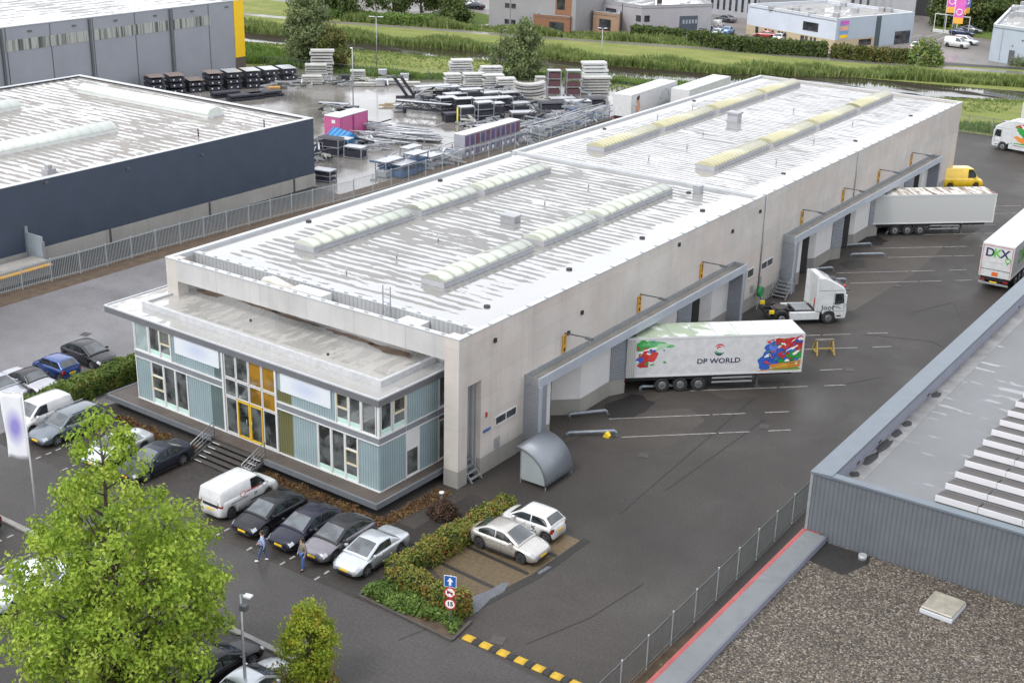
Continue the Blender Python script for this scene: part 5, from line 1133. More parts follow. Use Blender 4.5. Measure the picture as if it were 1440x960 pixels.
# white trailers standing in the material yard
a1, a2 = at(864.4, 131, 3.95), at(886.7, 134.4, 3.95); b1 = at(949.6, 114.4, 3.95); dr = (b1-a2); ang = atan2(dr.y, dr.x); c = (a1+a2)/2
y1 = trailer('white trailer with a portrait print standing at the yard fence, the farther of two', c.xy, ang, 13.2, side=tr_white, group='trailers in the material yard')
skin_p = M('portrait_skin', (.55, .28, .17), .6); hair_p = M('portrait_hair', (.05, .03, .02), .6)
y1['art'] = (0, 13, 1.2, 3.8); splash(y1, [(1.9, 2.0, .55, .5, .3, (.55, .30, .20)), (1.9, 3.0, .36, .5, 0, (.55, .30, .20)), (1.9, 3.35, .4, .3, 0, (.06, .03, .02)), (2.2, 2.5, .25, .5, .4, (.55, .30, .20))], -1.3, 3)
for k in range(3):
    b = MB(); b.box(4.2, 7.8-.4*(k == 2), -1.284, -1.276, 2.95-.45*k, 3.08-.45*k); b.build('text_line', M('faint', (.5, .5, .5), .5), y1)
b = MB(); vs = [(9.6+1.3*cos(pi*i/14)*(1+.12*sin(i*2.1)), -1.29, 2.2+1.2*sin(pi*i/14)*(1+.12*sin(i*2.1))) for i in range(15)]; b.tube(vs, .04, 5); b.build('outline_print', M('outline', (.3, .4, .45), .5), y1)
nv = Vector((sin(ang), -cos(ang), 0)); c2 = c+nv*4.2+Vector((cos(ang), sin(ang), 0))*8
trailer('plain white trailer beside the portrait trailer, mostly hidden by the warehouse roof', c2.xy, ang, 13.2, group='trailers in the material yard')

def tractor(label, pos, ang, tall=True, name='truck_tractor', sleeper=True, letter=None):
    """x forward, origin between the wheels' ground at the front axle"""
    t = empty(name, (pos[0], pos[1], 0), label, 'truck', ang); w = 1.22; cabm = paint('cab_white', (.58, .6, .61), 0, .35)
    # cab: side outline extruded with a sloped screen and roof fairing
    out = [(-.95, 1.05), (-.55, .95), (-.52, .55), (.0, 1.02), (.52, .55), (.60, .42), (1.36, .42), (1.40, 1.0), (1.34, 1.75), (1.22, 2.65), (.98, 3.0), (.2, 3.62), (-.35, 3.85), (-.95, 3.80)]
    out = [(-.95, 1.0), (-.58, .95), (-.50, .75), (-.32, .98), (0, 1.06), (.32, .98), (.50, .75), (.58, .42), (1.36, .42), (1.41, 1.0), (1.36, 1.75), (1.20, 2.68), (1.0, 2.95), (.1, 3.45), (-.5, 3.72), (-.95, 3.75)]
    b = MB(); b.extr([(p[0], p[1]) for p in out], 'y', -w, w, 0); cab = b.build('cab', cabm, t, bevel=.09, seg=3)
    b = MB(); b.add([(1.385, -w+.12, 1.72), (1.385, w-.12, 1.72), (1.235, w-.16, 2.6), (1.235, -w+.16, 2.6)], [(0, 1, 2, 3)]); o = b.build('windscreen', carglass, cab, fix=False); o.location = (.02, 0, 0)
    for s in (-1, 1):
        b = MB(); y = s*(w+.006); b.add([(1.12, y, 1.72), (1.02, y, 2.48), (.35, y, 2.48), (.35, y, 1.62), (.8, y, 1.62)], [(0, 1, 2, 3, 4)]); b.build('side_window', carglass, cab, fix=False)
        b = MB(); b.box(1.05, 1.2, min(s*(w+.1), s*(w+.32)), max(s*(w+.1), s*(w+.32)), 1.75, 2.45); b.build('mirror', cabm, cab, bevel=.03)
        b = MB(); b.box(-1.15, -.95, min(s*(w-.12), s*w), max(s*(w-.12), s*w), 1.1, 3.7); b.build('side_fairing', cabm, cab)
        b = MB(); b.add([(1.37, s*.62, .62), (1.38, s*1.08, .66), (1.40, s*1.1, .9), (1.41, s*.62, .86)], [(0, 1, 2, 3)]); o = b.build('headlight', lampm, cab, fix=False); o.location = (.025, 0, 0)
        b = MB(); b.box(-3.1, -.72, min(s*(w-.3), s*(w-.04)), max(s*(w-.3), s*(w-.04)), .38, 1.0); b.build('side_skirt', cabm, t, bevel=.04)
        truckwheel(t, 0, s, .5, 1.2); truckwheel(t, -3.7, s, .5, 1.2, .5)
        b = MB(); n = 12; b.extr([(-3.7+.62*cos(pi*i/n), .5+.62*sin(pi*i/n)) for i in range(n+1)], 'y', s*.7, s*1.2); b.build('mudguard', trimb, t)
    b = MB(); b.box(1.36, 1.44, -.9, .9, 1.0, 1.5); b.build('grille', trimb, cab, bevel=.02)
    b = MB(); b.box(1.3, 1.43, -w+.1, w-.1, .40, .55); b.build('lower_bumper', dkgrey, cab, bevel=.02)
    for s in (-1, 1):
        b = MB(); y = s*(w+.004)
        for pq in (((.28, 1.05), (.28, 2.6)), ((1.16, 1.05), (1.12, 1.75)), ((.28, 1.05), (1.16, 1.05)), ((-.93, 2.72), (1.0, 2.72))): b.bar((pq[0][0], y, pq[0][1]), (pq[1][0], y, pq[1][1]), .025, .008, up=(0, 1, 0))
        b.build('panel_seam', dkgrey, cab); b = MB(); b.box(.62, .98, min(s*(w-.1), s*(w+.01)), max(s*(w-.1), s*(w+.01)), .62, .72); b.build('step', trimb, cab)
    b = MB(); b.box(1.02, 1.5, -w+.05, w-.05, 2.68, 2.74); b.build('sun_visor', trimb, cab)
    b = MB(); b.box(.2, .75, -.4, .4, 3.28, 3.36); o = b.build('roof_hatch', carglass, cab); o.rotation_euler = (0, radians(0), 0)
    b = MB(); b.cyl((1.12, -w+.3, 2.88), .1, .2, 10); b.build('beacon', M('red', (.35, .03, .02), .5), cab)
    b = MB()
    for s in (-1, 1): b.box(-4.7, .9, min(s*.35, s*.5), max(s*.35, s*.5), .75, 1.0)
    b.box(-2.6, -.95, -.9, .9, .95, 1.02); b.build('chassis', trimb, t)
    b = MB(); b.cyl((-3.5, 0, 1.02), .55, .12, 20); b.box(-4.2, -2.9, -.4, .4, .98, 1.05); b.build('coupling_plate', M('greasy', (.06, .055, .05), .4), t)
    b = MB(); b.box(-2.5, -1.2, -.75, .75, 1.03, 1.06); b.build('walkway', galv, t)
    b = MB(); b.box(-4.75, -4.55, -1.1, 1.1, .6, .78); b.build('rear_bar', trimb, t)
    b = MB(); b.box(-4.72, -4.35, -1.2, -1.05, .95, 1.2); b.box(-4.72, -4.35, 1.05, 1.2, .95, 1.2); b.build('mudguard_flag', YW, t)
    b = MB(); b.tube([(-.98, -.5, 1.2), (-.98, -.5, 1.9)], .05, 8); b.build('red_hose', M('red', (.35, .03, .02), .5), t)
    if letter: text('lettering', letter, .55, blackp, cab, (-.15, -w-.008, 1.35), (pi/2, 0, 0), .004, sx=1.1); b = MB(); b.tube([(.25, -w-.006, 1.5), (.5, -w-.006, 1.42), (.75, -w-.006, 1.35), (.9, -w-.006, 1.25)], .025, 5); b.tube([(.2, -w-.006, 1.65), (.55, -w-.006, 1.58), (.85, -w-.006, 1.5)], .012, 5); b.build('swoosh', blackp, cab)
    return t
YW = M('yellow_plastic', (.7, .5, .02), .5)
p0, p1 = at(1115, 454.5, .38), at(1154, 453.4, .38); d = (p1-p0); tang = atan2(d.y, d.x); fw = at(1163.7, 455.7, 0); nn = Vector((-sin(tang), cos(tang), 0))*1.2
tractor('white tractor unit with joot lettering standing between the two dock canopies', (fw+nn).xy, tang, letter='Joot')
# trucks at the far right edge
c0, c1 = at(1423, 203, 1.0), at(1450, 208, 1.0); d = c1-c0; ra = atan2(d.y, d.x)
art_t = trailer('rigid truck body with bright fruit splash print at the far right edge', (c0-Vector((-sin(ra), cos(ra), 0))*-1.275).xy, ra, 8.0, z0=.95, z1=3.75, axles=(5.5, 6.7), legs=False, cat='truck', roofdetail=False, name='box_truck')
art_t['art'] = (.1, 7.9, 1.0, 3.6)
splash(art_t, [(2.5, 3.1, 2.6, .5, 0, RED), (1.3, 2.5, 1.2, .35, -.4, GRN), (3.0, 2.2, 1.8, .5, -.1, GRN), (1.2, 1.6, 1.0, .35, -.3, ORG), (3, 1.5, 2.4, .22, -.05, ORG), (3.5, 1.15, 3.2, .18, 0, GRN), (3.4, 2.9, .8, .4, 0, BLU), (1.4, 3.0, .7, .16, -.5, WHT), (5.5, 2.5, 1.5, .8, 0, RED), (2, 1.9, .9, .1, -.4, DGN)], -1.275, 6)
tractor('white cab of the fruit print truck at the far right edge', (Vector((art_t.location.x, art_t.location.y, 0))-Vector((cos(ra), sin(ra), 0))*1.2).xy, ra+pi, name='truck_cab')
q = at(1447, 186); pk = trailer('white truck body with pink print behind the fruit print truck', (q.x-1, q.y+1), ra, 7.0, z0=.95, z1=3.75, axles=(4.5, 5.7), legs=False, cat='truck', roofdetail=False, name='box_truck')
pk['art'] = (.1, 6.9, 1.0, 3.6); splash(pk, [(1.2, 2.6, 1, .5, 0, (.6, .15, .35)), (3, 2.4, 1.5, .6, 0, (.5, .1, .3))], -1.275, 8)
q = at(1352, 264); yvn = car('yellow panel van at the far corner of the warehouse', 'tallvan', (.70, .45, .01), q.x-.3, q.y, 42, cat='van', name='delivery_van', metal=0, panelvan=True, rims=steelrim)
# ------------------------------------------------------------------ foliage
def leafmat(name, stops, trans=.35, rough=.55):
    m = bpy.data.materials.new(name); m.use_nodes = True; t = m.node_tree; t.nodes.clear()
    out = t.nodes.new('ShaderNodeOutputMaterial'); g = t.nodes.new('ShaderNodeNewGeometry'); r = t.nodes.new('ShaderNodeValToRGB')
    el = r.color_ramp.elements
    while len(el) < len(stops): el.new(.5)
    for e, (p, c) in zip(el, stops): e.position = p; e.color = (*c, 1)
    d = t.nodes.new('ShaderNodeBsdfPrincipled'); d.inputs['Roughness'].default_value = rough; d.inputs['Specular IOR Level'].default_value = .3
    tr = t.nodes.new('ShaderNodeBsdfTranslucent'); mx = t.nodes.new('ShaderNodeMixShader'); mx.inputs[0].default_value = trans
    nz = t.nodes.new('ShaderNodeTexNoise'); nz.inputs['Scale'].default_value = .95; nz.inputs['Detail'].default_value = 3; t.links.new(g.outputs['Position'], nz.inputs['Vector'])
    m1 = t.nodes.new('ShaderNodeMath'); m1.operation = 'MULTIPLY_ADD'; t.links.new(nz.outputs[0], m1.inputs[0]); m1.inputs[1].default_value = 1.5; m1.inputs[2].default_value = -.575
    m2 = t.nodes.new('ShaderNodeMath'); m2.operation = 'MULTIPLY_ADD'; t.links.new(g.outputs['Random Per Island'], m2.inputs[0]); m2.inputs[1].default_value = .65; t.links.new(m1.outputs[0], m2.inputs[2])
    t.links.new(m2.outputs[0], r.inputs[0]); t.links.new(r.outputs[0], d.inputs['Base Color']); t.links.new(r.outputs[0], tr.inputs['Color'])
    t.links.new(d.outputs[0], mx.inputs[1]); t.links.new(tr.outputs[0], mx.inputs[2]); t.links.new(mx.outputs[0], out.inputs[0]); return m
def leaves_mesh(name, pts, size, m, parent, rr, asp=.62, outward=None, up=.4, vary=.35):
    """pts: (position, outward normal or None)"""
    vs = []; fs = []
    for p, n in pts:
        a = Vector((rr.gauss(0, 1), rr.gauss(0, 1), rr.gauss(0, 1)))
        if n is not None: a = a*.8+Vector(n)*1.0
        a.z += up
        a.normalize(); u = a.orthogonal().normalized(); q = rr.uniform(0, 2*pi); v = a.cross(u); u, v = u*cos(q)+v*sin(q), v*cos(q)-u*sin(q)
        s = size*rr.uniform(1-vary, 1+vary); w = s*asp*.5; o = len(vs); tip = u*s-a*s*.25
        vs += [p-u*s*.1, p+u*s*.4+v*w, p+tip, p+u*s*.4-v*w]; fs.append((o, o+1, o+2, o+3))
    me = bpy.data.meshes.new(name); me.from_pydata([tuple(v) for v in vs], [], fs); me.materials.append(m); me.update()
    ob = bpy.data.objects.new(name, me); COL.objects.link(ob)
    if parent is not None: ob.parent = parent
    return ob
bark = M('bark', (.075, .06, .045), .9, .3, 4, bump=.5)
def tree(label, x, y, prof, clusters, per, crad, lsize, lm, trunk_r, seed, limbs=True, name='tree', lean=(0, 0), group=None, hollow=.35):
    """prof: [(height, crown radius)] from the bottom of the crown to its top"""
    rr = random.Random(seed); t = empty(name, (x, y, 0), label, 'tree', 0, group); top = prof[-1][0]; b = MB()
    tk = []; n = 7
    for i in range(n+1):
        h = top*.93*i/n; tk.append(Vector((lean[0]*h/top+rr.uniform(-.12, .12)*(i > 0)*trunk_r*4, lean[1]*h/top+rr.uniform(-.12, .12)*(i > 0)*trunk_r*4, h)))
    b.tube(tk, [trunk_r*(1-.9*i/n)+.012 for i in range(n+1)], 8)
    pts = []; hs = [p[0] for p in prof]
    wts = []
    for k in range(40):
        h = hs[0]+(hs[-1]-hs[0])*(k+.5)/40; wts.append((interp(prof, h)**1.7+.05, h))
    for c in range(clusters):
        h = rr.choices([w[1] for w in wts], [w[0] for w in wts])[0]+rr.uniform(-.3, .3); R_ = interp(prof, h)*rr.uniform(.88, 1.10)
        rad = R_*(hollow+(1-hollow)*sqrt(rr.random())); an = rr.uniform(0, 2*pi)
        ce = Vector((rad*cos(an)+lean[0]*h/top, rad*sin(an)+lean[1]*h/top, h)); cr = crad*rr.uniform(.6, 1.25)
        if limbs and (c % 2 == 0):
            hb = max(top*.08, h-rad*rr.uniform(.6, 1.1)); i = min(n-1, int(hb/(top*.93)*n)); base = tk[i].lerp(tk[i+1], hb/(top*.93)*n-i) if hb < top*.93 else tk[-1]
            mid = base.lerp(ce, .55)+Vector((0, 0, -.08*rad)); r0 = trunk_r*.40*(1-.6*h/top)
            b.tube([base, mid, ce], [r0, r0*.6, .012], 5)
        for k in range(per):
            d = Vector((rr.gauss(0, 1), rr.gauss(0, 1), rr.gauss(0, .8))).normalized(); q = ce+d*cr*(rr.random()**.45)*Vector((1, 1, .75)).length/1.6
            pts.append((q, (d+Vector((ce.x, ce.y, 0)).normalized()*.5)))
    b.build('trunk', bark, t, fix=False)
    leaves_mesh('crown', pts, lsize, lm, t, rr); return t
lm_big = leafmat('leaf_bright', ((0, (.11, .19, .022)), (.35, (.22, .335, .034)), (.7, (.345, .45, .055)), (1, (.47, .53, .13))), .44)
lm_yel = leafmat('leaf_yellowgreen', ((0, (.13, .20, .022)), (.5, (.26, .34, .03)), (.85, (.36, .36, .035)), (1, (.33, .22, .03))), .4)
lm_wil = leafmat('leaf_willow', ((0, (.10, .135, .055)), (.5, (.16, .205, .085)), (1, (.25, .29, .14))), .35)
lm_far = leafmat('leaf_far', ((0, (.045, .07, .02)), (.5, (.08, .12, .03)), (1, (.13, .165, .05))), .3)
lm_aut = leafmat('leaf_autumn', ((0, (.06, .085, .02)), (.5, (.105, .13, .035)), (.85, (.18, .14, .04)), (1, (.24, .16, .05))), .3)
lm_hed = leafmat('leaf_hedge', ((0, (.07, .12, .025)), (.5, (.13, .20, .042)), (.85, (.21, .24, .055)), (1, (.27, .16, .07))), .3)
lm_hed2 = leafmat('leaf_hedge_red', ((0, (.06, .085, .02)), (.4, (.15, .19, .035)), (.65, (.26, .25, .045)), (.85, (.29, .15, .045)), (1, (.19, .07, .04))), .3)
lm_gc = leafmat('leaf_ground', ((0, (.07, .12, .03)), (.5, (.14, .225, .05)), (1, (.23, .32, .085))), .35)
lm_rus = leafmat('leaf_rust', ((0, (.07, .045, .025)), (.5, (.14, .075, .03)), (.85, (.20, .12, .04)), (1, (.12, .13, .04))), .2)
lm_reed = leafmat('reed', ((0, (.11, .16, .045)), (.5, (.19, .25, .08)), (.85, (.28, .325, .12)), (1, (.36, .34, .17))), .4)
tree('large bright green tree at the lower left of the picture', 1.05, -24.3, [(2.2, 2.6), (3.4, 4.0), (5.2, 4.45), (7.2, 4.1), (9.0, 2.95), (10.6, 1.85), (12.0, 1.15), (13.0, .72), (14.0, .25)], 335, 108, .71, .18, lm_big, .2, 11, hollow=.22)
tree('small yellow green tree beside the silver grey saloon', 5.95, -18.45, [(.5, .5), (1.2, .95), (2.2, 1.25), (3.0, 1.0), (3.6, .65), (4.1, .25)], 80, 110, .42, .13, lm_yel, .07, 12)
tree('tall pale willow behind the stacked grey planks', -102, 97, [(1.5, 2.6), (4, 3.5), (7, 3.4), (9.5, 2.6), (11.5, 1.2), (12.3, .4)], 120, 75, 1.2, .42, lm_wil, .3, 13)
tree('bushy dark tree right of the tall willow', -96.6, 96.6, [(.8, 2.0), (2.5, 2.5), (4.5, 2.0), (6.3, .9), (6.9, .3)], 55, 65, 1.0, .38, lm_aut, .2, 14)
tree('slim willow beside the white bagged stacks', -70.5, 110.0, [(1.0, 2.0), (3, 2.7), (5.5, 2.2), (7.5, 1.2), (8.6, .4)], 70, 70, 1.0, .38, lm_wil, .2, 15)
tree('thin bare-stemmed willow left of the slim willow', -74.0, 108.5, [(1.5, 1.2), (3.5, 1.8), (6, 1.3), (7.5, .4)], 26, 50, .9, .34, lm_wil, .14, 16)
FT = [(447, 22, 'dark roadside tree at the far left above the willow'), (478, 22, 'dark roadside tree with forked trunk near the wet car park'), (500, 27, 'dark roadside tree beside the parked dark van'), (553, 26, 'round dark tree in front of the wet car park'), (592, 24, 'dark tree right of the wet car park'), (625, 24, 'brownish tree at the left of the parked dark car'), (640, 33, 'low bushy tree nearest the grey office')]
for i, (px, py, l) in enumerate(FT):
    q = at(px, py); tree(l, q.x, q.y, [(1.8, 2.2), (3.6, 3.3), (5.6, 3.2), (7.4, 2.0), (8.6, .6)] if i < 6 else [(.3, 2), (2, 2.8), (4, 1.8), (5.2, .5)], 48, 55, 1.3, .55, lm_far if i != 5 else lm_aut, .22, 20+i, group='trees along the far road')
FT2 = [(1330, 36, 7), (1352, 40, 8), (1375, 42, 9), (1398, 40, 8), (1420, 36, 9), (1345, 20, 10), (1370, 18, 11), (1395, 16, 11), (1420, 14, 11), (1440, 22, 9), (1450, 8, 11), (1318, 12, 9)]
for i, (px, py, h) in enumerate(FT2):
    q = at(px, py); k = h/9
    tree(('front row, ' if i < 5 else 'back row, ')+['leftmost tree', 'second tree', 'third tree', 'fourth tree', 'fifth tree', 'leftmost tree', 'second tree', 'third tree', 'fourth tree', 'fifth tree', 'sixth tree', 'tree over the flags'][i]+' of the dark wood at the top right', q.x, q.y, [(.4*k, 3*k), (3*k, 4.2*k), (5.5*k, 3.6*k), (7.6*k, 2.2*k), (9*k, .6*k)], 60, 60, 1.5, .6, (lm_far, lm_aut)[i % 3 == 1], .25, 50+i, group='trees of the wood at the top right')
# hedges: a solid dark core inside, leaves over every face
def hedge(name, label, pts, w, h, m, n, lsize, seed, cat='hedge', core=(.03, .035, .015), round_=.12):
    rr = random.Random(seed); t = empty(name, (pts[0][0], pts[0][1], 0), label, cat); o = t.location
    P = [Vector((p[0]-o.x, p[1]-o.y, 0)) for p in pts]; L_ = [(b-a).length for a, b in zip(P, P[1:])]; tot = sum(L_)
    b = MB(); out = []
    for a, c in zip(P, P[1:]):
        d = (c-a).normalized(); b.obox(((a+c)/2).xy, d, (c-a).length/2-.05, w*.38, 0, h*.84)
    b.build('stems_or_core', M('hedge_core', core, .95, .3, 4), t)  # one solid dark box per stretch, behind the leaves
    for k in range(n):
        s = rr.random()*tot; i = 0
        while i < len(L_)-1 and s > L_[i]: s -= L_[i]; i += 1
        a, c = P[i], P[i+1]; d = (c-a).normalized(); nn = Vector((-d.y, d.x, 0)); f = rr.random()
        tot_f = w+2*h; q = rr.random()*tot_f
        bump = .10*sin(s*2.3+seed)+.08*sin(s*5.1)+.05*sin(s*11+q*3)+rr.gauss(0, .065)
        if q < w: p = a+d*s+nn*(q-w/2)+Vector((0, 0, h+bump)); nr = Vector((0, 0, 1))
        elif q < w+h: p = a+d*s+nn*(w/2+bump*.7)+Vector((0, 0, (q-w))); nr = nn
        else: p = a+d*s-nn*(w/2+bump*.7)+Vector((0, 0, q-w-h)); nr = -nn
        out.append((p, nr))
    for e, sg in ((0, -1), (-1, 1)):
        a = P[e]; d = ((P[1]-P[0]) if e == 0 else (P[-1]-P[-2])).normalized()*sg; nn = Vector((-d.y, d.x, 0))
        for k in range(int(n*w*h/(tot*tot_f)*1.2)+20): out.append((a+d*(.08+rr.gauss(0, .05))+nn*rr.uniform(-w/2, w/2)+Vector((0, 0, rr.uniform(0, h))), d))
    leaves_mesh('foliage', out, lsize, m, t, rr, up=.2); return t
hedge('hedge', 'long clipped green hedge beside the row of cars left of the office', [(-26.55, -9.9), (-26.75, -5), (-27.0, .6)], 1.35, 1.25, lm_hed, 15000, .15, 31)
hedge('hedge', 'L shaped hedge turning reddish yellow around the brown bays', [(8.0, -10.1), (3.4, -9.85), (3.65, -6), (3.9, -.6)], .95, 1.05, lm_hed2, 12000, .14, 32)
HB = [at(x, y) for x, y in ((890, 53), (960, 59))]; hedge('hedge', 'rounded green hedge in front of the workshop', [(q.x, q.y) for q in HB], 2.4, 2.0, lm_far, 2200, .42, 33)
HB = [at(x, y) for x, y in ((972, 62), (1045, 72), (1160, 80))]; hedge('hedge', 'dark trimmed hedge before the parked cars across the canal', [(q.x, q.y) for q in HB], 2.6, 2.2, lm_far, 5200, .42, 34)
HB = [at(x, y) for x, y in ((1170, 81), (1230, 86), (1275, 89))]; hedge('hedge', 'brownish hedge before the white unit with the banner', [(q.x, q.y) for q in HB], 2.6, 2.0, lm_aut, 3200, .42, 35)
def bush(label, x, y, r, h, m, n, ls, seed, group=None, name='bush', lx=1.0):
    rr = random.Random(seed); t = empty(name, (x, y, 0), label, 'bush', 0, group); pts = []
    b = MB()
    for k in range(7): a = k*.9; b.tube([(0, 0, 0), (cos(a)*r*.4, sin(a)*r*.4, h*.5), (cos(a)*r*.7, sin(a)*r*.7, h*.8)], [.05, .03, .01], 5)
    b.build('stems_or_core', bark, t, fix=False)
    for k in range(n):
        d = Vector((rr.gauss(0, 1), rr.gauss(0, 1), abs(rr.gauss(0, 1)))).normalized(); q = 1+.15*sin(4*atan2(d.y, d.x)+seed)+rr.gauss(0, .07)
        f = .6+.4*rr.random()**.4; pts.append((Vector((d.x*r*q*f*lx, d.y*r*q*f, max(.02, d.z*h*q*f))), d))
    leaves_mesh('foliage', pts, ls, m, t, rr); return t
q = at(1300, 91); bush('round green bush at the end of the far hedge', q.x, q.y, 3.1, 4.0, lm_hed, 1400, .5, 41)
q = at(1342, 46); bush('small yellow green bush in front of the flags', q.x, q.y, 1.3, 1.7, lm_yel, 350, .35, 42)
q = at(1431, 93); bush('pale bush at the white hall door', q.x, q.y, 1.3, 1.6, lm_wil, 350, .35, 43)
bush('dark brown rounded bush by the office corner', 1.2, -2.9, .85, .85, leafmat('leaf_brown', ((0, (.03, .017, .012)), (.6, (.07, .04, .025)), (1, (.12, .07, .04))), .15), 1800, .11, 44)
bush('low reddish green shrub under the small yellow green tree', 5.3, -19.3, .95, 1.25, lm_hed2, 1500, .15, 45)
bush('bushy plant behind the dark car at the small tree', 6.6, -18.2, .6, .8, lm_hed2, 600, .14, 46)
q = at(540, 30); hedge('hedge', 'bright green clipped hedge before the wet car park', [(at(540, 33).x, at(540, 33).y), (at(606, 37).x, at(606, 37).y)], 3.4, 1.7, lm_gc, 2600, .42, 36)
q = at(470, 22); hedge('hedge', 'green roadside hedge right of the tall willow', [(at(463, 24).x, at(463, 24).y), (at(532, 31).x, at(532, 31).y)], 3, 1.4, lm_gc, 2200, .42, 37)
# stuff: reeds and rough plants along the canal, planting beds
def blades(name, A, B, n, h, w, m, seed, label, cat, hv=.4, lean=.25):
    """tufts between two lines"""
    rr = random.Random(seed); vs = []; fs = []
    def on(P, t):
        s = [hypot(b[0]-a[0], b[1]-a[1]) for a, b in zip(P, P[1:])]; T = t*sum(s)
        for (a, b, l) in zip(P, P[1:], s):
            if T <= l: return Vector((a[0]+(b[0]-a[0])*T/l, a[1]+(b[1]-a[1])*T/l, 0))
            T -= l
        return Vector((*P[-1], 0))
    for k in range(n):
        t = rr.random(); p = on(A, t).lerp(on(B, t), rr.random()); hh = h*(1+hv*(sin(p.x*.35+seed)+sin(p.y*.9+p.x*.13))*.5)*rr.uniform(.6, 1.25); a = rr.uniform(0, pi); u = Vector((cos(a), sin(a), 0))*w*rr.uniform(.6, 1.3)
        o = len(vs); tp = Vector((rr.gauss(0, lean), rr.gauss(0, lean), 0))*hh
        vs += [p-u, p+u, p+u*.7+tp*.5+Vector((0, 0, hh*.6)), p+tp+Vector((0, 0, hh)), p-u*.7+tp*.5+Vector((0, 0, hh*.6))]; fs.append((o, o+1, o+2, o+3, o+4))
    me = bpy.data.meshes.new(name); me.from_pydata([tuple(v) for v in vs], [], fs); me.materials.append(m); me.update(); ob = bpy.data.objects.new(name, me); COL.objects.link(ob)
    return tag(ob, label, cat, None, 'stuff')
sh = lambda P, d: [(p[0]-d*.25, p[1]+d) for p in P]
blades('reeds', FAR[1:9]+[(10, 164.5)], sh(FAR[1:9]+[(10, 164.5)], 5.0), 26000, 1.25, .17, lm_reed, 61, 'tall green reeds along the far bank of the canal', 'reeds')
blades('bank_grass', sh(NEAR[1:10], -1.6), NEAR[1:10], 7000, .28, .14, lm_reed, 62, 'grassy fringe along the near edge of the canal', 'grass')
blades('rough_grass', [(-106, 92), (-97, 94), (-84, 96.6), (-76, 103.6), (-66, 114.2), (-47, 118)], [(-107, 96), (-97, 98.5), (-83, 101), (-75, 108), (-66, 117), (-47, 121)], 9000, .8, .13, lm_gc, 63, 'rough green grass behind the yard fence', 'grass')
blades('rough_grass', [(-124, 88), (-108, 92)], [(-124, 103), (-102, 106)], 5000, .8, .16, lm_gc, 64, 'rough grass between the grey hall and the canal', 'grass')
blades('rough_grass', [(-22, 117.6), (4, 118), (40, 122)], [(-22, 121.5), (4, 122.5), (40, 128)], 5000, .75, .13, lm_gc, 65, 'rough grass behind the truck yard fence', 'grass')
blades('verge_plants', [(p[0], p[1]+3.0) for p in PATH_N[2:7]], [(p[0], p[1]+7.0) for p in PATH_N[2:7]], 8000, 1.0, .2, lm_reed, 66, 'tall plants beside the far path', 'plants', .8)
blades('meadow_tufts', NEAR[1:9], [(p[0], p[1]-12) for p in NEAR[1:9]], 6000, .28, .16, lm_reed, 67, 'short tufted meadow grass beside the canal', 'grass')
def scatter(name, poly, n, h, ls, m, seed, label, cat):
    rr = random.Random(seed); xs = [p[0] for p in poly]; ys_ = [p[1] for p in poly]; pts = []
    def inside(x, y):
        c = False; j = len(poly)-1
        for i in range(len(poly)):
            if (poly[i][1] > y) != (poly[j][1] > y) and x < (poly[j][0]-poly[i][0])*(y-poly[i][1])/(poly[j][1]-poly[i][1])+poly[i][0]: c = not c
            j = i
        return c
    while len(pts) < n:
        x, y = rr.uniform(min(xs), max(xs)), rr.uniform(min(ys_), max(ys_))
        if inside(x, y): pts.append((Vector((x, y, rr.random()*h*(.35+.65*abs(sin(x*1.7+seed)*sin(y*2.1+x))))), None))
    ob = leaves_mesh(name, pts, ls, m, None, rr, up=.6); return tag(ob, label, cat, None, 'stuff')
sheet('planting_bed', [(2.92, -11.7), (8.7, -12.0), (8.5, -10.5), (3.0, -10.2), (2.98, -9.8)], .02, dirt)
scatter('ground_cover', [(2.95, -11.6), (5.2, -11.75), (7.6, -11.2), (8.5, -11.7), (8.4, -10.7), (4, -10.2), (2.98, -10.0)], 3800, .65, .17, lm_gc, 71, 'green ground cover plants in the kerbed bed below the hedge', 'plants')
scatter('dry_ground_cover', [(4.2, -11.3), (7.0, -11.5), (6.8, -11.0), (4.4, -10.9)], 450, .2, .14, lm_rus, 74, 'brown dry plants in the kerbed bed', 'plants')
scatter('bed_plants', [(-22.4, -5.1), (-15.1, -5.45), (-15.1, -6.4), (-22.4, -5.7)], 2600, .45, .13, lm_rus, 72, 'rust brown low plants in the bed before the left deck', 'plants')
scatter('bed_plants', [(-9.9, -5.65), (-1.3, -6.1), (-.45, -6.0), (.15, -.7), (-.9, -.7), (-1.1, -5.25), (-9.9, -5.0)], 3800, .32, .12, lm_rus, 73, 'rust brown low plants in the bed around the deck corner', 'plants')
scatter('weeds', [(17.3, -12), (19.8, -12), (19.8, 10), (17.9, 10), (17.7, -2)], 1500, .25, .14, lm_gc, 75, 'sparse weeds between the fence and the red roof edge', 'weeds')

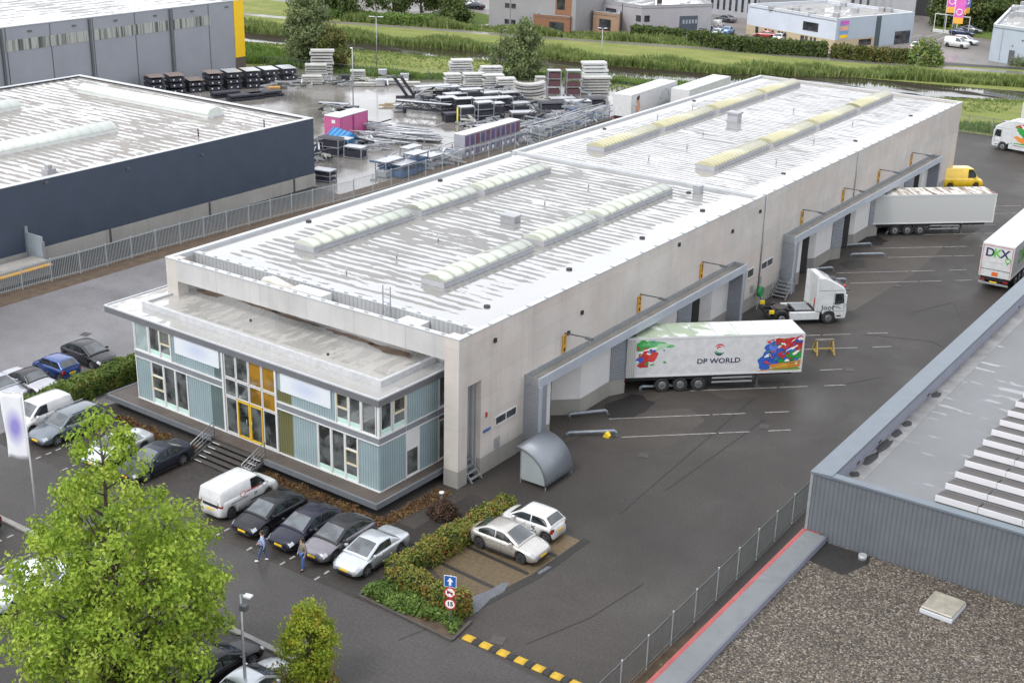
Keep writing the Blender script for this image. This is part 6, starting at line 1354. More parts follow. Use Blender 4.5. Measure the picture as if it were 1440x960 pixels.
# ------------------------------------------------------------------ street furniture
def zof(x, y, py):
    lo, hi = -3.0, 40.0
    for _ in range(50):
        m = (lo+hi)/2; d = Vector((x, y, m))-CAMP; v = 480-FPX*d.dot(_u)/d.dot(_f)
        lo, hi = (m, hi) if v > py else (lo, m)
    return lo
bluem = M('sign_blue_plate', (.02, .10, .38), .4, .03); sgw = M('sign_white', (.75, .75, .76), .4, .03); sgr = M('sign_red', (.45, .02, .03), .4, .03); ink = M('sign_ink', (.02, .02, .025), .5)
sp = empty('traffic_sign', (7.95, -11.12, 0), 'post with blue arrow sign, vehicle ban sign and 15 limit sign beside the hedge', 'sign', radians(20))
b = MB(); b.tube([(0, 0, 0), (0, 0, 2.75)], .04, 10); b.build('pole', galv, sp)
def plate(nm, m, z, r=None, sq=None, y=-.06, th=.012):
    b = MB()
    if r: b.tube([(0, y, z), (0, y-th, z)], r, 28)
    else: b.box(-sq, sq, y-th, y, z-sq, z+sq)
    return b
s1 = plate('s', 0, 2.46, sq=.30).build('arrow_sign', sgw, sp); plate('s', 0, 2.46, sq=.275, y=-.073, th=.003).build('field', bluem, s1)
b = MB(); y = -.079; b.add([(-.06, y, 2.25), (.06, y, 2.25), (.06, y, 2.45), (.15, y, 2.45), (0, y, 2.68), (-.15, y, 2.45), (-.06, y, 2.45)], [tuple(range(7))]); b.build('arrow', sgw, s1, fix=False)
for z, nm in ((1.86, 'ban_sign'), (1.25, 'limit_sign')):
    s_ = plate('s', 0, z, r=.29).build(nm, sgr, sp); plate('s', 0, z, r=.225, y=-.073, th=.003).build('field', sgw, s_)
    if nm == 'limit_sign': text('number', '15', .30, ink, s_, (0, -.079, z), (pi/2, 0, 0), .012)
    else:
        b = MB(); y = -.079; b.box(-.15, .02, y-.002, y, z-.03, z+.07); b.box(.03, .13, y-.002, y, z-.03, z+.03)
        for cx in (-.1, .08): b.tube([(cx, y, z-.05), (cx, y-.003, z-.05)], .035, 10)
        b.build('vehicle_symbol', ink, s_); b = MB(); b.bar((-.16, y-.005, z+.15), (.16, y-.005, z-.15), .045, .003, up=(0, 1, 0)); b.build('slash', sgr, s_)
def lamp_post(label, x, y, h, arms=1, rz=0, head=.55):
    t = empty('street_lamp', (x, y, 0), label, 'street lamp', rz, 'street lamps'); b = MB(); b.tube([(0, 0, 0), (0, 0, h*.5), (0, 0, h)], [.075, .06, .045], 10); b.build('pole', galv, t)
    for s in ((1,) if arms == 1 else (-1, 1)):
        b = MB(); b.bar((0, 0, h), (s*.25, 0, h+.04), .05); b.build('arm', galv, t); b = MB(); b.box(min(s*.2, s*(.2+head)), max(s*.2, s*(.2+head)), -.14, .14, h, h+.09); b.build('lamp_head', whitem, t, bevel=.02)
    return t
lp = at(347, 992); hl_ = zof(lp.x, lp.y, 836); l_ = lamp_post('slim lamp post with camera box among the lower row of cars', lp.x, lp.y, hl_, 1, .2, .35)
b = MB(); b.box(.12, .42, -.3, -.05, hl_-.55, hl_-.3); b.build('camera_box', dkgrey, l_)
lamp_post('lamp post in the material yard in front of the pink container', -75.8, 77.6, 7.5, 1, 2.5); lamp_post('taller lamp post on the grass with cross arm behind the yard', -91, 100.3, 8.0, 2, .5, .9); lamp_post('lamp post behind the tall grey stack by the canal', -66, 124.4, 6.4, 2, .4, .5)
q = at(52, 727); hp = zof(q.x, q.y, 551)
fp = empty('flagpole', (q.x, q.y, 0), 'white flagpole with hanging banner flag at the left edge', 'flagpole', radians(205)); b = MB(); b.tube([(0, 0, 0), (0, 0, hp)], [.06, .03], 10); b.build('pole', whitem, fp); b = MB(); b.bar((-.05, 0, hp-.06), (1.25, 0, hp-.10), .03); b.build('banner_arm', whitem, fp)
flm = NT('flag_cloth'); gx = flm.n('ShaderNodeTexGradient', gradient_type='SPHERICAL'); mp = flm.n('ShaderNodeMapping'); mp.inputs['Scale'].default_value = (1.7, 1, .85); mp.inputs['Location'].default_value = (-1.05, 0, -(hp-2.05)*.85)
flm.l(flm.tc, 'Object', mp, 'Vector'); flm.l(mp, 0, gx, 0); flm.set(color=flm.mix((.66, .67, .70), (.22, .19, .50), flm.ramp(gx, 0, ((0, 0), (.75, .95))).outputs[0]), rough=.8); flm = flm.m
b = MB(); nx, nz = 8, 14
b.add([(.04+1.2*i/nx, .07*sin(i*.9+j*.35)*(.3+i/nx), hp-.12-3.75*j/nz) for j in range(nz+1) for i in range(nx+1)], [(j*(nx+1)+i, j*(nx+1)+i+1, (j+1)*(nx+1)+i+1, (j+1)*(nx+1)+i) for j in range(nz) for i in range(nx)], 0, True)
o = b.build('flag', flm, fp, fix=False); o.modifiers.new('cloth', 'SOLIDIFY').thickness = .012
# speed bump
bp = empty('speed_bump', (9.0, -11.4, 0), 'yellow and black sectional speed bump across the yard entrance', 'speed bump')
bumpy = M('bump_yellow', (.46, .29, .02), .7, .2, 4, fine=8); x = 0; i = 0
while x < 7.4:
    b = MB(); w_ = .55 if i % 2 == 0 else .42; n = 8; b.extr([(-.25*cos(pi*k/n), .006+.075*sin(pi*k/n)) for k in range(n+1)], 'x', x, x+w_-.01, 0, True); b.build('segment', bumpy if i % 2 == 0 else rub, bp); x += w_; i += 1
# bicycle shelter
bs = empty('bike_shelter', (2.3, 2.85, 0), 'curved corrugated metal shelter beside the first dock canopy', 'shelter')
shel = ribbed('shelter_sheet', (.30, .33, .36), 'z', .10, .6, .35, metal=.4, world=True); sherib = ribbed('shelter_ribs', (.19, .21, .235), 'y', .12, .5, .35, metal=.4)
arc = [(-.25+2.05*sin(a), .28+1.95*cos(a)) for a in [pi/2*i/12 for i in range(13)]]
b = MB(); arc2 = [(p[0]*.985-.01, p[1]-.04) for p in arc]; b.extr(arc+arc2[::-1], 'y', -.1, 2.85, 0, True); b.build('curved_roof', sherib, bs)
for y in (0, 2.72):
    b = MB(); b.extr([(0, .25)]+[(0, 2.2)]+[p for p in arc2[2:]]+[(1.7, .25)], 'y', y, y+.03); b.build('end_panel', M('shelter_end', (.27, .30, .31), .4, .1, 1), bs)
    for x in (.02, 1.72): b = MB(); b.box(x, x+.05, y-.02, y+.05, 0, .3 if x > 1 else 2.2); b.build('post', galv, bs)
b = MB(); n = len(arc); b.tube([(p[0], -.1, p[1]) for p in arc], .04, 6); b.build('rim', dkgrey, bs)
# wheel guides on the dock apron
gpm = M('guide_steel', (.23, .26, .29), .45, .2, 3, metal=.4); ords = ('first', 'second', 'third', 'fourth', 'fifth', 'sixth', 'seventh')
kk = 0
for base, cnt in ((0, 3), (37.75, 4)):
    for k in range(cnt):
        for nm, a, c in (('inner', (-.2, 12.0), (1.38, 14.0)), ('outer', (1.18, 9.6), (3.43, 11.7))):
            A_ = Vector((a[0], a[1]+9.1*k+base, 0)); C_ = Vector((c[0], c[1]+9.1*k+base, 0)); g_ = empty('wheel_guide', A_, '%s tubular steel wheel guide of the %s dock from the near end' % (nm, ords[kk]), 'wheel guide', 0, 'wheel guides at the docks'); v = C_-A_; d = v.normalized()
            b = MB(); b.tube([(0, 0, 0), Vector((0, 0, .2)), d*.12+Vector((0, 0, .28)), v-d*.12+Vector((0, 0, .28)), v+Vector((0, 0, .2)), v], .105, 8); b.build('tube', gpm, g_)
            b = MB(); b.box(-.16, .16, -.16, .16, .0, .025); b.box(v.x-.16, v.x+.16, v.y-.16, v.y+.16, 0, .025); b.build('foot_plate', dkgrey, g_)
        kk += 1
wb_ = empty('wheel_chock', (3.15, 11.1, 0), 'yellow wheel chock at the outer end of the first wheel guide', 'wheel chock'); b = MB(); b.extr([(-.22, 0), (.2, 0), (.2, .12), (.05, .32), (-.05, .32)], 'y', -.15, .15); b.build('block', YW, wb_); b = MB(); b.tube([(.2, 0, .1), (.4, .1, .1), (.5, .3, .02)], .02, 6); b.build('handle', blackm, wb_)
ty = empty('trailer_trestle', (8.3, 32.9, 0), 'rusty yellow trestle in front of the docked splash trailer', 'trestle', DA); ym = M('trestle_yellow', (.38, .27, .06), .8, .3, 3, fine=6)
b = MB(); b.bar((-.7, 0, 1.0), (.7, 0, 1.0), .2, .12); b.build('beam', M('beam_grey', (.15, .14, .12), .7, .3), ty)
for s in (-1, 1):
    b = MB()
    for q_ in (-1, 1): b.bar((s*.6, q_*.12, .95), (s*.65, q_*.5, 0), .09)
    b.bar((s*.64, -.42, .2), (s*.64, .42, .2), .08); b.build('leg', ym, ty)
b = MB(); b.bar((-.64, 0, .35), (.64, 0, .35), .08); b.build('brace', ym, ty)
# hose reel, stairs
hr = empty('hose_reel', (.45, 38.9, 0), 'green hose reel on a pale stand beside the first canopy', 'hose reel'); b = MB(); b.cyl((-.12, 0, 1.35), .42, .25, 18, 'x'); b.build('reel', M('reel_green', (.02, .22, .07), .5), hr)
b = MB(); b.bar((0, -.5, 0), (0, .1, 1.35), .06); b.bar((0, .5, 0), (0, -.1, 1.35), .06); b.bar((.5, 0, 0), (0, 0, 1.2), .06); b.bar((0, -.35, .4), (0, .35, .4), .05); b.build('stand', galv, hr)
def stair(label, x, y, rz, n, rise, run, w):
    t = empty('metal_stair', (x, y, 0), label, 'stair', rz)
    for k in range(n): b = MB(); b.box(-w/2, w/2, -run*(n-k), -run*(n-k)+run*.8, rise*(k+1)-.04, rise*(k+1)); b.build('tread', galv, t)
    for s in (-1, 1):
        b = MB(); b.bar((s*w/2, -run*n-.05, .02), (s*w/2, 0, rise*n), .04, .16); b.build('stringer', greym, t)
        b = MB(); b.tube([(s*w/2, -run*n, .1), (s*w/2, -run*n, 1.0), (s*w/2, 0, rise*n+.95), (s*w/2, .1, rise*n)], .022, 6); b.tube([(s*w/2, -run*n, .55), (s*w/2, 0, rise*n+.5)], .016, 6)
        if rz < 1 or True: b.build('handrail', galv, t)
    return t
stair('grey metal stair with handrails beside the second canopy', .75, 43.3, 0, 5, .22, .28, 1.2)
st2 = empty('metal_stair', (-.83, 1.46, 0), 'short steel ladder stair at the pillar doorway', 'stair', radians(-90))
for k in range(4): b = MB(); b.box(-.45, .45, .85-.24*k, 1.05-.24*k, .2+.27*k, .24+.27*k); b.build('tread', galv, st2)
for s in (-1, 1): b = MB(); b.bar((s*.45, 1.1, 0), (s*.45, .02, 1.2), .04, .14); b.build('stringer', galv, st2)
gl = empty('bollard_lamp', (.55, -2.2, 0), 'small white capped bollard lamp behind the brown bush', 'lamp'); b = MB(); b.cyl((0, 0, 0), .06, .85, 10); b.build('post', dkgrey, gl); b = MB(); b.cyl((0, 0, .85), .14, .08, 14); b.build('cap', whitem, gl)
# flags across the canal
for i, (px, py, h, c) in enumerate(((1326, 48, 9.0, (.55, .10, .40)), (1337, 53, 7.6, (.60, .12, .42)), (1341, 47, 8.6, (.35, .10, .42)), (1346, 45, 8.6, (.12, .13, .40)))):
    q = at(px, py); t = empty('flag', (q.x, q.y, 0), ['tall pink flag at the left of the flag row across the canal', 'nearest pink flag of the row across the canal', 'purple flag third in the row across the canal', 'blue flag at the right of the row across the canal'][i], 'flag', .3, 'flags across the canal')
    b = MB(); b.tube([(0, 0, 0), (0, 0, h)], .06, 6); b.build('pole', whitem, t); b = MB(); b.box(.05, 1.75, -.02, .02, h-5.0, h); f_ = b.build('cloth', M('flag_%d' % i, c, .7), t); b = MB(); b.box(.05, 1.75, -.026, .026, h-5.0, h-3.9); b.build('lower_band', M('flag_orange', (.75, .38, .05), .7), f_)
    b = MB(); ring = [(.9+.5*cos(2*pi*k/14), -.03, h-2.9+.55*sin(2*pi*k/14)) for k in range(15)]; b.tube(ring, .09, 5); b.build('round_emblem', sgw, f_)
q = at(1312, 45); fr_ = empty('display_frame', (q.x, q.y, 0), 'white railed display frame at the foot of the flags', 'frame', radians(-8)); b = MB(); b.box(0, 7, -.2, .2, 0, .6); b.build('base', whitem, fr_)
for x in (0, 2.3, 4.6, 7): b = MB(); b.box(x, x+.12, -.06, .06, .6, 3.4); b.build('post', whitem, fr_)
b = MB(); b.box(0, 7.1, -.06, .06, 3.4, 3.55); b.build('rail', whitem, fr_)

# ------------------------------------------------------------------ people
skin_m = M('skin', (.45, .26, .18), .6, .05)
def skinned(name, verts, edges, radii, m, parent, sub=1, root=0):
    me = bpy.data.meshes.new(name); me.from_pydata([tuple(v) for v in verts], edges, []); o = bpy.data.objects.new(name, me); COL.objects.link(o); o.parent = parent
    md = o.modifiers.new('skin', 'SKIN'); md.use_smooth_shade = True
    for i, r in enumerate(radii): 
        r = r if isinstance(r, tuple) else (r, r); me.skin_vertices[0].data[i].radius = r; me.skin_vertices[0].data[i].use_root = (i == root)
    if sub: o.modifiers.new('sub', 'SUBSURF').levels = sub; o.modifiers[-1].render_levels = sub
    dg = bpy.context.evaluated_depsgraph_get(); me2 = bpy.data.meshes.new_from_object(o.evaluated_get(dg)); o.modifiers.clear(); o.data = me2; me2.materials.clear(); me2.materials.append(m)
    for p in me2.polygons: p.use_smooth = True
    return o
def person(label, x, y, rz, shirt, trousers, hair, shoe, stride=.22, armswing=.18, vest=None, height=1.75, hairlong=False):
    t = empty('person', (x, y, 0), label, 'person', rz); k = height/1.75; V = lambda *p: Vector(p)*k     # faces +x
    J = dict(pel=V(0, 0, .95), wai=V(0, 0, 1.08), che=V(.01, 0, 1.32), nek=V(.01, 0, 1.48), hb=V(.03, 0, 1.57), hc=V(.035, 0, 1.65), ht=V(.02, 0, 1.73))
    for s, n in ((1, 'l'), (-1, 'r')):
        J[n+'hip'] = V(0, s*.09, .90); J[n+'kn'] = V(s*stride*.55+.03, s*.10, .50); J[n+'an'] = V(s*stride, s*.10, .09); J[n+'to'] = V(s*stride+.17, s*.12, .035)
        J[n+'sh'] = V(0, s*.18, 1.42); J[n+'el'] = V(-s*armswing*.5-.02, s*.26, 1.15); J[n+'wr'] = V(-s*armswing+.08, s*.25, .92); J[n+'ha'] = V(-s*armswing+.11, s*.245, .85)
        for i in range(4): J[n+'f%d' % i] = V(-s*armswing+.12+.012*i, s*.235+.018*(i-1.5), .765+.006*abs(i-1.5))
        J[n+'th'] = V(-s*armswing+.16, s*.225, .82)
    R_ = dict(pel=.14, wai=.125, che=(.15, .12), nek=.058, hb=.075, hc=.098, ht=.06, hip=.095, kn=.058, an=.042, to=.035, sh=.062, el=.042, wr=.028, ha=.034, f0=.010, f1=.011, f2=.011, f3=.009, th=.012)
    E_ = [('pel', 'wai'), ('wai', 'che'), ('che', 'nek'), ('nek', 'hb'), ('hb', 'hc'), ('hc', 'ht')]
    for n in 'lr': E_ += [('pel', n+'hip'), (n+'hip', n+'kn'), (n+'kn', n+'an'), (n+'an', n+'to'), ('che', n+'sh'), (n+'sh', n+'el'), (n+'el', n+'wr'), (n+'wr', n+'ha'), (n+'ha', n+'th')]+[(n+'ha', n+'f%d' % i) for i in range(4)]
    def sub(nm, keys, edges, m, grow, root_):
        ks = list(keys); rad = [R_[q] if q in R_ else R_[q[1:]] for q in ks]
        rad = [tuple((c+grow)*k for c in r) if isinstance(r, tuple) else (r+grow)*k for r in rad]
        return skinned(nm, [J[q] for q in ks], [(ks.index(a), ks.index(c)) for a, c in edges], rad, m, t, 1, ks.index(root_))
    sub('body', J.keys(), E_, skin_m, 0, 'pel')
    up = ['pel', 'wai', 'che', 'nek', 'lsh', 'lel', 'lwr', 'rsh', 'rel', 'rwr']; J2 = dict(J); sub('shirt', up, [('pel', 'wai'), ('wai', 'che'), ('che', 'nek'), ('che', 'lsh'), ('lsh', 'lel'), ('lel', 'lwr'), ('che', 'rsh'), ('rsh', 'rel'), ('rel', 'rwr')], shirt, .018, 'che')
    lo = ['pel', 'lhip', 'lkn', 'lan', 'rhip', 'rkn', 'ran']; sub('trousers', lo, [('pel', 'lhip'), ('lhip', 'lkn'), ('lkn', 'lan'), ('pel', 'rhip'), ('rhip', 'rkn'), ('rkn', 'ran')], trousers, .016, 'pel')
    for n in 'lr': skinned('shoe', [J[n+'an']-V(.03, 0, .03), J[n+'to']+V(.02, 0, .0)], [(0, 1)], [.058*k, .046*k], shoe, t, 1)
    hv = [J['hc']+V(-.035, 0, .0), J['ht']+V(-.01, 0, .0), J['hc']+V(-.055, 0, -.09 if not hairlong else -.17)]; skinned('hair', hv, [(0, 1), (0, 2)], [.094*k, .07*k, .05*k], hair, t, 1)
    b = MB(); h0 = J['hc']
    for s in (-1, 1): b.box(h0.x+.085, h0.x+.1, s*.035-.01, s*.035+.01, h0.z-.005, h0.z+.012)
    b.build('eye', ink, t); b = MB(); b.add([h0+V(.088, -.014, -.03), h0+V(.088, .014, -.03), h0+V(.093, 0, .01), h0+V(.125, 0, -.03)], [(0, 1, 2), (0, 1, 3), (1, 2, 3), (0, 2, 3)]); b.build('nose', skin_m, t); b = MB(); b.box(h0.x+.08, h0.x+.097, -.022, .022, h0.z-.058, h0.z-.05); b.build('mouth', M('lips', (.35, .13, .11), .5), t)
    if vest: sub('vest', ['pel', 'wai', 'che', 'lsh', 'rsh'], [('pel', 'wai'), ('wai', 'che'), ('che', 'lsh'), ('che', 'rsh')], vest, .034, 'che')
    return t
jeans = M('jeans', (.06, .10, .20), .85, .2, 6); jeans2 = M('jeans_bright', (.05, .11, .30), .85, .2, 6); hairb = M('hair_brown', (.05, .028, .018), .7); hairk = M('hair_dark', (.02, .016, .014), .7)
person('person in a pale blue shirt and jeans with white shoes walking past the parked cars', -3.15, -12.15, radians(215), M('shirt_blue', (.30, .36, .55), .8, .1, 5), jeans, hairb, sgw, .24, .2, hairlong=True, height=1.72)
person('person in an olive grey jacket and blue jeans standing by the grey hatchback', -.95, -11.55, radians(250), M('jacket_olive', (.17, .155, .12), .85, .15, 5), jeans2, hairk, blackm, .08, .05, height=1.8)
q = at(1434, 385); person('person in a bright yellow safety vest beside the trailer at the right edge', q.x+.2, q.y-.3, radians(200), M('work_navy', (.03, .04, .07), .85), M('work_trousers', (.03, .035, .05), .85), hairk, blackm, .15, .1, vest=M('hi_vis', (.75, .80, .02), .7))
# ------------------------------------------------------------------ stacked goods in the material yard
plank = M('pale_slab', (.40, .40, .38), .75, .15, .8, fine=3); plank_d = M('slab_gap', (.10, .10, .095), .8); alu = M('aluminium', (.45, .46, .48), .4, .12, 1.5, metal=.5)
rackb = M('rack_black', (.022, .023, .035), .6, .3, 2); racks = M('rack_steel', (.30, .32, .35), .5, .15, 2, metal=.3); redload = M('dark_red_load', (.10, .045, .05), .8, .2, 2); wtag = M('white_tag', (.7, .7, .7), .6)
YG = 'stacked goods in the material yard'
def yaw_of(px0, px1):
    a, b = at(*px0), at(*px1); return atan2((b-a).y, (b-a).x)
def slab_stack(label, px, py, w, d, h, n, rz=.62, m=plank, cat='stack', warp=0.0, name='slab_stack'):
    q = at(px, py); t = empty(name, (q.x, q.y, 0), label, cat, rz, YG); rr = random.Random(px*7+py)
    th = h/n
    for i in range(n):
        ox, oy, sw = rr.uniform(-.15, .15), rr.uniform(-.12, .12), rr.uniform(.92, 1.05); b = MB(); k = 6
        zf = lambda u: th*i+.10+warp*(2*u-1)**2
        vs = []
        for j in range(k+1):
            u = j/k; x = (-.5+u)*w*sw+ox
            for yy in (-d/2+oy, d/2+oy):
                for z in (zf(u), zf(u)+th*.62): vs.append((x, yy, z))
        fs = [(0, 1, 3, 2), (4*k, 4*k+2, 4*k+3, 4*k+1)]
        for j in range(k):
            a = 4*j; fs += [(a, a+4, a+5, a+1), (a+2, a+3, a+7, a+6), (a+1, a+5, a+7, a+3), (a, a+2, a+6, a+4)]
        b.add(vs, fs); b.build('slab_layer', m, t)
        s = MB()
        for e in (-.3, .3): s.box(e*w-.06, e*w+.06, -d*.45, d*.45, th*i+warp*.35, th*i+.10+warp*.3)
        s.build('spacer', plank_d, t)
    return t
def rack(label, px, py, w, d, h, levels, rz=.62, load=rackb, frame=racks, cat='rack', fill=.75, name='storage_rack', base=0.0):
    q = at(px, py); t = empty(name, (q.x, q.y, 0), label, cat, rz, YG); b = MB()
    for x in (-w/2, w/2):
        for y in (-d/2, d/2): b.box(x-.045, x+.045, y-.045, y+.045, base, base+h)
    for i in range(levels+1):
        z = base+.12+(h-.16)*i/levels
        for y in (-d/2, d/2): b.box(-w/2, w/2, y-.03, y+.03, z-.04, z+.04)
        for x in (-w/2, w/2): b.box(x-.03, x+.03, -d/2, d/2, z-.04, z+.04)
    b.build('frame', frame, t); rr = random.Random(px+py)
    for i in range(levels):
        z0 = base+.17+(h-.16)*i/levels; z1 = z0+((h-.16)/levels-.12)*fill*rr.uniform(.7, 1.1); l = MB(); l.box(-w/2+.07, w/2-.07, -d/2+.04, d/2-.04, z0, z1); l.build('load', load, t)
    c = MB(); c.box(-w/2-.05, w/2+.05, -d/2-.05, d/2+.05, base+h, base+h+.04); c.build('top_sheet', alu if rr.random() < .75 else rackb, t); return t
def tubes(label, px, py, ln, n, rz, r=.07, m=alu, spread=.9, h=.8, cat='pipe bundle', name='pipe_bundle'):
    q = at(px, py); t = empty(name, (q.x, q.y, 0), label, cat, rz, YG); rr = random.Random(px*3+py); b = MB()
    for k in range(n):
        y = rr.uniform(-spread, spread); z = r+rr.random()**1.5*h; a = rr.gauss(0, .05); o = rr.uniform(-.6, .6); b.tube([(-ln/2+o, y-a*ln/2, z+rr.uniform(0, .1)), (ln/2+o, y+a*ln/2, z+rr.uniform(0, .1))], r*rr.uniform(.7, 1.2), 5)
    b.build('pipes', m, t, fix=False); b = MB()
    for x in (-ln*.3, ln*.3): b.box(x-.05, x+.05, -spread, spread, 0, .08); b.box(x-.05, x+.05, -spread-.05, -spread+.03, 0, h*.9); b.box(x-.05, x+.05, spread-.03, spread+.05, 0, h*.9)
    b.build('cradle', racks, t); return t
SX = yaw_of((440, 118), (472, 118))
slab_stack('tallest pile of grey slabs in front of the willow', 453, 107, 3.3, 1.6, 3.9, 9, SX); slab_stack('middle pile of grey slabs before the tallest pile', 446, 112, 3.4, 1.5, 2.3, 6, SX); slab_stack('low front pile of grey slabs before the willow', 439, 118, 3.0, 1.4, 1.2, 4, SX)
slab_stack('small pile of grey slabs at the lamp post on the grass edge', 503, 113, 2.1, 1.3, 1.5, 5, SX); slab_stack('flat long slabs lying beside the small grey pile', 515, 121, 4.2, .9, .45, 2, SX); slab_stack('flat slabs under the grey metal boxes', 552, 118, 4.4, 1.2, .7, 2, SX); slab_stack('flat slabs at the right of the grey metal boxes', 575, 121, 3.4, 1.0, .6, 2, SX)
def metal_box(label, px, py, w, d, h, z=0, m=alu, cat='box', name='metal_box', rz=None):
    q = at(px, py); t = empty(name, (q.x, q.y, z), label, cat, SX if rz is None else rz, YG); b = MB(); b.box(-w/2, w/2, -d/2, d/2, .08, h); b.build('body', m, t, bevel=.02); b = MB(); b.box(-w/2-.03, w/2+.03, -d/2-.03, d/2+.03, h, h+.06); b.build('lid', m, t)
    b = MB(); b.box(-w/2, w/2, -d/2+.1, -d/2+.25, 0, .08); b.box(-w/2, w/2, d/2-.25, d/2-.1, 0, .08); b.build('skid', plank_d, t); return t
metal_box('grey metal box standing before the flat slabs', 535, 121, 1.2, 1.0, .9); metal_box('grey metal box resting on top of the flat slabs', 538, 112, 1.2, 1.0, .6, .8); metal_box('pale grey metal box right of the flat slabs', 569, 113, 1.2, 1.0, .9); metal_box('dark blue wrapped bale beside the small grey pile', 486, 115, 1.2, 1.0, .9, 0, rackb); metal_box('grey steel bin left of the long dark truss', 560, 157, 1.2, 1.0, .85)
bag = M('white_bundles', (.50, .50, .49), .7, .3, 2, fine=2)
for i, (px, py, w, h, n) in enumerate(((648, 112, 3.4, 3.0, 8), (690, 115, 3.2, 2.3, 7), (636, 119, 2.3, 1.6, 5), (666, 121, 3.0, 1.9, 6), (694, 123, 3.0, 1.9, 6), (712, 126, 2.8, 1.7, 5))):
    slab_stack(['tallest stack of pale bundled slabs in the back row', 'second tallest stack of pale bundled slabs in the back row', 'leftmost lower stack of pale bundles', 'lower stack of pale bundles below the tallest', 'lower stack of pale bundles in the middle', 'rightmost lower stack of pale bundles'][i], px, py, w, 1.6, h, n, SX+.1, bag)
slab_stack('curved white sagging slabs piled near the slim willow', 743, 143, 4.2, 1.6, 2.5, 6, SX+.05, plank, warp=.35); slab_stack('grey bundle pile under the slim willow', 759, 121, 1.5, 1.2, 1.4, 4, SX)
rack('left one of two tall racks with dark red load', 778, 133, 1.8, 1.3, 3.4, 3, SX, redload); rack('right one of two tall racks with dark red load', 805, 134, 2.0, 1.4, 3.5, 3, SX, redload)
slab_stack('high stack of white long panels right of the dark red racks', 835, 121, 3.6, 1.6, 3.6, 7, SX+.05, whitem); slab_stack('lower stack of grey long panels before the white panels', 837, 131, 4.0, 1.5, 2.4, 6, SX+.05, plank)
# dark staging racks and trusses in the middle
names = ['black rack stack', 'black frame stack', 'dark staging rack', 'black loaded rack', 'dark crate rack']
spots = [(628, 137, 3.6, 1.5, 1.5, 1), (608, 137, 5.0, 1.2, 1.6, 1), (640, 148, 3.0, 1.4, 1.6, 2), (662, 145, 3.0, 1.4, 1.9, 2), (690, 143, 3.0, 1.4, 1.3, 1), (628, 158, 2.4, 1.3, 2.0, 4), (652, 161, 2.6, 1.4, 2.1, 3), (680, 163, 2.8, 1.4, 2.3, 2), (705, 158, 2.6, 1.4, 2.0, 2), (634, 171, 1.8, 1.2, 1.1, 1), (655, 173, 1.9, 1.2, 2.1, 2), (680, 172, 2.2, 1.3, 2.6, 3), (698, 170, 1.6, 1.3, 2.3, 2), (716, 147, 2.6, 1.4, 1.7, 2), (730, 158, 2.4, 1.4, 1.3, 1)]
where = ['at the back left of the dark goods', 'long one behind the white scraps', 'behind the long truss', 'in the middle of the dark goods', 'beside the leaning arms', 'with four levels next to the long truss', 'right of the four level one', 'two level one with white top in the middle', 'behind the tall three level one', 'low one at the front left of the dark goods', 'beside the yellow post at the front', 'tall three level one at the front', 'narrow one at the front right', 'below the curved white slabs', 'low one right of the dark goods']
for i, s in enumerate(spots): rack(names[i % 5]+', '+where[i], s[0], s[1], s[2], s[3], s[4], s[5], SX+.25+.05*(i % 3), rackb, racks if i % 3 else rackb)
q = at(651, 173); yp = empty('yellow_post', (q.x-.1, q.y-1.0, 0), 'yellow upright post at the front of the dark racks', 'post', 0, None); b = MB(); b.box(-.07, .07, -.07, .07, 0, 2.1); b.build('post', M('bright_yellow', (.75, .7, .02), .5), yp); b = MB(); b.box(-.2, .2, -.2, .2, 0, .04); b.build('foot', rackb, yp)
def truss(label, px, py, ln, h, rz, m=rackb, tilt=0, z=.5):
    q = at(px, py); t = empty('steel_truss', (q.x, q.y, 0), label, 'truss', rz, YG); b = MB()
    for y in (-.35, .35):
        for zz in (z, z+h): b.bar((-ln/2, y, zz), (ln/2, y, zz), .14)
        n = int(ln/1.1)
        for i in range(n): b.bar((-ln/2+ln*i/n, y, z+(h if i % 2 else 0)), (-ln/2+ln*(i+1)/n, y, z+(0 if i % 2 else h)), .09)
    b.build('lattice', m, t, fix=False); b = MB(); b.box(-ln/2, ln/2, -.36, .36, z+h+.07, z+h+.10); b.build('deck', alu, t); b = MB()
    for x in (-ln*.35, ln*.35): b.box(x-.08, x+.08, -.4, .4, 0, z)
    b.build('leg', rackb, t); return t
truss('long black truss across the yard lines', 596, 161, 7.5, .9, SX-.42, z=.6); truss('black truss behind the pink container', 470, 160, 4.0, .8, SX-.3); truss('dark truss with bright top at the crate row', 690, 186, 5, .8, SX+.55, z=.2)
for i, px in enumerate((563, 573)):
    q = at(px, 138); t = empty('crane_arm', (q.x, q.y, 0), ['left raised black arm above the yard', 'right raised black arm above the yard'][i], 'arm', SX, 'raised arms'); b = MB(); b.bar((1.0, 0, .2), (-.9, 0, 2.9), .32, .4); b.build('arm', rackb, t); b = MB(); b.box(-.6, 1.6, -.25, .25, 0, .3); b.build('base', rackb, t); b = MB(); b.box(-1.3, -.6, -.2, .2, 2.8, 3.1); b.build('head', dkgrey, t)
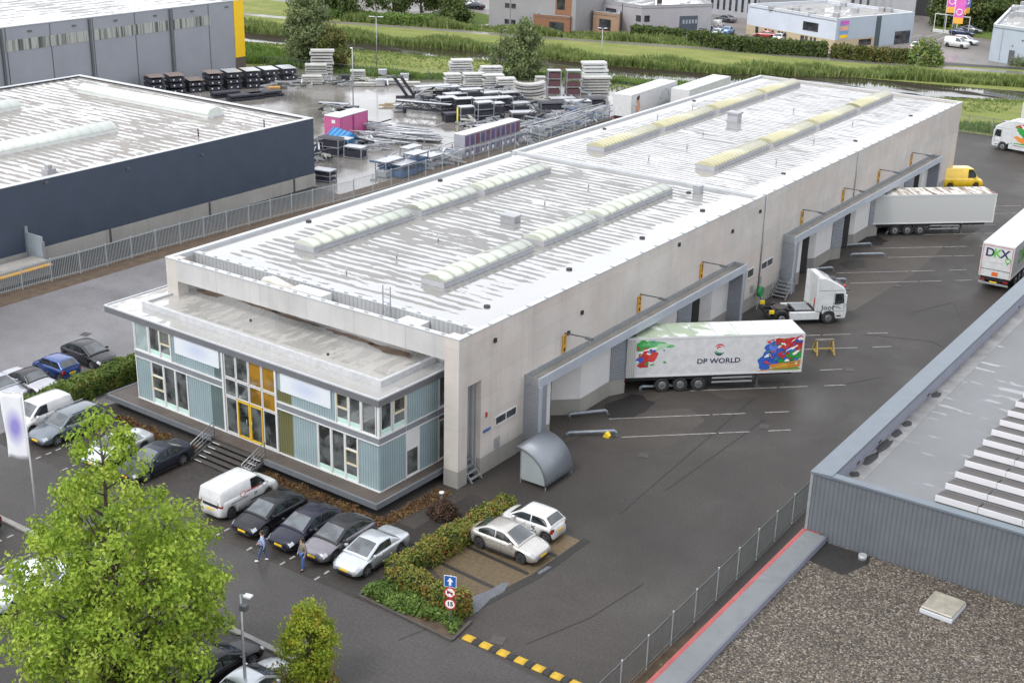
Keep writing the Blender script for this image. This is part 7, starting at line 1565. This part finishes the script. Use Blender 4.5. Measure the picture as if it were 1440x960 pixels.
# pink container pair, blue skip
pk_m = ribbed('pink_container', (.50, .11, .27), 'xy', .3, .4, .5, dark=.7); pk_t = M('pink_roof', (.50, .55, .56), .5, .1, 1)
PA = yaw_of((479, 194), (519, 182))
q = at(478.5, 195); 
for i, (dx, ln, w, lab) in enumerate(((0, 2.6, 2.3, 'pink site container with white notice behind the blue skip'), (2.75, 2.9, 2.0, 'second pink container behind the first one'))):
    t = empty('site_container', (q.x+cos(PA)*dx, q.y+sin(PA)*dx, 0), lab, 'container', PA, 'pink containers'); b = MB(); b.box(0, ln, 0, w, .1, 2.45); b.build('body', pk_m, t)
    b = MB(); b.box(-.03, ln+.03, -.03, w+.03, 2.45, 2.53); b.build('roof', pk_t, t); b = MB()
    for x in (0, ln-.1): b.box(x, x+.1, -.02, 0, .1, 2.45)
    b.build('corner_post', M('pink_dark', (.30, .05, .15), .5), t); b = MB(); b.box(-.02, 0, w*.3, w*.3+.5, 1.7, 2.1); b.build('notice', wtag, t); b = MB(); b.box(0, ln, 0, w, 0, .1); b.build('skid', plank_d, t)
sk = at(483, 206); bl = M('skip_blue', (.03, .19, .42), .5, .15, 1.5); t = empty('covered_skip', (sk.x, sk.y, 0), 'blue covered skip with gabled lid before the pink container', 'skip', yaw_of((466, 197), (498, 208)))
b = MB(); b.extr([(-.85, .1), (.85, .1), (1.0, 1.2), (-1.0, 1.2)], 'x', -1.9, 1.9); b.build('body', bl, t, bevel=.02); b = MB(); b.extr([(-1.03, 1.2), (1.03, 1.2), (0, 1.95)], 'x', -1.95, 1.95); b.build('lid', bl, t)
for k in range(5): b = MB(); x = -1.7+.85*k; b.bar((x, -1.05, 1.2), (x, 0, 1.99), .06); b.bar((x, 1.05, 1.2), (x, 0, 1.99), .06); b.build('rib', M('skip_dark', (.02, .10, .25), .5), t)
b = MB(); b.tube([(1.92, .5, .7), (1.94, .5, .7)], .22, 12); b.build('round_notice', wtag, t)
RA = yaw_of((448, 215), (500, 222))
for i, (px, py, w, h, lv) in enumerate(((466, 218, 2.6, 2.0, 2), (500, 222, 2.2, 1.3, 1), (450, 216, 1.6, 1.5, 1), (456, 254, 2.2, 1.2, 2), (486, 214, 1.4, 1.6, 1))): rack(['black two level rack with white top in front of the blue skip', 'low black rack at the right of the blue skip', 'dark rack at the corner of the navy hall', 'black rack on the floor right of the navy wall', 'narrow black rack beside the blue skip'][i], px, py, w, 1.3, h, lv, RA)
for i, (px, py, ln, n) in enumerate(((565, 190, 7, 22), (578, 197, 6.5, 20), (548, 200, 6, 18), (520, 208, 5, 14), (548, 186, 6, 12), (530, 196, 5.5, 12))): tubes(['bundle of grey tubes furthest right beside the yard lines', 'bundle of grey tubes nearest the wet lines', 'bundle of grey tubes right of the blue skip', 'loose white tubes before the blue skip', 'long tubes lying right of the pink container', 'tubes between the pink container and the skip'][i], px, py, ln, n, SX-.5+.1*(i % 2), .09)
tubes('heap of white scaffold scraps left of the dark goods', 585, 150, 5, 22, SX-.2, .06, plank, 1.5, .5); tubes('loose timber beside the white scraps', 549, 150, 2.4, 8, SX, .07, M('timber', (.35, .25, .14), .8), .5, .3)
# two tier row of printed crates along the fence
crt = M('crate_grey', (.30, .31, .35), .6, .15, 1); cp = [M('crate_print_%d' % i, c, .5, .2, 3) for i, c in enumerate(((.10, .075, .17), (.14, .06, .10), (.06, .075, .18), (.13, .10, .20)))]; tops = M('crate_top', (.55, .55, .54), .7, .15, 2)
ca, cb2 = at(653, 223), at(731, 199); dv = cb2-ca; CA = atan2(dv.y, dv.x); nC = 11; ln = dv.length/nC; crate_ref = None; ordn = ('first', 'second', 'third', 'fourth', 'fifth', 'sixth', 'seventh', 'eighth', 'ninth', 'tenth', 'eleventh')
for tier in (0, 1):
    for i in range(nC):
        p = ca+dv*((i+.5)/nC); h = 1.05 if tier == 0 else 1.5
        t = empty('transport_crate', (p.x, p.y, 0 if tier == 0 else 1.1), '%s crate from the left in the %s tier of printed crates at the fence' % (ordn[i], ('lower', 'upper')[tier]), 'crate', CA, 'printed crates along the fence')
        b = MB(); b.box(-ln*.47, ln*.47, 0, 1.5, .06, h); b.build('body', crt, t); b = MB(); b.box(-ln*.36, ln*.36, -.03, 0, .2, h-.12); fr_ = b.build('front_print', cp[(i*2+tier) % 4 if i % 3 else 3], t); b = MB(); b.box(-ln*.2, ln*.2, -.045, -.03, .35 if tier else .25, h-.45); b.build('picture', cp[(i+2*tier+1) % 4] if tier else (wtag if i % 4 != 2 else cp[1]), fr_)
        b = MB(); b.box(-ln*.48, ln*.48, -.02, 1.52, h, h+.05); b.build('lid', tops, t)
# goods behind the mesh fence in front
blu_f = M('frame_blue', (.05, .10, .20), .5, .2)
for i, (px, py, w, d, h, lv) in enumerate(((548, 246, 3.0, 1.4, 1.7, 1), (568, 247, 2.6, 1.4, 1.4, 1), (585, 240, 2.4, 1.4, 2.0, 2), (606, 233, 2.8, 1.4, 1.2, 1), (578, 226, 2.4, 1.2, 1.6, 1), (628, 226, 2.6, 1.4, 1.0, 1))): rack(['grey table frame at the mesh fence, leftmost', 'blue frame stack at the mesh fence', 'tall blue rack with black top at the mesh fence', 'steel frame pile at the mesh fence near the crates', 'black rolled load on a rack behind the mesh fence', 'low frame pile left of the printed crates'][i], px, py, w, d, h, lv, CA, blu_f if i in (1, 2) else (rackb if i == 4 else alu), blu_f if i in (1, 2) else racks, fill=.4)
for i, (px, py, ln_, n, a) in enumerate(((560, 236, 3.5, 10, .3), (600, 228, 5, 14, .1), (640, 222, 4, 10, 0), (745, 190, 6, 26, .05), (775, 183, 7, 34, .0), (808, 175, 7, 34, .05), (835, 165, 6, 26, 0), (760, 172, 5, 18, .2), (742, 181, 5, 12, .1))): tubes(['loose bars lying among the blue frames', 'grey bars along the mesh fence', 'grey bars left of the printed crates', 'tangle of steel bars right of the printed crates', 'first long heap of scaffold tubes along the fence', 'second long heap of scaffold tubes along the fence', 'scaffold tubes beside the portrait trailer', 'dark bars behind the scaffold heap', 'dark bars at the end of the crate row'][i], px, py, ln_, n, CA+a, .06, rackb if i > 6 else alu, 1.3, 1.3)
for i, (px, py, w, h) in enumerate(((790, 147, 3.4, .9), (812, 152, 3.4, 1.0), (775, 155, 3.2, 1.1), (835, 148, 3.0, 1.0), (735, 168, 3.2, 1.0))): rack(['low pale rack below the dark red racks', 'low rack of long tubes below the white panels', 'low dark rack behind the scaffold heap', 'low rack at the foot of the grey panels', 'low dark rack right of the front goods'][i], px, py, w, 1.5, h, 1, SX+.1, alu if i < 2 else rackb, racks)
# black stillage stacks below the grey hall
e0, e1 = at(262, 124), at(385, 119); st0 = Vector((-101.5, 66.5, 0)); st1 = Vector((-93.5, 83.5, 0))
rr = random.Random(8)
for i in range(8):
    p = st0.lerp(st1, i/7); t = empty('stillage_stack', (p.x, p.y, 0), '%s stack of black stillages with white tags from the left below the grey hall' % ordn[i], 'stack', atan2(17, 8), 'black stillage stacks')
    lv = (3, 3, 2, 3, 3, 3, 3, 3)[i]; K_ = .78
    for k in range(lv):
        ox = rr.uniform(-.12, .12); b = MB(); b.box(-1.0+ox, 1.0+ox, -1.5, 1.5, .1+K_*k, .1+K_*k+rr.uniform(.42, .62)); o_ = b.build('stillage', rackb, t); b = MB()
        for yy in (-.5, .4): b.box(yy-.08+ox, yy+.08+ox, -1.53, -1.5, .28+K_*k, .46+K_*k)
        b.build('tag', wtag, o_)
    b = MB(); b.box(-1.05, 1.05, -1.55, 1.55, K_*lv+.05, K_*lv+.11); b.build('cover', alu if i > 3 else M('cover_brown', (.16, .13, .12), .8), t)
for i, (px, py, w) in enumerate(((372, 136, 5.0), (345, 140, 5.0), (318, 136, 4), (400, 121, 4.5))): slab_stack(['dark beams in front of the stillages at the right', 'dark beams in front of the stillages in the middle', 'dark beams in front of the stillages at the left', 'pale tarp covered beams right of the stillages'][i], px, py, w, 1.5, .8, 2, atan2(17, 8)+.1, rackb if i < 3 else alu)
metal_box('orange brown crate on the yard right of the stillages', 386, 131, 1.5, 1.1, .8, 0, M('crate_wood', (.38, .20, .05), .8), 'crate', 'wooden_crate', .9)

# loose steel lying about between the stacks, too much to count
def heap(name, label, quads, n, mats, seed, lmin=.8, lmax=3.2, hmax=1.1):
    rr = random.Random(seed); b = MB()
    for k in range(n):
        px, py = rr.choice(quads); q = at(px+rr.uniform(-9, 9), py+rr.uniform(-4, 4)); a = SX+rr.choice((0, .1, 1.57, .8, -.5))+rr.gauss(0, .12); l = rr.uniform(lmin, lmax); z = .08+rr.random()**2*hmax; d = Vector((cos(a), sin(a), rr.gauss(0, .12)))*l/2; c = Vector((q.x, q.y, z+abs(d.z)))
        b.bar(c-d, c+d, rr.uniform(.06, .22), rr.uniform(.06, .3), rr.randrange(len(mats)))
    return tag(b.build(name, mats, None, fix=False), label, 'scrap', None, 'stuff')
heap('loose_steel', 'loose dark and bright steel parts lying between the staging racks', [(600, 140), (618, 146), (640, 153), (665, 155), (690, 152), (708, 150), (722, 152), (740, 152), (645, 140), (668, 137), (700, 136), (720, 138), (590, 150), (615, 152), (665, 178), (700, 180)], 330, [rackb, rackb, alu, racks, plank], 91)
heap('loose_steel', 'loose tubes and planks lying along the mesh fence', [(545, 242), (565, 240), (590, 236), (610, 230), (630, 228), (735, 200), (750, 195), (770, 188), (790, 182), (815, 176), (835, 170), (750, 182), (780, 170), (810, 160)], 260, [alu, racks, alu, blu_f], 92)
heap('loose_steel', 'loose bars and offcuts around the blue skip and pink container', [(505, 205), (520, 203), (540, 198), (560, 196), (450, 225), (470, 165), (490, 162), (515, 212), (535, 185)], 130, [alu, plank, racks, rackb], 93)
heap('loose_steel', 'loose slabs and beams around the grey piles at the far edge', [(430, 118), (470, 117), (490, 118), (520, 117), (545, 119), (640, 128), (670, 130), (700, 130), (720, 134), (765, 147), (800, 142), (830, 140), (380, 128), (400, 122)], 200, [plank, alu, plank_d, racks], 94, .8, 2.6, .6)
